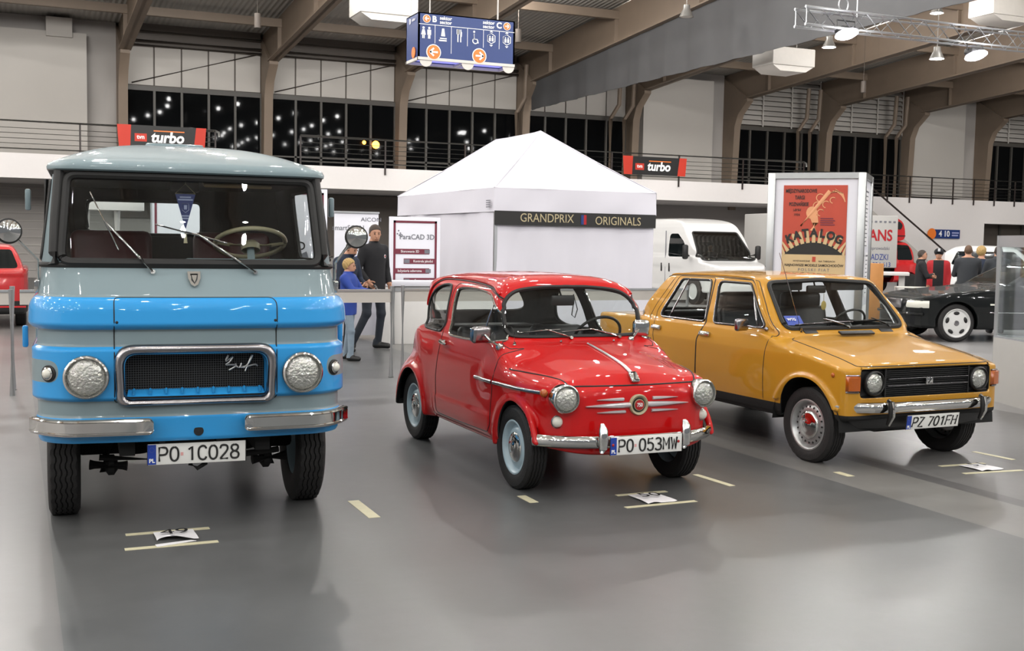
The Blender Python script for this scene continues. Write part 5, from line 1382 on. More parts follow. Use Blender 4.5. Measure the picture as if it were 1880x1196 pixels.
m = MB(); m.boxe((-W2+.03, -D2+.03, .02), (W2-.03, D2-.03, .05)); m.build('inner_light', mat('sign_glow', '#8f8fe0', .5, emit=1.2), t)
for x in (-.90, -.72, .62, .86):
    m = MB(); m.cyl((x, D2-.1 if x in (-.90, .86) else -D2+.05, H2), (x, D2-.1 if x in (-.90, .86) else -D2+.05, 5.3), .012, 6); m.build('hanger', 'heater_white', t)

# ---------------------------------------------------------------- truss, lamps, heaters
def truss(x0, x1, y, z, label):
    t = empty('lighting_truss', (x0, y, z), 0, label, 'truss'); L = x1-x0; s = .145
    cs = [(-s, -s), (s, -s), (-s, s), (s, s)]
    m = MB()
    for a, b in cs: m.tube([(0, a, b), (L, a, b)], .025, 8)
    m.build('chords', 'alu', t, weld=False)
    m = MB(); n = int(L/.32)
    for q in range(n):
        xa, xb = q*.32, (q+1)*.32
        for (p, r) in ((0, 1), (2, 3), (0, 2), (1, 3)):
            A, B = (cs[p], cs[r]) if q % 2 else (cs[r], cs[p]); m.tube([(xa, *A), (xb, *B)], .010, 5)
    for (p, r) in ((0, 1), (2, 3), (0, 2), (1, 3)): m.tube([(.02, *cs[p]), (.02, *cs[r])], .012, 6)
    m.build('lattice', 'alu', t, weld=False)
    m = MB(); m.tube([(.9+.10*math.cos(a), 0, .28+.12*math.sin(a)) for a in np.linspace(-1.2, PI+1.2, 16)], .012, 6); m.tube([(1.2, 0, .1), (1.2, 0, 3.6)], .012, 6); m.build('sling', 'alu', t, weld=False)
    return t
TY, TZ = 16.0, 5.48
truss(12.2, 24, TY, TZ, 'aluminium lattice lighting truss hanging from the roof at upper right')
mat('lamp_glow', '#f4f1ff', .5, emit=14); mat('lamp_shell', '#8e8c88', .4, .6)
GL = bpy.data.lights
def lamp_light(loc, e, r=.17, col=(1, .985, .965), name='hall_lamp'):
    l = GL.new(name, 'POINT'); l.energy = e; l.shadow_soft_size = r; l.color = col
    o = bpy.data.objects.new(name, l); COL.objects.link(o); o.location = loc; return o
for x, z, lab in ((13.15, 5.33, 'lit black floodlight clipped to the left end of the lighting truss'), (16.1, 5.20, 'lit floodlight hanging under the middle of the lighting truss')):
    t = empty('floodlight', (x, TY-.02, z), 0, lab, 'lamp', 'floodlights on the truss')
    m = MB(); m.box((0, 0, .0), (.34, .20, .12), .03); m.tube([(-.19, 0, .02), (-.19, 0, .16), (.19, 0, .16), (.19, 0, .02)], .012, 6); m.build('housing', 'black_trim', t)
    m = MB(); m.lathe([(.19, -.0), (.20, .02), (.15, .05), (.0005, .06)], (0, -.03, -.055), (0, -.35, -1), 24); m.build('lamp_face', 'lamp_glow', t)
def highbay(x, y, z, lit, label, drop_=1.):
    t = empty('high_bay_lamp', (x, y, z), 0, label, 'lamp', 'high bay roof lamps')
    drop_ = roof_z(y)-z-.32
    m = MB(); m.lathe([(.02, .30), (.10, .30), (.11, .18), (.15, .10), (.22, -.06), (.215, -.06), (.14, .09), (.10, .12)], (0, 0, 0), (0, 0, 1), 24); m.cyl((0, 0, .3), (0, 0, .3+drop_), .012, 6); m.build('shade', 'lamp_shell', t)
    m = MB(); m.lathe([(.0005, -.02), (.12, -.03), (.19, -.05)], (0, 0, 0), (0, 0, 1), 24); m.build('lamp_face', 'lamp_glow' if lit else 'heater_white', t)
highbay(28.47, 30, 9.55, True, 'lit round high bay lamp at the top edge above the truss'); highbay(24.05, 30, 8.06, True, 'lit high bay lamp left of the truss below the grey drape'); highbay(25.7, 27, 7.41, True, 'lit high bay lamp under the truss near the roof beams'); highbay(18.69, 30, 8.52, False, 'unlit bell shaped high bay lamp in front of the grey drape')
def heater(x, y, z, label, w=1.6):
    t = empty('roof_heater', (x, y, z), 0, label, 'heater', 'white roof heaters')
    m = MB(); m.box((0, 0, .0), (w, 1.1, .55), .03); m.build('casing', 'heater_white', t)
    m = MB(); m.prism([(-w*.48, -.28), (w*.48, -.28), (w*.30, -.45), (-w*.30, -.45)], (0, -.5, 0), (1, 0, 0), (0, 0, 1), 1.0, (0, 1, 0)); m.build('louvre_cone', 'heater_white', t)
    for sx in (-.6, .6): m = MB(); m.cyl((sx*w/2, 0, .25), (sx*w/2, 0, 2.), .015, 6); m.build('hanger', 'steel_dark', t)
heater(22.3, 30, 7.5, 'white box heater hanging below the grey drape'); heater(9.2, 30, 7.85, 'white box heater hanging from the roof left of the blue sign')
heater(30.5, 29, 9.6, 'white box heater cut by the top edge at right', 2.2)
for x, z in ((2.6, 8.7), (7.0, 8.3), (15.8, 8.6), (21.2, 7.75), (30.6, 7.9)):
    m = MB(); m.lathe([(.0005, -.22), (.10, -.22), (.10, .22), (.0005, .22)], (x, 36, z), (0, 0, 1), 16); m.cyl((x, 36, z+.2), (x, 36, roof_z(36)), .012, 6)
    tag(m.build('roof_speaker', 'steel_dark'), None, 'loudspeaker', 'roof loudspeakers')['label'] = {2.6: 'brown can loudspeaker hanging from the roof at upper left corner', 7.0: 'brown can loudspeaker hanging between the first two roof beams', 15.8: 'brown can loudspeaker hanging right of the blue sign', 21.2: 'brown can loudspeaker hanging left of the white box heater at right', 30.6: 'brown can loudspeaker hanging among the right roof beams'}[x]
# the hall's rows of roof lamps
for i, x in enumerate(np.arange(-28.2, 36, 3.6)):
    for j, y in enumerate(np.arange(-17.9, 31, 4.2)):
        if x*.4007+y*.9162 > 31: continue
        lamp_light((x+.5*math.sin(i*3+j), y+.4*math.cos(i+2*j), 8.9+SL*(30-y)*.4), 240, .105)
for x in PX[1:-1]:
    for y in (25.5, 31, 36): lamp_light((x+.55, y, roof_z(y)-.75), 430, .12, name='balcony_fill')  # added fill lights, hidden behind the beam webs to brighten the balcony
for x, y, z in ((28.47, 30, 9.5), (24.05, 30, 7.95), (25.7, 27, 7.3)): lamp_light((x, y, z), 500)
for x in (13.15, 16.1): lamp_light((x, TY-.2, 5.1), 160)
# street lamp glow seen in the dark window
for x, z, r in ((13.85, 5.55, .16), (13.35, 5.62, .08)):
    m = MB(); m.ball((x, 46.10, z), (r, .03, r), 14, 8); tag(m.build('street_lamp', mat('sodium', '#ff9a30', .5, emit=18) if 'sodium' not in M else M['sodium']), 'glowing orange street lamp seen through the dark window, %s' % ('the large one' if r > .1 else 'the small one at its left'), 'lamp')
# ---------------------------------------------------------------- people
mat('skin', '#b5866c', .55, noise=.05, nscale=20)
mat('hair_dark', '#3a302a', .7, noise=.2, nscale=60)
mat('hair_blond', '#a98c58', .7, noise=.2, nscale=60)
mat('hair_brown', '#5b4432', .7, noise=.2, nscale=60)
mat('cloth_black', '#151519', .85, noise=.1, nscale=20)
mat('cloth_navy', '#1b2436', .85, noise=.1, nscale=20)
mat('cloth_blue', '#1e3c8e', .75, noise=.12, nscale=14)
mat('cloth_grey', '#2f3236', .85, noise=.1, nscale=20)
mat('cloth_red', '#a51d24', .8, noise=.1, nscale=20)
mat('cloth_white', '#c9c9cc', .8, noise=.05)
mat('denim_dark', '#20262f', .85, noise=.25, nscale=14)
mat('denim_pale', '#7d8c99', .85, noise=.30, nscale=12)
mat('shoe_black', '#141414', .5, noise=.1)
mat('eye_dark', '#1a1412', .2)

def person(loc, rz, H, label, cols, pose=None, h=.014, hem=.82, hair=.0, collar=0., build=1., group=None):
    """local -y is the way the chest faces; one continuous body, skin / cloth cut on it"""
    s = H/1.78; J = dict(pel=(0, 0, .96), che=(0, -.01, 1.33), nck=(0, .0, 1.50), hea=(0, -.025, 1.645), look=(0, -1, 0),
                         shR=(-.185, .0, 1.43), elR=(-.235, .03, 1.15), wrR=(-.225, -.05, .92), shL=(.185, .0, 1.43), elL=(.235, .03, 1.15), wrL=(.225, -.05, .92),
                         hiR=(-.09, 0, .93), knR=(-.10, -.03, .51), anR=(-.105, .02, .085), hiL=(.09, 0, .93), knL=(.10, -.03, .51), anL=(.105, .02, .085),
                         palmR=(1, 0, 0), palmL=(-1, 0, 0), curl=.45, toeR=(-.02, -1, 0), toeL=(.02, -1, 0))
    J.update(pose or {})
    P = {k: np.array(v, float) for k, v in J.items() if k != 'curl'}
    look = P['look']/np.linalg.norm(P['look']); sd = np.cross(look, (0, 0, 1)); sd /= np.linalg.norm(sd); up = np.cross(sd, look)
    hd = P['hea']
    def headco(x, y, z):
        d = (x-hd[0], y-hd[1], z-hd[2]); dot = lambda a: d[0]*a[0]+d[1]*a[1]+d[2]*a[2]
        return dot(sd), dot(look), dot(up)
    fingers = {}
    for S_ in 'RL':
        e, w = P['el'+S_], P['wr'+S_]; d = (w-e)/np.linalg.norm(w-e); n = P['palm'+S_]; n = n-d*(n@d); n /= np.linalg.norm(n); t = np.cross(d, n)*(1 if S_ == 'R' else -1)
        c = w+d*.055; segs = []
        for k, (o, L) in enumerate(((-.030, .062), (-.010, .074), (.010, .070), (.029, .055))):
            a = c+t*(-o)+d*.038; cu = J['curl']*(1+.12*k)
            b = a+(d*math.cos(cu)+n*math.sin(cu))*L*.5; q = b+(d*math.cos(cu*2.1)+n*math.sin(cu*2.1))*L*.5
            segs += [(a, b, .0098, .0088), (b, q, .0088, .0074)]
        a = w+d*.03+t*.030; b = a+(d*.55+t*.55+n*.35)*.045; q = b+(d*.8+t*.1+n*.5)*.032
        segs += [(a, b, .013, .0105), (b, q, .0105, .009)]
        fingers[S_] = (c, d, n, t, segs)
    b_ = build
    def F(x, y, z):
        x, y, z = x/s, y/s, z/s
        cp = lambda a, b, r0, r1: capsule(x, y, z, a, b, r0, r1)
        fl = lambda a, b, r0, r1, f=1.45: capsule(x, (y-a[1])*f+a[1], z, a, (b[0], (b[1]-a[1])*f+a[1], b[2]), r0, r1)/1.2
        legs = None
        for S_ in 'RL':
            l = smin(cp(P['hi'+S_], P['kn'+S_], .092*b_, .062), cp(P['kn'+S_], P['an'+S_], .062, .048), .03)
            legs = l if legs is None else smin(legs, l, .04)
            an = P['an'+S_]; td = P['toe'+S_]; td = td/np.linalg.norm(td)
            sh = smin(cp(an-(0, 0, .03), an+td*.15-(0, 0, .040), .050, .040), cp(an+(0, 0, .02)-td*.02, an-(0, 0, .035)-td*.035, .050, .046), .02)
            legs = smin(legs, smax(sh, -z, .012), .015)
        tor = smin(fl(P['pel']+(0, 0, -.02), P['che'], .150*b_, .172*b_), fl(P['che']+(-.085, 0, .06), P['che']+(.085, 0, .06), .115*b_, .115*b_), .06)
        tor = smin(tor, cp(P['che']+(0, .0, .10), P['nck'], .085, .060), .06)
        coat = smax(fl(P['pel']+(0, 0, -.10), P['che']+(0, 0, -.05), .178*b_, .176*b_), hem-z, .012)
        for S_ in 'RL':
            tor = smin(tor, smin(cp(P['sh'+S_], P['el'+S_], .066*b_, .054), cp(P['el'+S_], P['wr'+S_]*.93+P['el'+S_]*.07, .054, .042), .02), .05)
        d = smin(smin(legs, tor, .03), coat, .02)
        if collar: d = smin(d, cp(P['nck']+(0, .02, -.01), P['nck']+(0, .005, .03), collar, collar*.9), .02)
        for S_ in 'RL':
            c, dd, n, t, segs = fingers[S_]
            hnd = cp(P['wr'+S_], c+dd*.03-t*.016, .026, .023); hnd = smin(hnd, cp(c-dd*.02+t*.012, c+dd*.03+t*.018, .022, .018), .015)
            for a, q, r0, r1 in segs: hnd = np.minimum(hnd, cp(a, q, r0, r1))
            d = smin(d, hnd, .012)
        u, v, w = headco(x, y, z)
        hd_ = smin(ellip(u, v, w, (0, -.012, .025), (.076, .098, .098)), ellip(u, v, w, (0, .030, -.050), (.056, .062, .068)), .04)
        hd_ = smin(hd_, np.sqrt(u**2*1.4+(v-.100+.30*np.clip(w+.02, -.05, .05))**2+np.clip(np.abs(w+.012)-.020, 0, 1)**2)-.013, .014)
        hd_ = smax(hd_, -(np.sqrt((np.abs(u)-.032)**2+(v-.104)**2+(w-.014)**2)-.018), .012)
        hd_ = smin(hd_, ellip(np.abs(u), v, w, (.077, -.012, -.004), (.012, .022, .032)), .008)
        hd_ = smin(hd_, ellip(u, v, w, (0, .084, -.062), (.024, .012, .009)), .008)
        if hair: hd_ = smin(hd_, smax(ellip(u, v, w, (0, -.02, .035), (.080+hair, .098+hair, .098+hair)), -(w-np.interp(v, [-.12, -.05, .0, .03, .055, .09], [-.085, -.060, -.002, .038, .062, .080])), .012)-hair*.35*np.sin(u*150)*np.sin(v*130+w*70), .008)
        d = smin(d, cp(P['nck']-(0, 0, .04), hd+np.array((0, .02, -.05)), .056, .053), .03)
        return smin(d, hd_, .012)*s
    pts = np.array([P[k] for k in P if k not in ('look', 'palmR', 'palmL', 'toeR', 'toeL')])*s
    lo = pts.min(0)-.26*s; hi = pts.max(0)+.26*s; lo[2] = -.03
    S = Surf().from_sdf(F, lo, hi, h)
    al = lambda c, n: np.ones(len(c), bool)
    def cap_f(a, b, r): return lambda V: capsule(V[:, 0]/s, V[:, 1]/s, V[:, 2]/s, a, b, r, r)
    for S_ in 'RL':
        c, dd, n, t, _ = fingers[S_]; S.cut(cap_f(P['wr'+S_]+dd*.06, c+dd*.12, .075), al, 'skin', 'body')
    S.cut(lambda V: np.maximum((P['nck'][2]+.012+.5*collar)*s-V[:, 2], capsule(V[:, 0]/s, V[:, 1]/s, V[:, 2]/s, hd, hd+up*.02, .19, .19)), al, 'skin', 'body')
    S.cut(lambda V: V[:, 2]-.058*s, al, 'shoe', 'body')
    for S_ in 'RL':
        S.cut(cap_f(P['an'+S_]+P['toe'+S_]/np.linalg.norm(P['toe'+S_])*.06-(0, 0, .05), P['an'+S_]+P['toe'+S_]/np.linalg.norm(P['toe'+S_])*.16-(0, 0, .05), .078), lambda c, n: c[:, 2] < .3*s, 'shoe', 'body')
    S.cut(lambda V: V[:, 2]-(hem-.002)*s, al, 'pants', 'body')
    def hf(V):
        u, v, w = headco(*(V.T/s)); return np.maximum(np.interp(v, [-.12, -.05, .0, .03, .055, .09], [-.085, -.060, -.002, .038, .062, .080])-w, -(w+.085))
    S.cut(hf, al, 'hair', 'skin')
    if 'vest' in cols:
        S.cut(lambda V: np.maximum(np.abs(V[:, 0]/s)-.115, .3-V[:, 2]), lambda c, n: (n[:, 1] < -.2), 'vest', 'body')
    root = empty('person', loc, rz, label, 'person', group)
    tags = ['body', 'skin', 'shoe', 'pants', 'vest']; tm = {'body': 0, 'skin': 1, 'shoe': 2, 'pants': 3, 'vest': 4}
    S.part('body', tags, [cols['top'], 'skin', cols.get('shoe', 'shoe_black'), cols['legs'], cols.get('vest', cols['top'])], root, 0, tm)
    S.part('hair', 'hair', [cols['hair']], root)
    for sx in (-1, 1):
        m = MB(); p = hd+sd*sx*.032+look*.088+up*.014; m.ball(p*s, .0085*s, 8, 6); m.build('eye', 'eye_dark', root)
        m = MB(); m.tube([(hd+sd*sx*a+look*b+up*c)*s for a, b, c in ((.015, .096, .034), (.032, .094, .040), (.047, .082, .034))], .0035*s, 6); m.build('eyebrow', cols['hair'], root)
    m = MB(); m.tube([(hd+sd*a+look*b-up*.061)*s for a, b in ((-.022, .088), (0, .097), (.022, .088))], .0035*s, 6); m.build('mouth', mat('lip', '#8a5248', .5) if 'lip' not in M else M['lip'], root)
    root['scale_'] = s
    return root, P, s, S

# the man in black
man, P_, s_, S_ = person((4.84, 16.16, 0), .38, 1.83, 'man in black zip jacket and dark jeans standing before the pale banner', dict(top='cloth_black', legs='denim_dark', hair='hair_dark'),
    dict(look=(-.40, -.92, -.14), knL=(.10, -.05, .51), anL=(.10, .02, .085), hiR=(-.10, .02, .93), knR=(-.17, -.06, .52), anR=(-.34, .05, .09), toeR=(-.75, -.6, 0), toeL=(.55, -.8, 0),
         elR=(-.27, .02, 1.15), wrR=(-.20, -.12, .98), elL=(.255, .04, 1.14), wrL=(.22, -.08, .94)), h=.0115, hem=.86, collar=.066, hair=.005)
q = drop(S_.bvh(), [(.115*s_, -1, 1.33*s_)], (0, 1, 0))
if q:
    p, n = q[0]; m = MB(); m.lathe([(.028, .0), (.028, .003), (.0005, .004)], p, n, 16); m.build('chest_badge', 'cloth_white', man)
    m = MB(); m.lathe([(.017, .003), (.017, .005), (.0005, .006)], p, n, 16); m.build('badge_centre', 'cloth_red', man)
# the boy
boy, P_, s_, S_ = person((4.06, 14.72, 0), .9, 1.36, 'blond boy in bright blue jacket and pale jeans holding a small phone in both hands', dict(top='cloth_blue', legs='denim_pale', hair='hair_blond'),
    dict(hea=(0, -.025, 1.635), look=(.10, -1, -.05), elR=(-.22, -.17, 1.24), wrR=(-.06, -.42, 1.22), elL=(.22, -.15, 1.22), wrL=(.06, -.43, 1.20), palmR=(.6, 0, .8), palmL=(-.6, 0, .8), curl=.7,
         knR=(-.10, -.10, .52), anR=(-.11, -.10, .085), knL=(.10, .02, .51), anL=(.11, .10, .09)), h=.0105, hem=.80, hair=.014, collar=.080, build=1.12)
m = MB(); m.box((0, -.52*s_, 1.27*s_), (.06, .018, .11), .006, Matrix.Rotation(-.6, 3, 'X')); m.build('phone', 'black_trim', boy)
# navy adult behind the boy
person((4.25, 15.72, 0), .55, 1.64, 'person in navy hooded jacket behind the boy, mostly hidden by the truck mirror', dict(top='cloth_navy', legs='denim_dark', hair='hair_dark'),
    dict(che=(0, -.08, 1.31), nck=(0, -.12, 1.47), hea=(.0, -.19, 1.60), look=(.1, -1, -.5), shR=(-.19, -.08, 1.40), shL=(.19, -.08, 1.40), elR=(-.26, -.12, 1.12), wrR=(-.10, -.36, 1.05), elL=(.26, -.12, 1.12), wrL=(.12, -.36, 1.06), curl=.8), h=.014, hem=.84, collar=.082, build=1.1)
# ---------------------------------------------------------------- booth, tent, barriers
def board(name, x0, x1, y, z0, z1, label, cat='board', frame=True, t=.05):
    o = empty(name, ((x0+x1)/2, y, 0), 0, label, cat); w = (x1-x0)/2
    m = MB(); m.boxe((-w, 0, z0), (w, t, z1), .004); m.build('panel', 'board_white', o)
    if frame:
        m = MB(); b = .035; i = .06
        for a, c in (((-w+i, z0+i), (w-i, z0+i+b)), ((-w+i, z1-i-b), (w-i, z1-i)), ((-w+i, z0+i), (-w+i+b, z1-i)), ((w-i-b, z0+i), (w-i, z1-i))): m.boxe((a[0], -.006, a[1]), (c[0], -.001, c[1]))
        m.build('maroon_border', 'maroon', o)
    return o, w
mat('ink_grey', '#6f7078', .6); mat('ink_pale', '#9aa0c8', .6); mat('ink_blue', '#2c3f86', .6)
fr = (0, -1, 0)
o, w = board('poster_board', 5.47, 6.32, 17.40, .0, 1.98, 'white poster board with maroon border and four maroon text bars beside the tent')
text('ParaCAD 3D', (.03, -.004, 1.66), fr, .115, 'ink_grey', o, wide=.95, bold=.001)
m = MB()
for x, z in ((-.28, 1.76), (-.25, 1.72), (-.30, 1.71), (-.24, 1.67), (-.27, 1.69)): m.ball((x, -.004, z), (.012, .003, .012), 8, 5)
m.build('logo_dots', 'ink_grey', o, weld=False)
for z, a, b, tx, ic in ((1.43, -.36, .24, 'Skanowanie 3D', .20), (1.275, -.19, .36, 'Kontrola jakości', -.14), (1.12, -.36, .24, 'Inżynieria odwrotna', .22), (.965, -.19, .36, 'Fotogrametria', -.14)):
    m = MB(); m.boxe((a, -.008, z-.042), (b, -.002, z+.042)); br = m.build('text_bar', 'maroon', o)
    text(tx, ((a+b)/2-(.03 if ic > 0 else -.05), -.010, z), fr, .058, 'white_ink', br, wide=.85)
    m = MB(); m.box((ic, -.010, z), (.09, .004, .06), .0); m.build('icon', 'ink_grey', br)
o, w = board('rollup_banner', 4.72, 5.45, 17.95, .05, 2.04, 'pale blue-white scanner stand banner behind the man in black', 'banner', False, .03)
text('smartSCAN', (-.14, -.004, 1.79), fr, .12, 'ink_grey', o, wide=.9); text('AICON', (.24, -.004, 1.93), fr, .09, 'ink_grey', o, wide=1.2)
m = MB(); m.prism([(-.1, 1.30), (.05, 1.36), (.10, 1.24), (-.06, 1.18)], (0, -.001, 0), (1, 0, 0), (0, 0, 1), .006, fr); m.prism([(.22, 1.23), (.31, 1.25), (.31, 1.16), (.24, 1.15)], (0, -.001, 0), (1, 0, 0), (0, 0, 1), .006, fr); m.build('device_picture', 'ink_blue', o, weld=False)
m = MB(); m.boxe((-w, -.006, .62), (w, -.001, .92)); m.build('dark_band', 'black_trim', o)
m = MB(); m.boxe((-w-.01, -.02, 2.03), (w+.01, .05, 2.06)); m.build('top_bar', 'alu', o)
o, w = board('booth_wall', 1.95, 4.74, 18.5, .0, 2.42, 'large white booth wall with maroon border and service list seen through the truck cab')
text('Usługi', (-.80, -.004, 1.48), fr, .27, 'ink', o, wide=1.1, bold=.003); text('skanowania 3D', (.42, -.004, 1.48), fr, .20, 'ink', o, bold=.002); text('ParaCAD 3D', (.15, -.004, 1.93), fr, .22, 'ink_grey', o)
m = MB(); m.boxe((-w, -.01, 1.0), (-w+.02, .04, 2.42)); m.build('edge_profile', 'alu', o)
m = MB(); m.prism([(.75, 1.25), (1.05, 1.40), (1.1, 1.25)], (0, -.001, 0), (1, 0, 0), (0, 0, 1), .006, fr); m.boxe((1.10, -.008, 2.0), (1.20, -.002, 2.12)); m.build('device_picture', 'ink_grey', o, weld=False)
o = empty('booth_frame', (1.45, 18.9, 0), 0, 'white booth fascia on two lit posts left of the booth wall, seen through the cab', 'booth')
m = MB(); m.boxe((-.5, 0, 2.0), (.45, .5, 2.45), .01); m.build('fascia', 'balcony_white', o)
for x in (-.40, .05): m = MB(); m.cyl((x, .1, 0), (x, .1, 2.0), .05, 12); m.build('post', 'balcony_white', o)
o = empty('counter', (6.15, 17.05, 0), 0, 'white booth counter in front of the poster board', 'counter')
m = MB(); m.boxe((-.86, -.25, .0), (.95, .2, .90), .006); m.build('body', 'counter_white', o); m = MB(); m.boxe((-.90, -.30, .90), (1.0, .24, .98), .008); m.build('worktop', 'board_white', o)
m = MB(); m.boxe((-.87, -.262, .82), (.95, -.25, .88)); m.build('upper_rail', 'alu', o)
m = MB(); m.cyl((-.80, -.27, 0), (-.80, -.27, .9), .018); m.build('edge_post', 'alu', o)
# barrier of aluminium posts and grey boards
def barrier(p, q, label, ends=(1, 1), z=(.88, 1.02)):
    a = Vector((*p, 0)); b = Vector((*q, 0)); d = (b-a); L = d.length
    o = empty('barrier', (a+b)/2, math.atan2(d.y, d.x), label, 'barrier', 'aluminium post barriers')
    m = MB(); m.boxe((-L/2, -.012, z[0]), (L/2, .012, z[1])); m.build('board', 'wall_panel', o)
    m = MB(); m.boxe((-L/2, -.022, z[1]-.012), (L/2, .022, z[1]+.014)); m.build('top_rail', 'alu', o)
    n = max(1, round(L/2.2)); 
    for k in range(n+1):
        if (k == 0 and not ends[0]) or (k == n and not ends[1]): continue
        x = -L/2+L*k/n; m = MB(); m.tube([(x, -.0, 0), (x, -.0, z[1]+.05)], .026, 8); ps = m.build('post', 'alu', o)
        m = MB(); m.lathe([(.0005, .004), (.034, .003), (.034, 0)], (x, 0, 0), (0, 0, 1), 12); m.build('foot', 'black_trim', ps)
    return o
barrier((-2.2, 12.76), (-.02, 12.76), 'low barrier board with aluminium posts left of the truck')
barrier((.05, 12.76), (4.04, 12.76), 'low barrier board with aluminium posts between truck and red car', (0, 1))
barrier((4.24, 12.95), (8.2, 12.95), 'low barrier board with aluminium posts behind red and yellow cars')
for x, y, lb in ((-.03, 12.30, 'single aluminium post just in front of the left barrier'),):
    m = MB(); m.tube([(x, y, 0), (x, y, 1.06)], .026, 8); tag(m.build('barrier_post', 'alu'), lb, 'post')
# ---------------------------------------------------------------- white tent
t = empty('tent', (8.69, 19.75, 0), 0, 'white pavilion tent with pointed roof and a black name banner', 'tent')
w, d = 1.52, 2.55; e0, e1 = 2.10, 2.49
def cloth(p, q, z0, z1, n=60, amp=.03, fr_=3.1, m=None, nz=14, seed=0):
    rows = []
    p = np.array(p); q = np.array(q); nn = np.array([q[1]-p[1], -(q[0]-p[0])]); nn = nn/np.linalg.norm(nn)
    for i in range(n+1):
        u = i/n; b = p*(1-u)+q*u; r = []
        for j in range(nz+1):
            v = j/nz; z = z0+(z1-z0)*v
            o = amp*(1-.6*v)*(math.sin(u*fr_*6.28+v*2+seed)*.6+math.sin(u*fr_*15.7-v*3+seed*2)*.4)
            r.append((b[0]+nn[0]*o, b[1]+nn[1]*o, z))
        rows.append(r)
    return m.grid(rows)
m = MB(); cloth((-w+.03, -d+.03), (w-.03, -d+.03), .02, e0+.1, m=m, amp=.03); m.build('front_wall', 'tent_fabric', t, ang=80, weld=False)
m = MB(); cloth((-w+.03, d-.05), (-w+.03, -d+.05), .02, e0+.1, m=m, amp=.035, seed=2); m.build('side_wall', 'tent_fabric', t, ang=80, weld=False)
m = MB(); cloth((w-.03, -d+.05), (w-.03, d-.05), .02, e0+.1, m=m, amp=.03, seed=4); m.build('side_wall', 'tent_fabric', t, ang=80, weld=False)
m = MB(); cloth((w-.03, d-.03), (-w+.03, d-.03), .02, e0+.1, m=m, amp=.03, seed=6); m.build('back_wall', 'tent_fabric', t, ang=80, weld=False)
for p, q, sd_ in (((-w, -d), (w, -d), 1), ((-w, d), (-w, -d), 3), ((w, -d), (w, d), 5), ((w, d), (-w, d), 7)):
    m = MB(); cloth(p, q, e0, e1, m=m, amp=.018, fr_=1.2, n=40, nz=5, seed=sd_); m.build('valance', 'tent_fabric', t, ang=80, weld=False)
ry0, ry1, rz_ = -1.02, 1.05, 3.60
def patch(a, b, c, d_, n=14, sag=.05):
    a, b, c, d_ = map(np.array, (a, b, c, d_)); rows = []
    for i in range(n+1):
        u = i/n; r = []
        for j in range(n+1):
            v = j/n; p = (a*(1-u)+b*u)*(1-v)+(d_*(1-u)+c*u)*v
            r.append(tuple(p-np.array((0, 0, sag*math.sin(PI*v)*(.5+.5*math.sin(PI*u))))))
        rows.append(r)
    return rows
for q in (((-w, -d, e1), (w, -d, e1), (.001, ry0, rz_), (-.001, ry0, rz_)), ((w, -d, e1), (w, d, e1), (0, ry1, rz_), (0, ry0, rz_)), ((w, d, e1), (-w, d, e1), (-.001, ry1, rz_), (.001, ry1, rz_)), ((-w, d, e1), (-w, -d, e1), (0, ry0, rz_), (0, ry1, rz_))):
    m = MB(); m.grid(patch(*q)); m.build('roof_panel', 'tent_fabric', t, ang=60)
m = MB()
for a, b in (((-w, -d, e1), (0, ry0, rz_)), ((w, -d, e1), (0, ry0, rz_)), ((-w, d, e1), (0, ry1, rz_)), ((0, ry0, rz_), (0, ry1, rz_))): m.tube([Vector(a), (Vector(a)+Vector(b))/2-Vector((0, 0, .02)), b], .012, 6)
m.build('roof_seams', 'tent_fabric', t, weld=False)
m = MB()
for sx in (-1, 1):
    for sy in (-1, 1): m.boxe((sx*(w-.05)-.025, sy*(d-.05)-.025, 0), (sx*(w-.05)+.025, sy*(d-.05)+.025, e1-.02))
m.build('frame', 'alu', t, weld=False)
m = MB(); m.boxe((-w+.0, -d-.035, 1.885), (w-.02, -d-.022, 2.115)); bn = m.build('name_banner', 'banner_black', t)
text('GRANDPRIX', (-.58, -d-.040, 2.005), fr, .20, 'gold_ink', bn, wide=.88); text('ORIGINALS', (.76, -d-.040, 1.985), fr, .20, 'gold_ink', bn, wide=.88)
for x, c in ((.075, 'sign_blue'), (.125, 'cloth_red')): m = MB(); m.boxe((x-.025, -d-.042, 1.92), (x+.025, -d-.036, 2.08)); m.build('flag_bar', c, bn)
m = MB()
for k in range(4): m.boxe((-w-.030, -d+.10, 2.17+k*.035), (-w-.024, -d+.28, 2.185+k*.035))
m.build('maker_print', 'ink_grey', t, weld=False)
# ---------------------------------------------------------------- poster stand
t = empty('poster_stand', (8.88, 11.21, 0), -.80, 'tall square exhibition column with an orange-red catalogue poster behind the yellow car', 'display stand')
w, d, H = .53, .92, 2.5
m = MB()
for sx in (-w, w):
    for sy in (0, d): m.boxe((sx-.045, sy-.045, 0), (sx+.045, sy+.045, H), .008)
for sy in (0, d): m.boxe((-w, sy-.04, H-.07), (w, sy+.04, H)); m.boxe((-w, sy-.04, .02), (w, sy+.04, .1))
for sx in (-w, w): m.boxe((sx-.04, 0, H-.07), (sx+.04, d, H)); m.boxe((sx-.04, 0, .02), (sx+.04, d, .1))
m.build('frame', 'dull_alu', t, weld=False)
m = MB(); m.boxe((-w, -.015, .1), (w, .015, H-.07)); m.boxe((-w, d-.015, .1), (w, d+.015, H-.07)); m.boxe((-w-.015, 0, .1), (-w+.015, d, H-.07)); m.boxe((w-.015, 0, .1), (w+.015, d, H-.07)); m.build('panels', 'board_white', t, weld=False)
mat('poster_red', '#b5442f', .5, noise=.08, nscale=6); mat('poster_cream', '#c9ae82', .55, noise=.06, nscale=8); mat('poster_black', '#1a1816', .5); mat('poster_peach', '#d99a6e', .5, noise=.05)
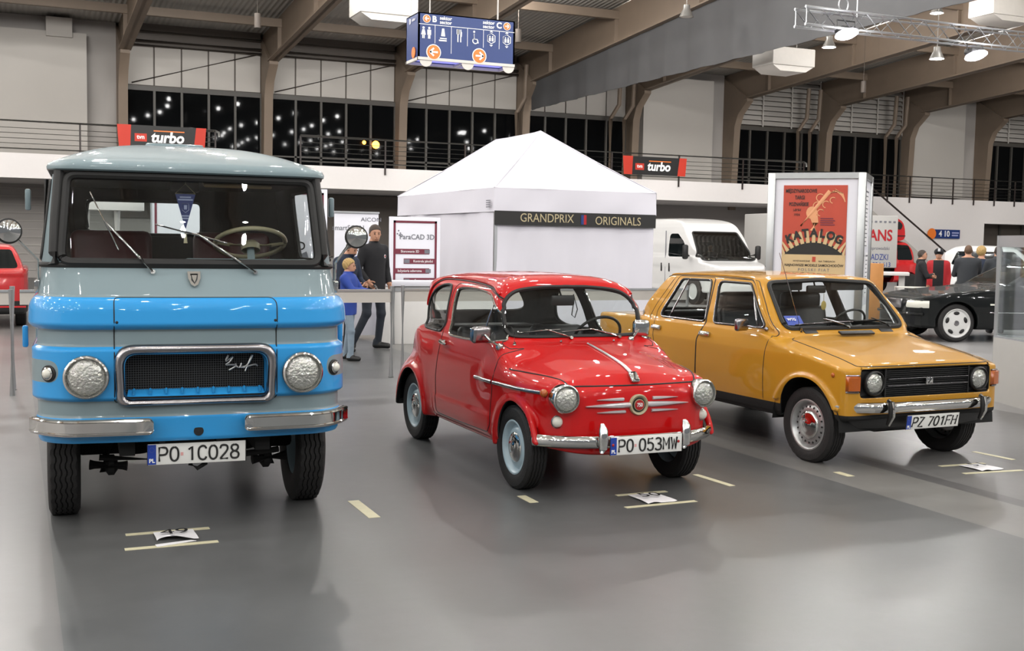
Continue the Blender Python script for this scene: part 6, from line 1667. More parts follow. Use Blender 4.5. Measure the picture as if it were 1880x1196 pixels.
px0, px1, pz0, pz1 = -.385, .365, 1.28, 2.35; pw = px1-px0
m = MB(); m.boxe((px0, -.024, pz0), (px1, -.017, pz1)); po = m.build('poster', 'poster_red', t)
yy = -.026
def flat(pts, name, mm, dy=0., th=.002): q = MB(); q.prism(pts, (0, yy-dy, 0), (1, 0, 0), (0, 0, 1), th, (0, -1, 0)); return q.build(name, mm, po, weld=False)
flat([(px0, pz0), (px1, pz0), (px1, 1.515), (px0, 1.515)], 'lower_panel', 'poster_cream')
cx, cz = -.01, 1.18
arc = lambda r, a0, a1, n: [(cx+r*math.cos(a), cz+r*math.sin(a)) for a in np.linspace(a0, a1, n)]
clipx = lambda L: [(min(max(x, px0), px1), max(z, 1.515)) for x, z in L]
flat(clipx(arc(.50, .55, PI-.55, 30)+arc(.30, PI-.55, .55, 30)), 'gear_body', 'poster_black')
m = MB()
for k in range(15):
    a = .62+k*(PI-1.24)/14
    c = Vector((cx+.555*math.cos(a), yy-.004, cz+.555*math.sin(a))); rd = Vector((math.cos(a), 0, math.sin(a))); tn = Vector((-math.sin(a), 0, math.cos(a)))
    q = [c-rd*.075-tn*.022, c+rd*.065-tn*.020, c+rd*.085, c+rd*.065+tn*.020, c-rd*.075+tn*.022]
    q = [Vector((min(max(v.x, px0), px1), v.y, v.z)) for v in q]
    m.add(q+[v-Vector((0, .002, 0)) for v in q], [(0, 1, 2, 3, 4), (9, 8, 7, 6, 5)]+[(i, i+5, (i+1) % 5+5, (i+1) % 5) for i in range(5)])
tag(m.build('gear_teeth', 'poster_cream', po, weld=False), None)
for k, ch in enumerate('KATALOG'):
    a = PI-1.06-k*(PI-2.12)/6; r = .595
    text(ch, (cx+r*math.cos(a), yy-.008, cz+r*math.sin(a)), fr, .135, 'poster_black', po, up=(math.cos(a)*.6, 0, math.sin(a)), bold=.007, wide=.9)
m = MB(); m.tube([(-.02, yy-.003, 1.80), (0.0, yy-.003, 1.90), (-.02, yy-.003, 1.98)], [.045, .04, .05], 10); m.ball((-.045, yy-.003, 2.02), (.065, .006, .075), 12, 8); m.tube([(-.17, yy-.004, 1.86), (-.06, yy-.004, 2.0), (.16, yy-.004, 2.28)], [.010, .018, .024], 8)
for k in range(4): m.tube([(.13+.03*k, yy-.004, 2.24+.02*k), (.22+.03*k, yy-.004, 2.28-.01*k), (.31+.01*k, yy-.004, 2.24-.03*k)], .008, 6)
for x, z, r in ((.05, 2.20, .045), (.02, 2.10, .05), (.12, 2.12, .04), (.06, 2.02, .04), (.20, 2.17, .035)): m.tube([(x+r*math.cos(a), yy-.004, z+r*math.sin(a)) for a in np.linspace(.5, 4.6, 12)], .006, 6)
for v in range(len(m.v)): m.v[v] = (m.v[v][0], yy-.001+(m.v[v][1]-yy)*.12, m.v[v][2])
m.build('arm_figure', 'poster_peach', po, weld=False)
for k, (tx, z, sz, x) in enumerate((('MIĘDZYNARODOWE', 2.28, .062, -.175), ('TARGI', 2.20, .066, -.19), ('POZNAŃSKIE', 2.12, .062, -.20), ('1-IV 9-V', 2.05, .045, -.22), ('1 9 3 6', 1.995, .04, -.22))): text(tx, (x, yy-.003, z), fr, sz, 'poster_black', po, bold=.0012, wide=.62)
m = MB()
for k in range(4): m.boxe((.06, yy-.003, 1.945-k*.025), (.21+.02*(k % 2), yy-.001, 1.957-k*.025))
m.build('small_print', 'maroon', po, weld=False)
text('WYSTAWIONE            NA TARGACH', (0, yy-.004, 1.435), fr, .030, 'poster_black', po); text('NAJNOWSZE MODELE SAMOCHODÓW', (0, yy-.004, 1.385), fr, .042, 'poster_black', po, wide=.92, bold=.0006); text('POLSKI FIAT', (0, yy-.004, 1.33), fr, .05, 'ink_grey', po, spacing=1.4)
m = MB(); m.boxe((-.02, yy-.005, 1.43), (.02, yy-.002, 1.49)); m.build('crest_mark', 'poster_red', po)
xs_ = w+.017
m = MB()
for y0, y1, z0, z1 in ((.10, .62, 1.62, 2.33), (.10, .36, .95, 1.55), (.45, .80, 1.0, 1.55), (.10, .8, .4, .9)): m.boxe((xs_, y0, z0), (xs_+.004, y1, z1))
m.build('side_sheets', 'paper', t, weld=False)
m = MB()
for y0, y1, z0, z1 in ((.13, .59, 1.64, 2.30), (.13, .33, .98, 1.52), (.48, .77, 1.03, 1.52)):
    m.boxe((xs_+.004, y0, z1-.02), (xs_+.006, y1, z1)); 
    for k in range(int((z1-z0)/.05)): m.boxe((xs_+.004, y0+.03, z1-.06-.05*k), (xs_+.006, y1-.04-(k % 3)*.04, z1-.072-.05*k))
m.build('print_lines', 'ink_grey', t, weld=False)
# ---------------------------------------------------------------- floor tape and number sheets
def tape(p, q, w, label, group=None):
    a, b = Vector((*p, .001)), Vector((*q, .001)); m = MB(); m.bar(a, b, w, .002, (0, 0, 1)); return tag(m.build('floor_tape', 'tape_cream'), label, 'tape', 'cream tape strips on the floor')
tape((.53, 6.35), (.97, 6.35), .045, 'cream tape strip across the top of the sheet in front of the truck')
tape((.50, 6.05), (.97, 6.05), .045, 'cream tape strip along the front of the sheet before the truck')
tape((1.895, 6.73), (1.895, 6.27), .07, 'cream tape dash on the floor right of the truck front wheel')
tape((2.93, 6.51), (2.93, 6.31), .06, 'short cream tape dash left of the red car sheet')
tape((3.51, 6.315), (3.88, 6.315), .04, 'cream tape strip along the back of the sheet before the red car')
tape((3.40, 6.0), (3.91, 6.01), .04, 'cream tape strip along the front of the sheet before the red car')
tape((4.36, 6.72), (4.39, 6.31), .05, 'cream tape dash between the red and yellow cars')
tape((5.38, 6.46), (5.38, 6.30), .06, 'short cream tape dash before the yellow car front wheel')
tape((6.27, 6.38), (6.69, 6.36), .04, 'cream tape strip along the back of the sheet before the yellow car')
tape((6.23, 6.11), (6.75, 6.06), .04, 'cream tape strip along the front of the sheet before the yellow car')
tape((6.99, 6.76), (7.02, 6.39), .05, 'cream tape dash right of the yellow car number sheet')
def sheet(cx, cy, w, d, num, label, rz=0., torn=False):
    o = empty('number_sheet', (cx, cy, .003), rz, label, 'paper', 'number sheets on the floor'); rows = []
    n = 16
    for i in range(n+1):
        u = i/n; r = []
        for j in range(9):
            v = j/8; x = (u-.5)*w; y = (v-.5)*d
            z = .003+.012*max(0, math.sin(u*7+v*3))*(1-v)*.6
            if torn: y -= .0; z += .02*max(0, math.sin(PI*u))*(1-v)**2
            r.append((x, y+(.035*math.sin(u*5+.6) if torn and j == 0 else 0), z))
        rows.append(r)
    m = MB(); m.grid(rows); m.build('sheet', 'paper', o, ang=80)
    text(num, (0, d*.14, .018), (0, 0, 1), .14, 'ink', o, up=(0, 1, 0), wide=1.1, depth=.0005)
    if torn: m = MB(); m.prism([(-w*.58, -d*.78), (w*.30, -d*.62), (w*.42, -d*.72), (-w*.56, -d*1.0)], (0, 0, 0), (1, 0, 0), (0, 1, 0), .003, (0, 0, 1)); m.build('torn_strip', 'paper', o)
sheet(.775, 6.235, .21, .20, '49', 'torn white number sheet on the floor in front of the truck', 0, True)
sheet(3.68, 6.155, .21, .26, '50', 'white number sheet taped on the floor before the red car'); sheet(6.52, 6.23, .21, .23, '51', 'white number sheet taped on the floor before the yellow car')
# ---------------------------------------------------------------- glass showcase at the right edge
t = empty('glass_showcase', (9.60, 9.06, 0), 0, 'grey plinth wall with clear glass panes and aluminium corner post at right edge', 'showcase')
dv = Vector((-.34, -.94, 0)).normalized(); dw_ = Vector((.94, -.34, 0)).normalized()
mat('plinth_grey', '#b4b2ae', .5, noise=.03)
m = MB(); a = Vector((0, 0, 0)); L = 2.2
m.bar(a+Vector((0, 0, .34)), a+dv*L+Vector((0, 0, .34)), .04, .68, (0, 0, 1)); m.bar(a+Vector((0, 0, .34)), a+dw_*2.4+Vector((0, 0, .34)), .04, .68, (0, 0, 1)); m.build('plinth', 'plinth_grey', t, weld=False)
m = MB(); m.cyl((0, 0, 0), (0, 0, 1.76), .028, 8); m.build('corner_post', 'alu', t)
for dd in (dv, dw_):
    m = MB(); m.bar(a+dd*.03+Vector((0, 0, 1.19)), a+dd*2.1+Vector((0, 0, 1.19)), .008, 1.0, (0, 0, 1)); m.build('pane', 'clear_glass', t)
    m = MB(); m.bar(a+Vector((0, 0, 1.70)), a+dd*2.2+Vector((0, 0, 1.70)), .03, .12, (0, 0, 1)); m.build('top_rail', 'alu', t); m = MB(); m.bar(a+Vector((0, 0, .685)), a+dd*2.2+Vector((0, 0, .685)), .035, .025, (0, 0, 1)); m.build('sill_rail', 'alu', t)
# ---------------------------------------------------------------- cars further off
mat('merc_paint', '#070b0b', .5, coat=.6, spec=.1, noise=.03); mat('van_white', '#d7d6d4', .35, coat=.6, noise=.02); mat('far_red', '#b8161a', .35, coat=.8, noise=.03); mat('curtain_grey', '#b3b1ad', .7, noise=.05, nscale=3)
mat('wheel_white', '#d0d0ce', .35, noise=.03); mat('far_glass', '#0f1415', .05, noise=.1)
def far_wheel(parent, c, side, R, w, rr, holes=0):
    m = MB(); m.lathe([(rr, -w/2), (R*.9, -w/2), (R, -w*.38), (R, w*.38), (R*.9, w/2), (rr, w/2), (rr*.98, w*.2)], c, (side, 0, 0), 40); t = m.build('wheel', 'tyre_rubber', parent)
    m = MB(); m.lathe([(rr*1.02, w*.46), (rr*.95, w*.5), (rr*.85, w*.40), (rr*.5, w*.44), (.0005, w*.46)], c, (side, 0, 0), 36); m.build('rim', 'wheel_white', t)
    if holes:
        a, b, d = frame_from((side, 0, 0))
        for k in range(holes):
            e = a*math.cos(2*PI*k/holes+.3)+b*math.sin(2*PI*k/holes+.3); m = MB(); m.ball(Vector(c)+e*rr*.68+d*w*.42, (rr*.13, rr*.22, .02), 10, 6, Matrix((e, d.cross(e), d)).transposed()); m.build('opening', 'ink', t)
        m = MB(); m.lathe([(rr*.2, .0), (rr*.16, .012), (.0005, .014)], Vector(c)+d*w*.44, d, 20); m.build('wheel_centre', 'worn_chrome', t)
def shell(side, front, plan, gside, gfront, gplan, arches, lo, hi, h, bottom=.2, k=.06):
    s1 = spline(side, 3); f1 = spline(mirx(front), 3); p1 = spline(mirx(plan), 3); s2 = spline(gside, 3); f2 = spline(mirx(gfront), 3); p2 = spline(mirx(gplan), 3)
    def F(x, y, z):
        L = smax(smax(psd(s1, y, z), psd(p1, x, y), k), psd(f1, x, z), k)
        G = smax(smax(psd(s2, y, z), psd(p2, x, y), k), psd(f2, x, z), k)
        d = smin(L, G, .05)
        for yc, zc, R in arches: d = smax(d, -np.maximum(np.sqrt((y-yc)**2+(z-zc)**2)-R, .45-np.abs(x)), .02)
        return smax(d, bottom-z, .02)
    return Surf().from_sdf(F, lo, hi, h)
# black-green coupe behind the showcase
rz = R_(-107); wx, wy = 14.97, 15.05
root = empty('coupe_car', (wx-.78*math.cos(rz), wy-.78*math.sin(rz), .0), rz, 'dark green-black luxury coupe with white five-hole wheel at the right edge', 'car')
S = shell([(-.70, .25), (-.78, .40), (-.77, .55), (-.73, .70), (-.62, .77), (-.2, .84), (.5, .92), (.95, .99), (2.4, .99), (3.4, .97), (3.95, .90), (4.0, .6), (3.9, .28), (1.5, .20)],
          [(0, .18), (.80, .2), (.90, .35), (.93, .6), (.90, .80), (.82, .95), (0, 1.05)], [(0, -.80), (.5, -.76), (.78, -.60), (.90, -.15), (.94, .6), (.95, 2.0), (.9, 3.4), (.6, 4.0), (0, 4.05)],
          [(.75, .8), (.95, .98), (1.55, 1.30), (1.9, 1.40), (2.4, 1.42), (2.9, 1.36), (3.5, 1.0), (3.6, .8)], [(0, .7), (.86, .8), (.83, .98), (.66, 1.34), (.45, 1.41), (0, 1.43)], [(0, .7), (.6, .8), (.80, 1.1), (.84, 2.0), (.78, 3.0), (.5, 3.5), (0, 3.6)],
          [(0, .33, .37), (2.95, .33, .37)], (-1.05, -1.0, .1), (1.05, 4.15, 1.5), .032)
for sg in (-1, 1):
    S.cut(lambda V: psd(rpoly([(1.12, 1.0), (3.2, 1.0), (2.8, 1.30), (1.65, 1.30)], .05), V[:, 1], V[:, 2]), lambda c, n: (c[:, 0]*sg > .4) & (n[:, 0]*sg > .2), 'glass', 'body')
S.cut(lambda V: psd(rpoly([(-.70, 1.01), (.70, 1.01), (.58, 1.34), (-.58, 1.34)], .06), V[:, 0], V[:, 2]), lambda c, n: (c[:, 1] < 2.2) & (n[:, 1] < -.1) & (c[:, 2] > .98), 'glass', 'body')
S.part('body', 'body', ['merc_paint'], root); S.part('glazing', 'glass', ['far_glass'], root)
bb = S.bvh()
for sg in (-1, 1):
    far_wheel(root, (sg*.76, 0, .33), sg, .33, .24, .255, 5); far_wheel(root, (sg*.76, 2.95, .33), sg, .33, .24, .255, 5)
    m = MB(); rows = []
    for z in (.575, .61, .69, .72):
        rows.append([])
        for x in np.linspace(.50, .83, 9):
            q = drop(bb, [(sg*x, -3, z)], (0, 1, 0)); p, n = q[0]; rows[-1].append(p+n*(.012 if (.6 < z < .70) else -.005))
    m.grid(rows); m.build('headlamp', 'white_lens', root, ang=60)
    q = drop(bb, dense([(sg*2, .42, .52), (sg*2, 2.5, .52)], 14), (-sg, 0, 0)); m = MB(); m.tube([p for p, n in q], .010, 6); m.build('side_strip', 'worn_chrome', root)
    m = MB(); q = drop(bb, [(sg*2, .62, .66)], (-sg, 0, 0))[0]; m.box(q[0], (.02, .09, .03), .005); m.build('side_repeater', 'white_lens', root)
m = MB(); m.tube([(x, -.80+.20*(abs(x)/.85)**4, .48) for x in np.linspace(-.85, .85, 17)], .030, 8); m.build('bumper_strip', 'merc_paint', root)
m = MB(); m.boxe((-.35, -.785, .56), (.35, -.74, .72), .01); m.build('grille', 'worn_chrome', root)
m = MB(); m.boxe((-.62, -.5, .22), (.62, 3.7, .26)); m.build('underbody', 'underbody', root)
# red hatchback at the left edge
root = empty('hatchback_car', (-.62, 21.1, 0), 0, 'bright red parked car at the left edge behind the barrier', 'car')
S = shell([(-.02, .25), (-.06, .5), (-.02, .85), (.15, 1.0), (1.2, 1.05), (3.2, 1.0), (3.6, .8), (3.6, .3), (1.5, .2)], [(0, .2), (.78, .22), (.86, .5), (.86, .9), (.80, 1.05), (0, 1.1)], [(0, -.06), (.6, -.02), (.82, .2), (.87, 1.0), (.86, 3.0), (.6, 3.6), (0, 3.65)],
          [(-.0, .9), (.10, 1.02), (.35, 1.38), (.7, 1.45), (1.8, 1.45), (2.6, 1.05), (2.7, .8)], [(0, .8), (.80, .9), (.78, 1.02), (.62, 1.38), (.4, 1.44), (0, 1.46)], [(0, -.02), (.65, .0), (.80, .3), (.82, 1.5), (.7, 2.6), (0, 2.8)],
          [(.75, .3, .34), (3.0, .3, .34)], (-1, -.2, .1), (1, 3.8, 1.55), .035)
S.cut(lambda V: psd(rpoly([(-.70, 1.02), (.70, 1.02), (.58, 1.34), (-.58, 1.34)], .06), V[:, 0], V[:, 2]), lambda c, n: (c[:, 1] < .9) & (n[:, 1] < -.1) & (c[:, 2] > .98), 'glass', 'body')
S.cut(lambda V: V[:, 2]-.47, lambda c, n: c[:, 1] < .3, 'low', 'body')
S.part('body', ('body', 'low'), ['far_red', 'black_trim'], root, 0, {'low': 1}); S.part('rear_window', 'glass', ['far_glass'], root)
m = MB(); m.boxe((-.25, -.085, .66), (.27, -.05, .78), .004); p = m.build('number_plate', 'plate_white', root); text('P0 3472M', (0.01, -.087, .72), fr, .10, 'ink', p, wide=.85)
m = MB(); m.boxe((-.80, -.075, .36), (.80, -.04, .39)); m.build('bumper_strip', 'far_red', root)
for sg in (-1, 1): far_wheel(root, (sg*.72, .75, .3), sg, .3, .18, .2); far_wheel(root, (sg*.72, 3.0, .3), sg, .3, .18, .2)
# white van
root = empty('delivery_van', (17.85, 26.4, 0), .02, 'tall white delivery van parked behind the tent and yellow car', 'van')
S = shell([(-.95, .35), (-1.0, .6), (-.95, .95), (-.75, 1.08), (-.25, 1.18), (.2, 1.3), (4.4, 1.3), (4.6, .9), (4.55, .35), (2, .3)], [(0, .28), (.92, .3), (1.0, .5), (1.02, 1.0), (1.0, 1.3), (.94, 1.45), (0, 1.5)], [(0, -1.02), (.6, -.95), (.9, -.65), (1.0, -.1), (1.03, 1.0), (1.03, 4.0), (.95, 4.6), (0, 4.65)],
          [(-.35, 1.0), (-.22, 1.2), (.15, 1.60), (.48, 1.98), (.75, 2.22), (1.3, 2.35), (2, 2.37), (4.3, 2.37), (4.55, 2.2), (4.6, 1.2), (2, 1)], [(0, 1), (1.0, 1.0), (1.0, 1.3), (.95, 1.8), (.86, 2.2), (.72, 2.34), (.4, 2.37), (0, 2.38)], [(0, -.42), (.55, -.30), (.86, -.02), (.98, .5), (1.01, 1.2), (1.01, 4.2), (.9, 4.6), (0, 4.65)],
          [(-.0, .35, .40), (3.5, .35, .40)], (-1.15, -1.15, .2), (1.15, 4.8, 2.5), .042)
S.cut(lambda V: psd(rpoly([(-.90, 1.24), (-.55, 1.15), (.55, 1.15), (.90, 1.24), (.74, 1.97), (-.74, 1.97)], .06), V[:, 0], V[:, 2]), lambda c, n: (c[:, 1] < .75) & (n[:, 1] < -.12) & (c[:, 2] > 1.2), 'ws', 'body')
for sg in (-1, 1): S.cut(lambda V: psd(rpoly([(.22, 1.28), (1.25, 1.28), (1.25, 1.92), (.85, 1.92), (.55, 1.72)], .10), V[:, 1], V[:, 2]), lambda c, n: (c[:, 0]*sg > .5) & (n[:, 0]*sg > .25), 'sw', 'body')
S.part('body', 'body', ['van_white', 'liner'], root, .03); S.part('windscreen', 'ws', ['dark_glass'], root); S.part('door_window', 'sw', ['far_glass'], root, half=1); S.part('door_window', 'sw', ['far_glass'], root, half=-1)
m = MB(); m.boxe((-.84, -.7, .36), (.84, 4.3, .95)); m.build('underbody', 'underbody', root)
m = MB(); S.outline(m, 'ws', .022, .0); m.build('windscreen_seal', 'rubber', root)
for sg in (-1, 1):
    far_wheel(root, (sg*.88, 0, .35), sg, .35, .22, .22); far_wheel(root, (sg*.88, 3.5, .35), sg, .35, .22, .22)
    m = MB(); m.tube([(sg*.98, .25, 1.32), (sg*1.14, .12, 1.36)], .03, 8); m.box((sg*1.20, .08, 1.42), (.16, .12, .40), .05); m.build('mirror', 'black_trim', root)
    for y in (1.15, 1.55): m = MB(); m.box((sg*1.02, y, .98), (.03, .05, .24), .012); m.build('door_handle', 'black_trim', root)
    m = MB(); m.boxe((sg*1.005-.01, 1.36, .5), (sg*1.005+.01, 1.375, 2.0)); m.build('door_seam', 'ink_grey', root)
m = MB(); m.boxe((-.80, .0, 1.10), (.80, .6, 1.22), .05); m.build('dashboard', 'liner', root)
steering_wheel(root, (.40, .55, 1.36), (0, .7, .6), .19, .012, 'black_trim')
seat(root, (.42, 1.15, 1.0), .55, 'seat_vinyl', .75, .5); seat(root, (-.42, 1.15, 1.0), .9, 'seat_vinyl', .75, .5)
wiper(root, (-.35, -.17, 1.235), (-.72, -.10, 1.30), (.1, -.17, 1.27), (-.55, -.13, 1.29), (0, -.8, .6), .010, 'black_trim')
m = MB(); m.boxe((-.20, .10, 1.225), (.22, .36, 1.235)); m.build('paper_sheets', 'paper', root)
# moving lorry with printed curtain
root = empty('moving_lorry', (27.0, 30.2, 0), -.12, 'red-cabbed lorry with a grey printed curtain body behind the poster column', 'truck')
m = MB(); m.boxe((-4.2, 0, .95), (.34, 2.3, 2.70), .03); bd = m.build('box_body', 'curtain_grey', root)
text('TRANS', (-.62, -.008, 2.02), fr, .52, 'cloth_red', bd, bold=.012, wide=.92); text('PRZEPROWADZKI', (-.95, -.008, 1.30), fr, .29, 'ink_blue', bd, wide=.8); text('tel. 601 234 613', (-.62, -.008, .98+.07), fr, .22, 'ink_blue', bd); text('przeprowadzki', (-.45, -.008, 1.60), fr, .16, 'ink_grey', bd)
m = MB()
for k in range(24): m.boxe((-4+k*.18, -.012, 2.46), (-3.91+k*.18, -.004, 2.52))
m.build('curtain_rollers', 'ink_grey', bd, weld=False)
S = shell([(-2, .5), (.4, .45), (1.35, .45), (1.55, .7), (1.5, 1.0), (1.15, 1.15), (.4, 1.2), (-.2, 1.0)], [(0, .4), (.9, .45), (1.0, .8), (.98, 1.1), (0, 1.3)], [(0, -1), (.98, -.9), (1.0, .6), (.85, 1.4), (0, 1.6)],
          [(.38, .9), (.40, 1.86), (.75, 1.88), (.95, 1.75), (1.25, 1.2), (1.2, .9)], [(0, .8), (.98, .9), (.95, 1.2), (.82, 1.8), (0, 1.9)], [(0, .3), (.9, .35), (.95, .8), (.85, 1.2), (0, 1.35)], [(.95, .38, .42)], (-1.1, .30, .3), (1.1, 1.7, 2.0), .05, .42)
cab = empty('cab', (.0, 1.1, 0), -PI/2, None); cab.parent = root
S.cut(lambda V: psd(rpoly([(.46, 1.22), (1.10, 1.22), (.92, 1.72), (.46, 1.74)], .05), V[:, 1], V[:, 2]), lambda c, n: (np.abs(c[:, 0]) > .4) & (np.abs(n[:, 0]) > .25), 'glass', 'body')
S.part('cab_body', 'body', ['far_red'], cab); S.part('door_window', 'glass', ['far_glass'], cab, half=1); S.part('door_window', 'glass', ['far_glass'], cab, half=-1)
m = MB(); m.prism(spline([(.32, 1.92), (.72, 1.90), (.80, 2.1), (.72, 2.45), (.50, 2.62), (.34, 2.64)], 4), (-.85, 0, 0), (0, 1, 0), (0, 0, 1), 1.7, (1, 0, 0)); sp_ = m.build('roof_pod', 'far_red', cab)
m = MB(); m.prism(spline([(.40, 2.32), (.60, 2.25), (.68, 2.4), (.52, 2.52)], 4), (-.86, 0, 0), (0, 1, 0), (0, 0, 1), 1.72, (1, 0, 0)); m.build('pod_window', 'black_trim', sp_)
m = MB(); m.boxe((-.87, .33, 2.02), (.87, .80, 2.05)); m.build('pod_seam', 'black_trim', sp_)
KIDS.setdefault(root.name, []).append(cab)
for x, y in ((.95, .18), (.95, 2.0), (-2.7, .2), (-2.7, 2.0)):
    m = MB(); m.lathe([(.2, -.12), (.36, -.12), (.38, -.08), (.38, .08), (.36, .12), (.2, .12), (.0005, .08)], (x, y, .38), (0, -1, 0), 24); m.build('wheel', 'tyre_rubber', root)
m = MB(); m.boxe((-4.2, .4, .62), (.4, 1.9, .95)); m.build('chassis', 'underbody', root)
# furniture on the right
def thing1(name, mb, m_, label, cat, **k): return tag(mb.build(name, m_, **k), label, cat)
m = MB(); m.boxe((15.75, 18.2, 0), (16.17, 18.55, 1.30), .01); thing1('plywood_cabinet', m, 'wood', 'plain plywood cabinet standing beside the lorry', 'cabinet')
t = empty('high_table', (16.95, 18.95, 0), -.7, 'white high bar table in front of the red lorry cab', 'table')
m = MB(); m.boxe((-.42, -.30, 1.04), (.42, .30, 1.11), .01); m.build('tabletop', 'counter_white', t)
m = MB(); m.boxe((-.28, -.08, 0), (-.12, .08, 1.04), .01); m.build('leg', 'counter_white', t); m = MB(); m.boxe((.22, -.08, 0), (.34, .08, 1.04), .01); m.build('leg', 'counter_white', t)
t = empty('display_rack', (16.15, 17.35, 0), -.6, 'white wire display rack beside the bar table', 'rack')
m = MB()
for x in (-.3, .3):
    for y in (-.2, .2): m.cyl((x, y, 0), (x, y, .85), .012, 6)
m.build('frame', 'heater_white', t, weld=False)
for z in (.25, .55, .85): m = MB(); m.boxe((-.31, -.21, z-.01), (.31, .21, z+.01)); m.build('shelf', 'heater_white', t)
m = MB(); m.boxe((19.9, 22.8, 0), (22.3, 24.4, .02)); thing1('red_carpet', m, 'carpet_red', 'strip of orange-red carpet on the floor by the plywood cabinet', 'carpet')
t = empty('shell_chair', (13.6, 17.0, 0), -.4, 'white moulded chair behind the yellow car windscreen pillar', 'chair')
m = MB(); rows = []
for u in np.linspace(-1, 1, 9): rows.append([(u*.24, -.22, .44+.02*u*u), (u*.25, .0, .42+.05*u*u), (u*.25, .18, .45+.04*u*u), (u*.24, .24-.03*u*u, .65), (u*.20, .27-.05*u*u, .90)])
m.grid(rows); m.grid([[(x, y+.012, z-.015) for x, y, z in r] for r in rows]); m.build('seat_shell', 'counter_white', t, weld=False)
for sx in (-1, 1):
    for sy in (-1, 1): m = MB(); m.cyl((sx*.18, sy*.16, .43), (sx*.22, sy*.22, 0), .014, 8); m.build('leg', 'alu', t)
t = empty('wall_sign', (42.75, 43.93, 2.37), 0, 'small blue number sign with orange arrow disc on the white stair wall', 'sign')
m = MB(); m.boxe((-.75, -.02, -.22), (1.05, .02, .22)); m.build('plate', 'sign_blue', t); m = MB(); m.lathe([(.27, 0), (.27, .02), (.0005, .02)], (-.80, -.02, 0), fr, 24); m.build('arrow_disc', 'sign_orange', t); text('4 10', (.02, -.025, 0), fr, .40, 'white_ink', t, bold=.01)
m = MB(); m.boxe((.52, -.024, .03), (.98, -.02, .10)); m.boxe((.52, -.024, -.10), (.92, -.02, -.03)); m.build('small_print', 'ink_pale', t, weld=False)
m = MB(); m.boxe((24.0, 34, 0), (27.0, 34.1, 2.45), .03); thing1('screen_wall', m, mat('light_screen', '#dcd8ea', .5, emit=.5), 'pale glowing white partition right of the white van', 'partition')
t = empty('parked_van', (31.0, 27.2, 0), .6, 'white car with blue roof load partly hidden by the person in grey hooded jacket', 'car')
S = shell([(-.9, .3), (-.95, .7), (-.6, .95), (.2, 1.05), (3, 1.05), (3.3, .7), (3.2, .3)], [(0, .25), (.8, .3), (.86, .7), (.8, 1.0), (0, 1.1)], [(0, -1), (.7, -.8), (.85, 0), (.86, 3), (0, 3.4)], [(.1, .8), (.3, 1.05), (.9, 1.65), (1.6, 1.75), (2.8, 1.7), (3.2, 1.0)], [(0, .8), (.82, .9), (.78, 1.1), (.66, 1.65), (0, 1.78)], [(0, .0), (.75, .3), (.8, 1.5), (.7, 3.1), (0, 3.3)], [(0, .3, .36), (2.4, .3, .36)], (-1, -1.1, .15), (1, 3.5, 1.9), .05)
S.cut(lambda V: psd(rpoly([(.45, 1.1), (2.9, 1.1), (2.7, 1.55), (.95, 1.55)], .05), V[:, 1], V[:, 2]), lambda c, n: np.abs(n[:, 0]) > .4, 'glass', 'body'); S.cut(lambda V: psd(rpoly([(-.68, 1.1), (.68, 1.1), (.55, 1.6), (-.55, 1.6)], .05), V[:, 0], V[:, 2]), lambda c, n: (n[:, 1] < -.2) & (c[:, 1] < 1.5) & (c[:, 2] > 1), 'glass', 'body')
S.part('body', 'body', ['van_white'], t); S.part('glazing', 'glass', ['far_glass'], t)
for sg in (-1, 1): far_wheel(t, (sg*.75, 0, .3), sg, .3, .18, .2); far_wheel(t, (sg*.75, 2.4, .3), sg, .3, .18, .2)
# visitors on the right
def at(px_, Y): return (px_*Y, Y, 0)
cr_ = dict(elR=(-.24, -.14, 1.17), wrR=(.06, -.26, 1.20), elL=(.24, -.14, 1.16), wrL=(-.06, -.28, 1.16), curl=.6)
person((16.95, 18.0, 0), .85, 1.60, 'person in black jacket with white hood and pale jeans, standing arms folded', dict(top='cloth_black', legs='denim_pale', hair='hair_dark'), cr_, h=.022, hem=.86, collar=.09, build=1.05, group='visitors standing on the right')
p2 = person((17.8, 18.4, 0), -.75, 1.62, 'person in a black and white cap with red jacket over a black shirt', dict(top='cloth_red', legs='denim_dark', hair='hair_dark', vest='cloth_black'), None, h=.022, hem=.84, build=1.08, group='visitors standing on the right')
P = p2[1]; s_ = p2[2]; hd = P['hea']*s_; m = MB(); m.ball(Vector(hd)+Vector((0, .01, .05)), (.098, .112, .085), 14, 8); m.box(Vector(hd)+Vector((0, -.14, .055)), (.13, .12, .015), .006); m.build('cap', 'cloth_black', p2[0]); m = MB(); m.box(Vector(hd)+Vector((0, -.085, .09)), (.05, .04, .07), .01); m.build('cap_panel', 'cloth_white', p2[0])
person((17.2, 17.0, 0), 2.45, 1.71, 'tall person in dark grey jacket seen from behind', dict(top='cloth_grey', legs='denim_dark', hair='hair_brown'), cr_, h=.022, hem=.78, build=1.12, group='visitors standing on the right')
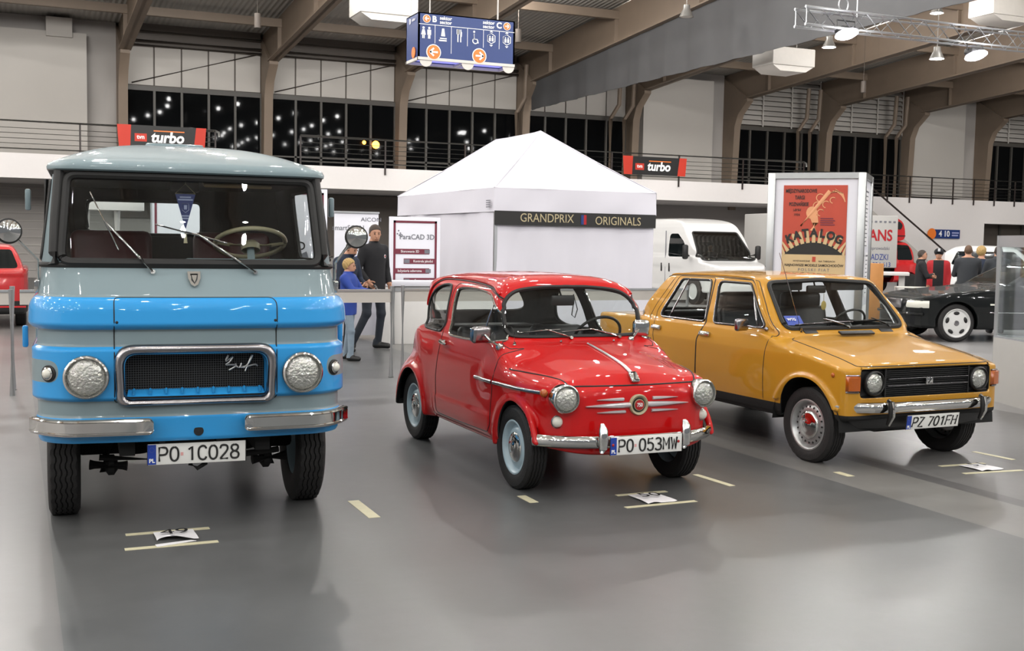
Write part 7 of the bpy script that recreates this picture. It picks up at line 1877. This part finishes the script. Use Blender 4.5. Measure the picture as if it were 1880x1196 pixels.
person((18.05, 17.5, 0), 1.9, 1.68, 'fair-haired person in navy jacket half hidden beside the dark grey jacket', dict(top='cloth_navy', legs='denim_pale', hair='hair_blond'), None, h=.022, hem=.86, hair=.02, group='visitors standing on the right')
person((17.36, 16.4, 0), 2.6, 1.70, 'person in grey hooded jacket with back turned, behind the showcase post', dict(top='cloth_grey', legs='denim_dark', hair='hair_dark'), cr_, h=.022, hem=.84, collar=.10, build=1.08, group='visitors standing on the right')
person((18.30, 27.75, .05), -.6, 1.62, 'driver in a dark cap and jacket leaning over the wheel inside the white van', dict(top='cloth_black', legs='denim_dark', hair='hair_dark'), cr_, h=.026, hem=.86)
# ---------------------------------------------------------------- camera
cam = bpy.data.cameras.new('camera'); co = bpy.data.objects.new('camera', cam); COL.objects.link(co)
cam.sensor_fit = 'HORIZONTAL'; cam.sensor_width = 36; cam.lens = 2093.42/1880*36
cam.clip_start = .05; cam.clip_end = 300
pitch, roll, psi = .0730, .0165, .4123
fw = Vector((math.sin(psi)*math.cos(pitch), math.cos(psi)*math.cos(pitch), -math.sin(pitch)))
r0 = Vector((math.cos(psi), -math.sin(psi), 0)); u0 = r0.cross(fw)
rr = r0*math.cos(roll)+u0*math.sin(roll); uu = u0*math.cos(roll)-r0*math.sin(roll)
mt = Matrix((rr, uu, -fw)).transposed().to_4x4(); mt.translation = (0, 0, 1.6059)
co.matrix_world = mt
sc = bpy.context.scene; sc.camera = co
vs = sc.view_settings; vs.view_transform = 'Standard'; vs.look = 'None'; vs.gamma = 1; vs.use_curve_mapping = False; vs.exposure = EXPOSURE
w = bpy.data.worlds.new('world'); sc.world = w; w.use_nodes = True
w.node_tree.nodes['Background'].inputs['Color'].default_value = (*WORLD, 1); w.node_tree.nodes['Background'].inputs['Strength'].default_value = WORLD_S
sc.cycles.max_bounces = 7; sc.cycles.glossy_bounces = 4; sc.cycles.transparent_max_bounces = 16; sc.cycles.transmission_bounces = 4; sc.cycles.diffuse_bounces = 2
sc.cycles.caustics_reflective = False; sc.cycles.caustics_refractive = False; sc.cycles.sample_clamp_indirect = 6
sc.cycles.use_denoising = True
sc.cycles.use_adaptive_sampling = True; sc.cycles.adaptive_threshold = .02
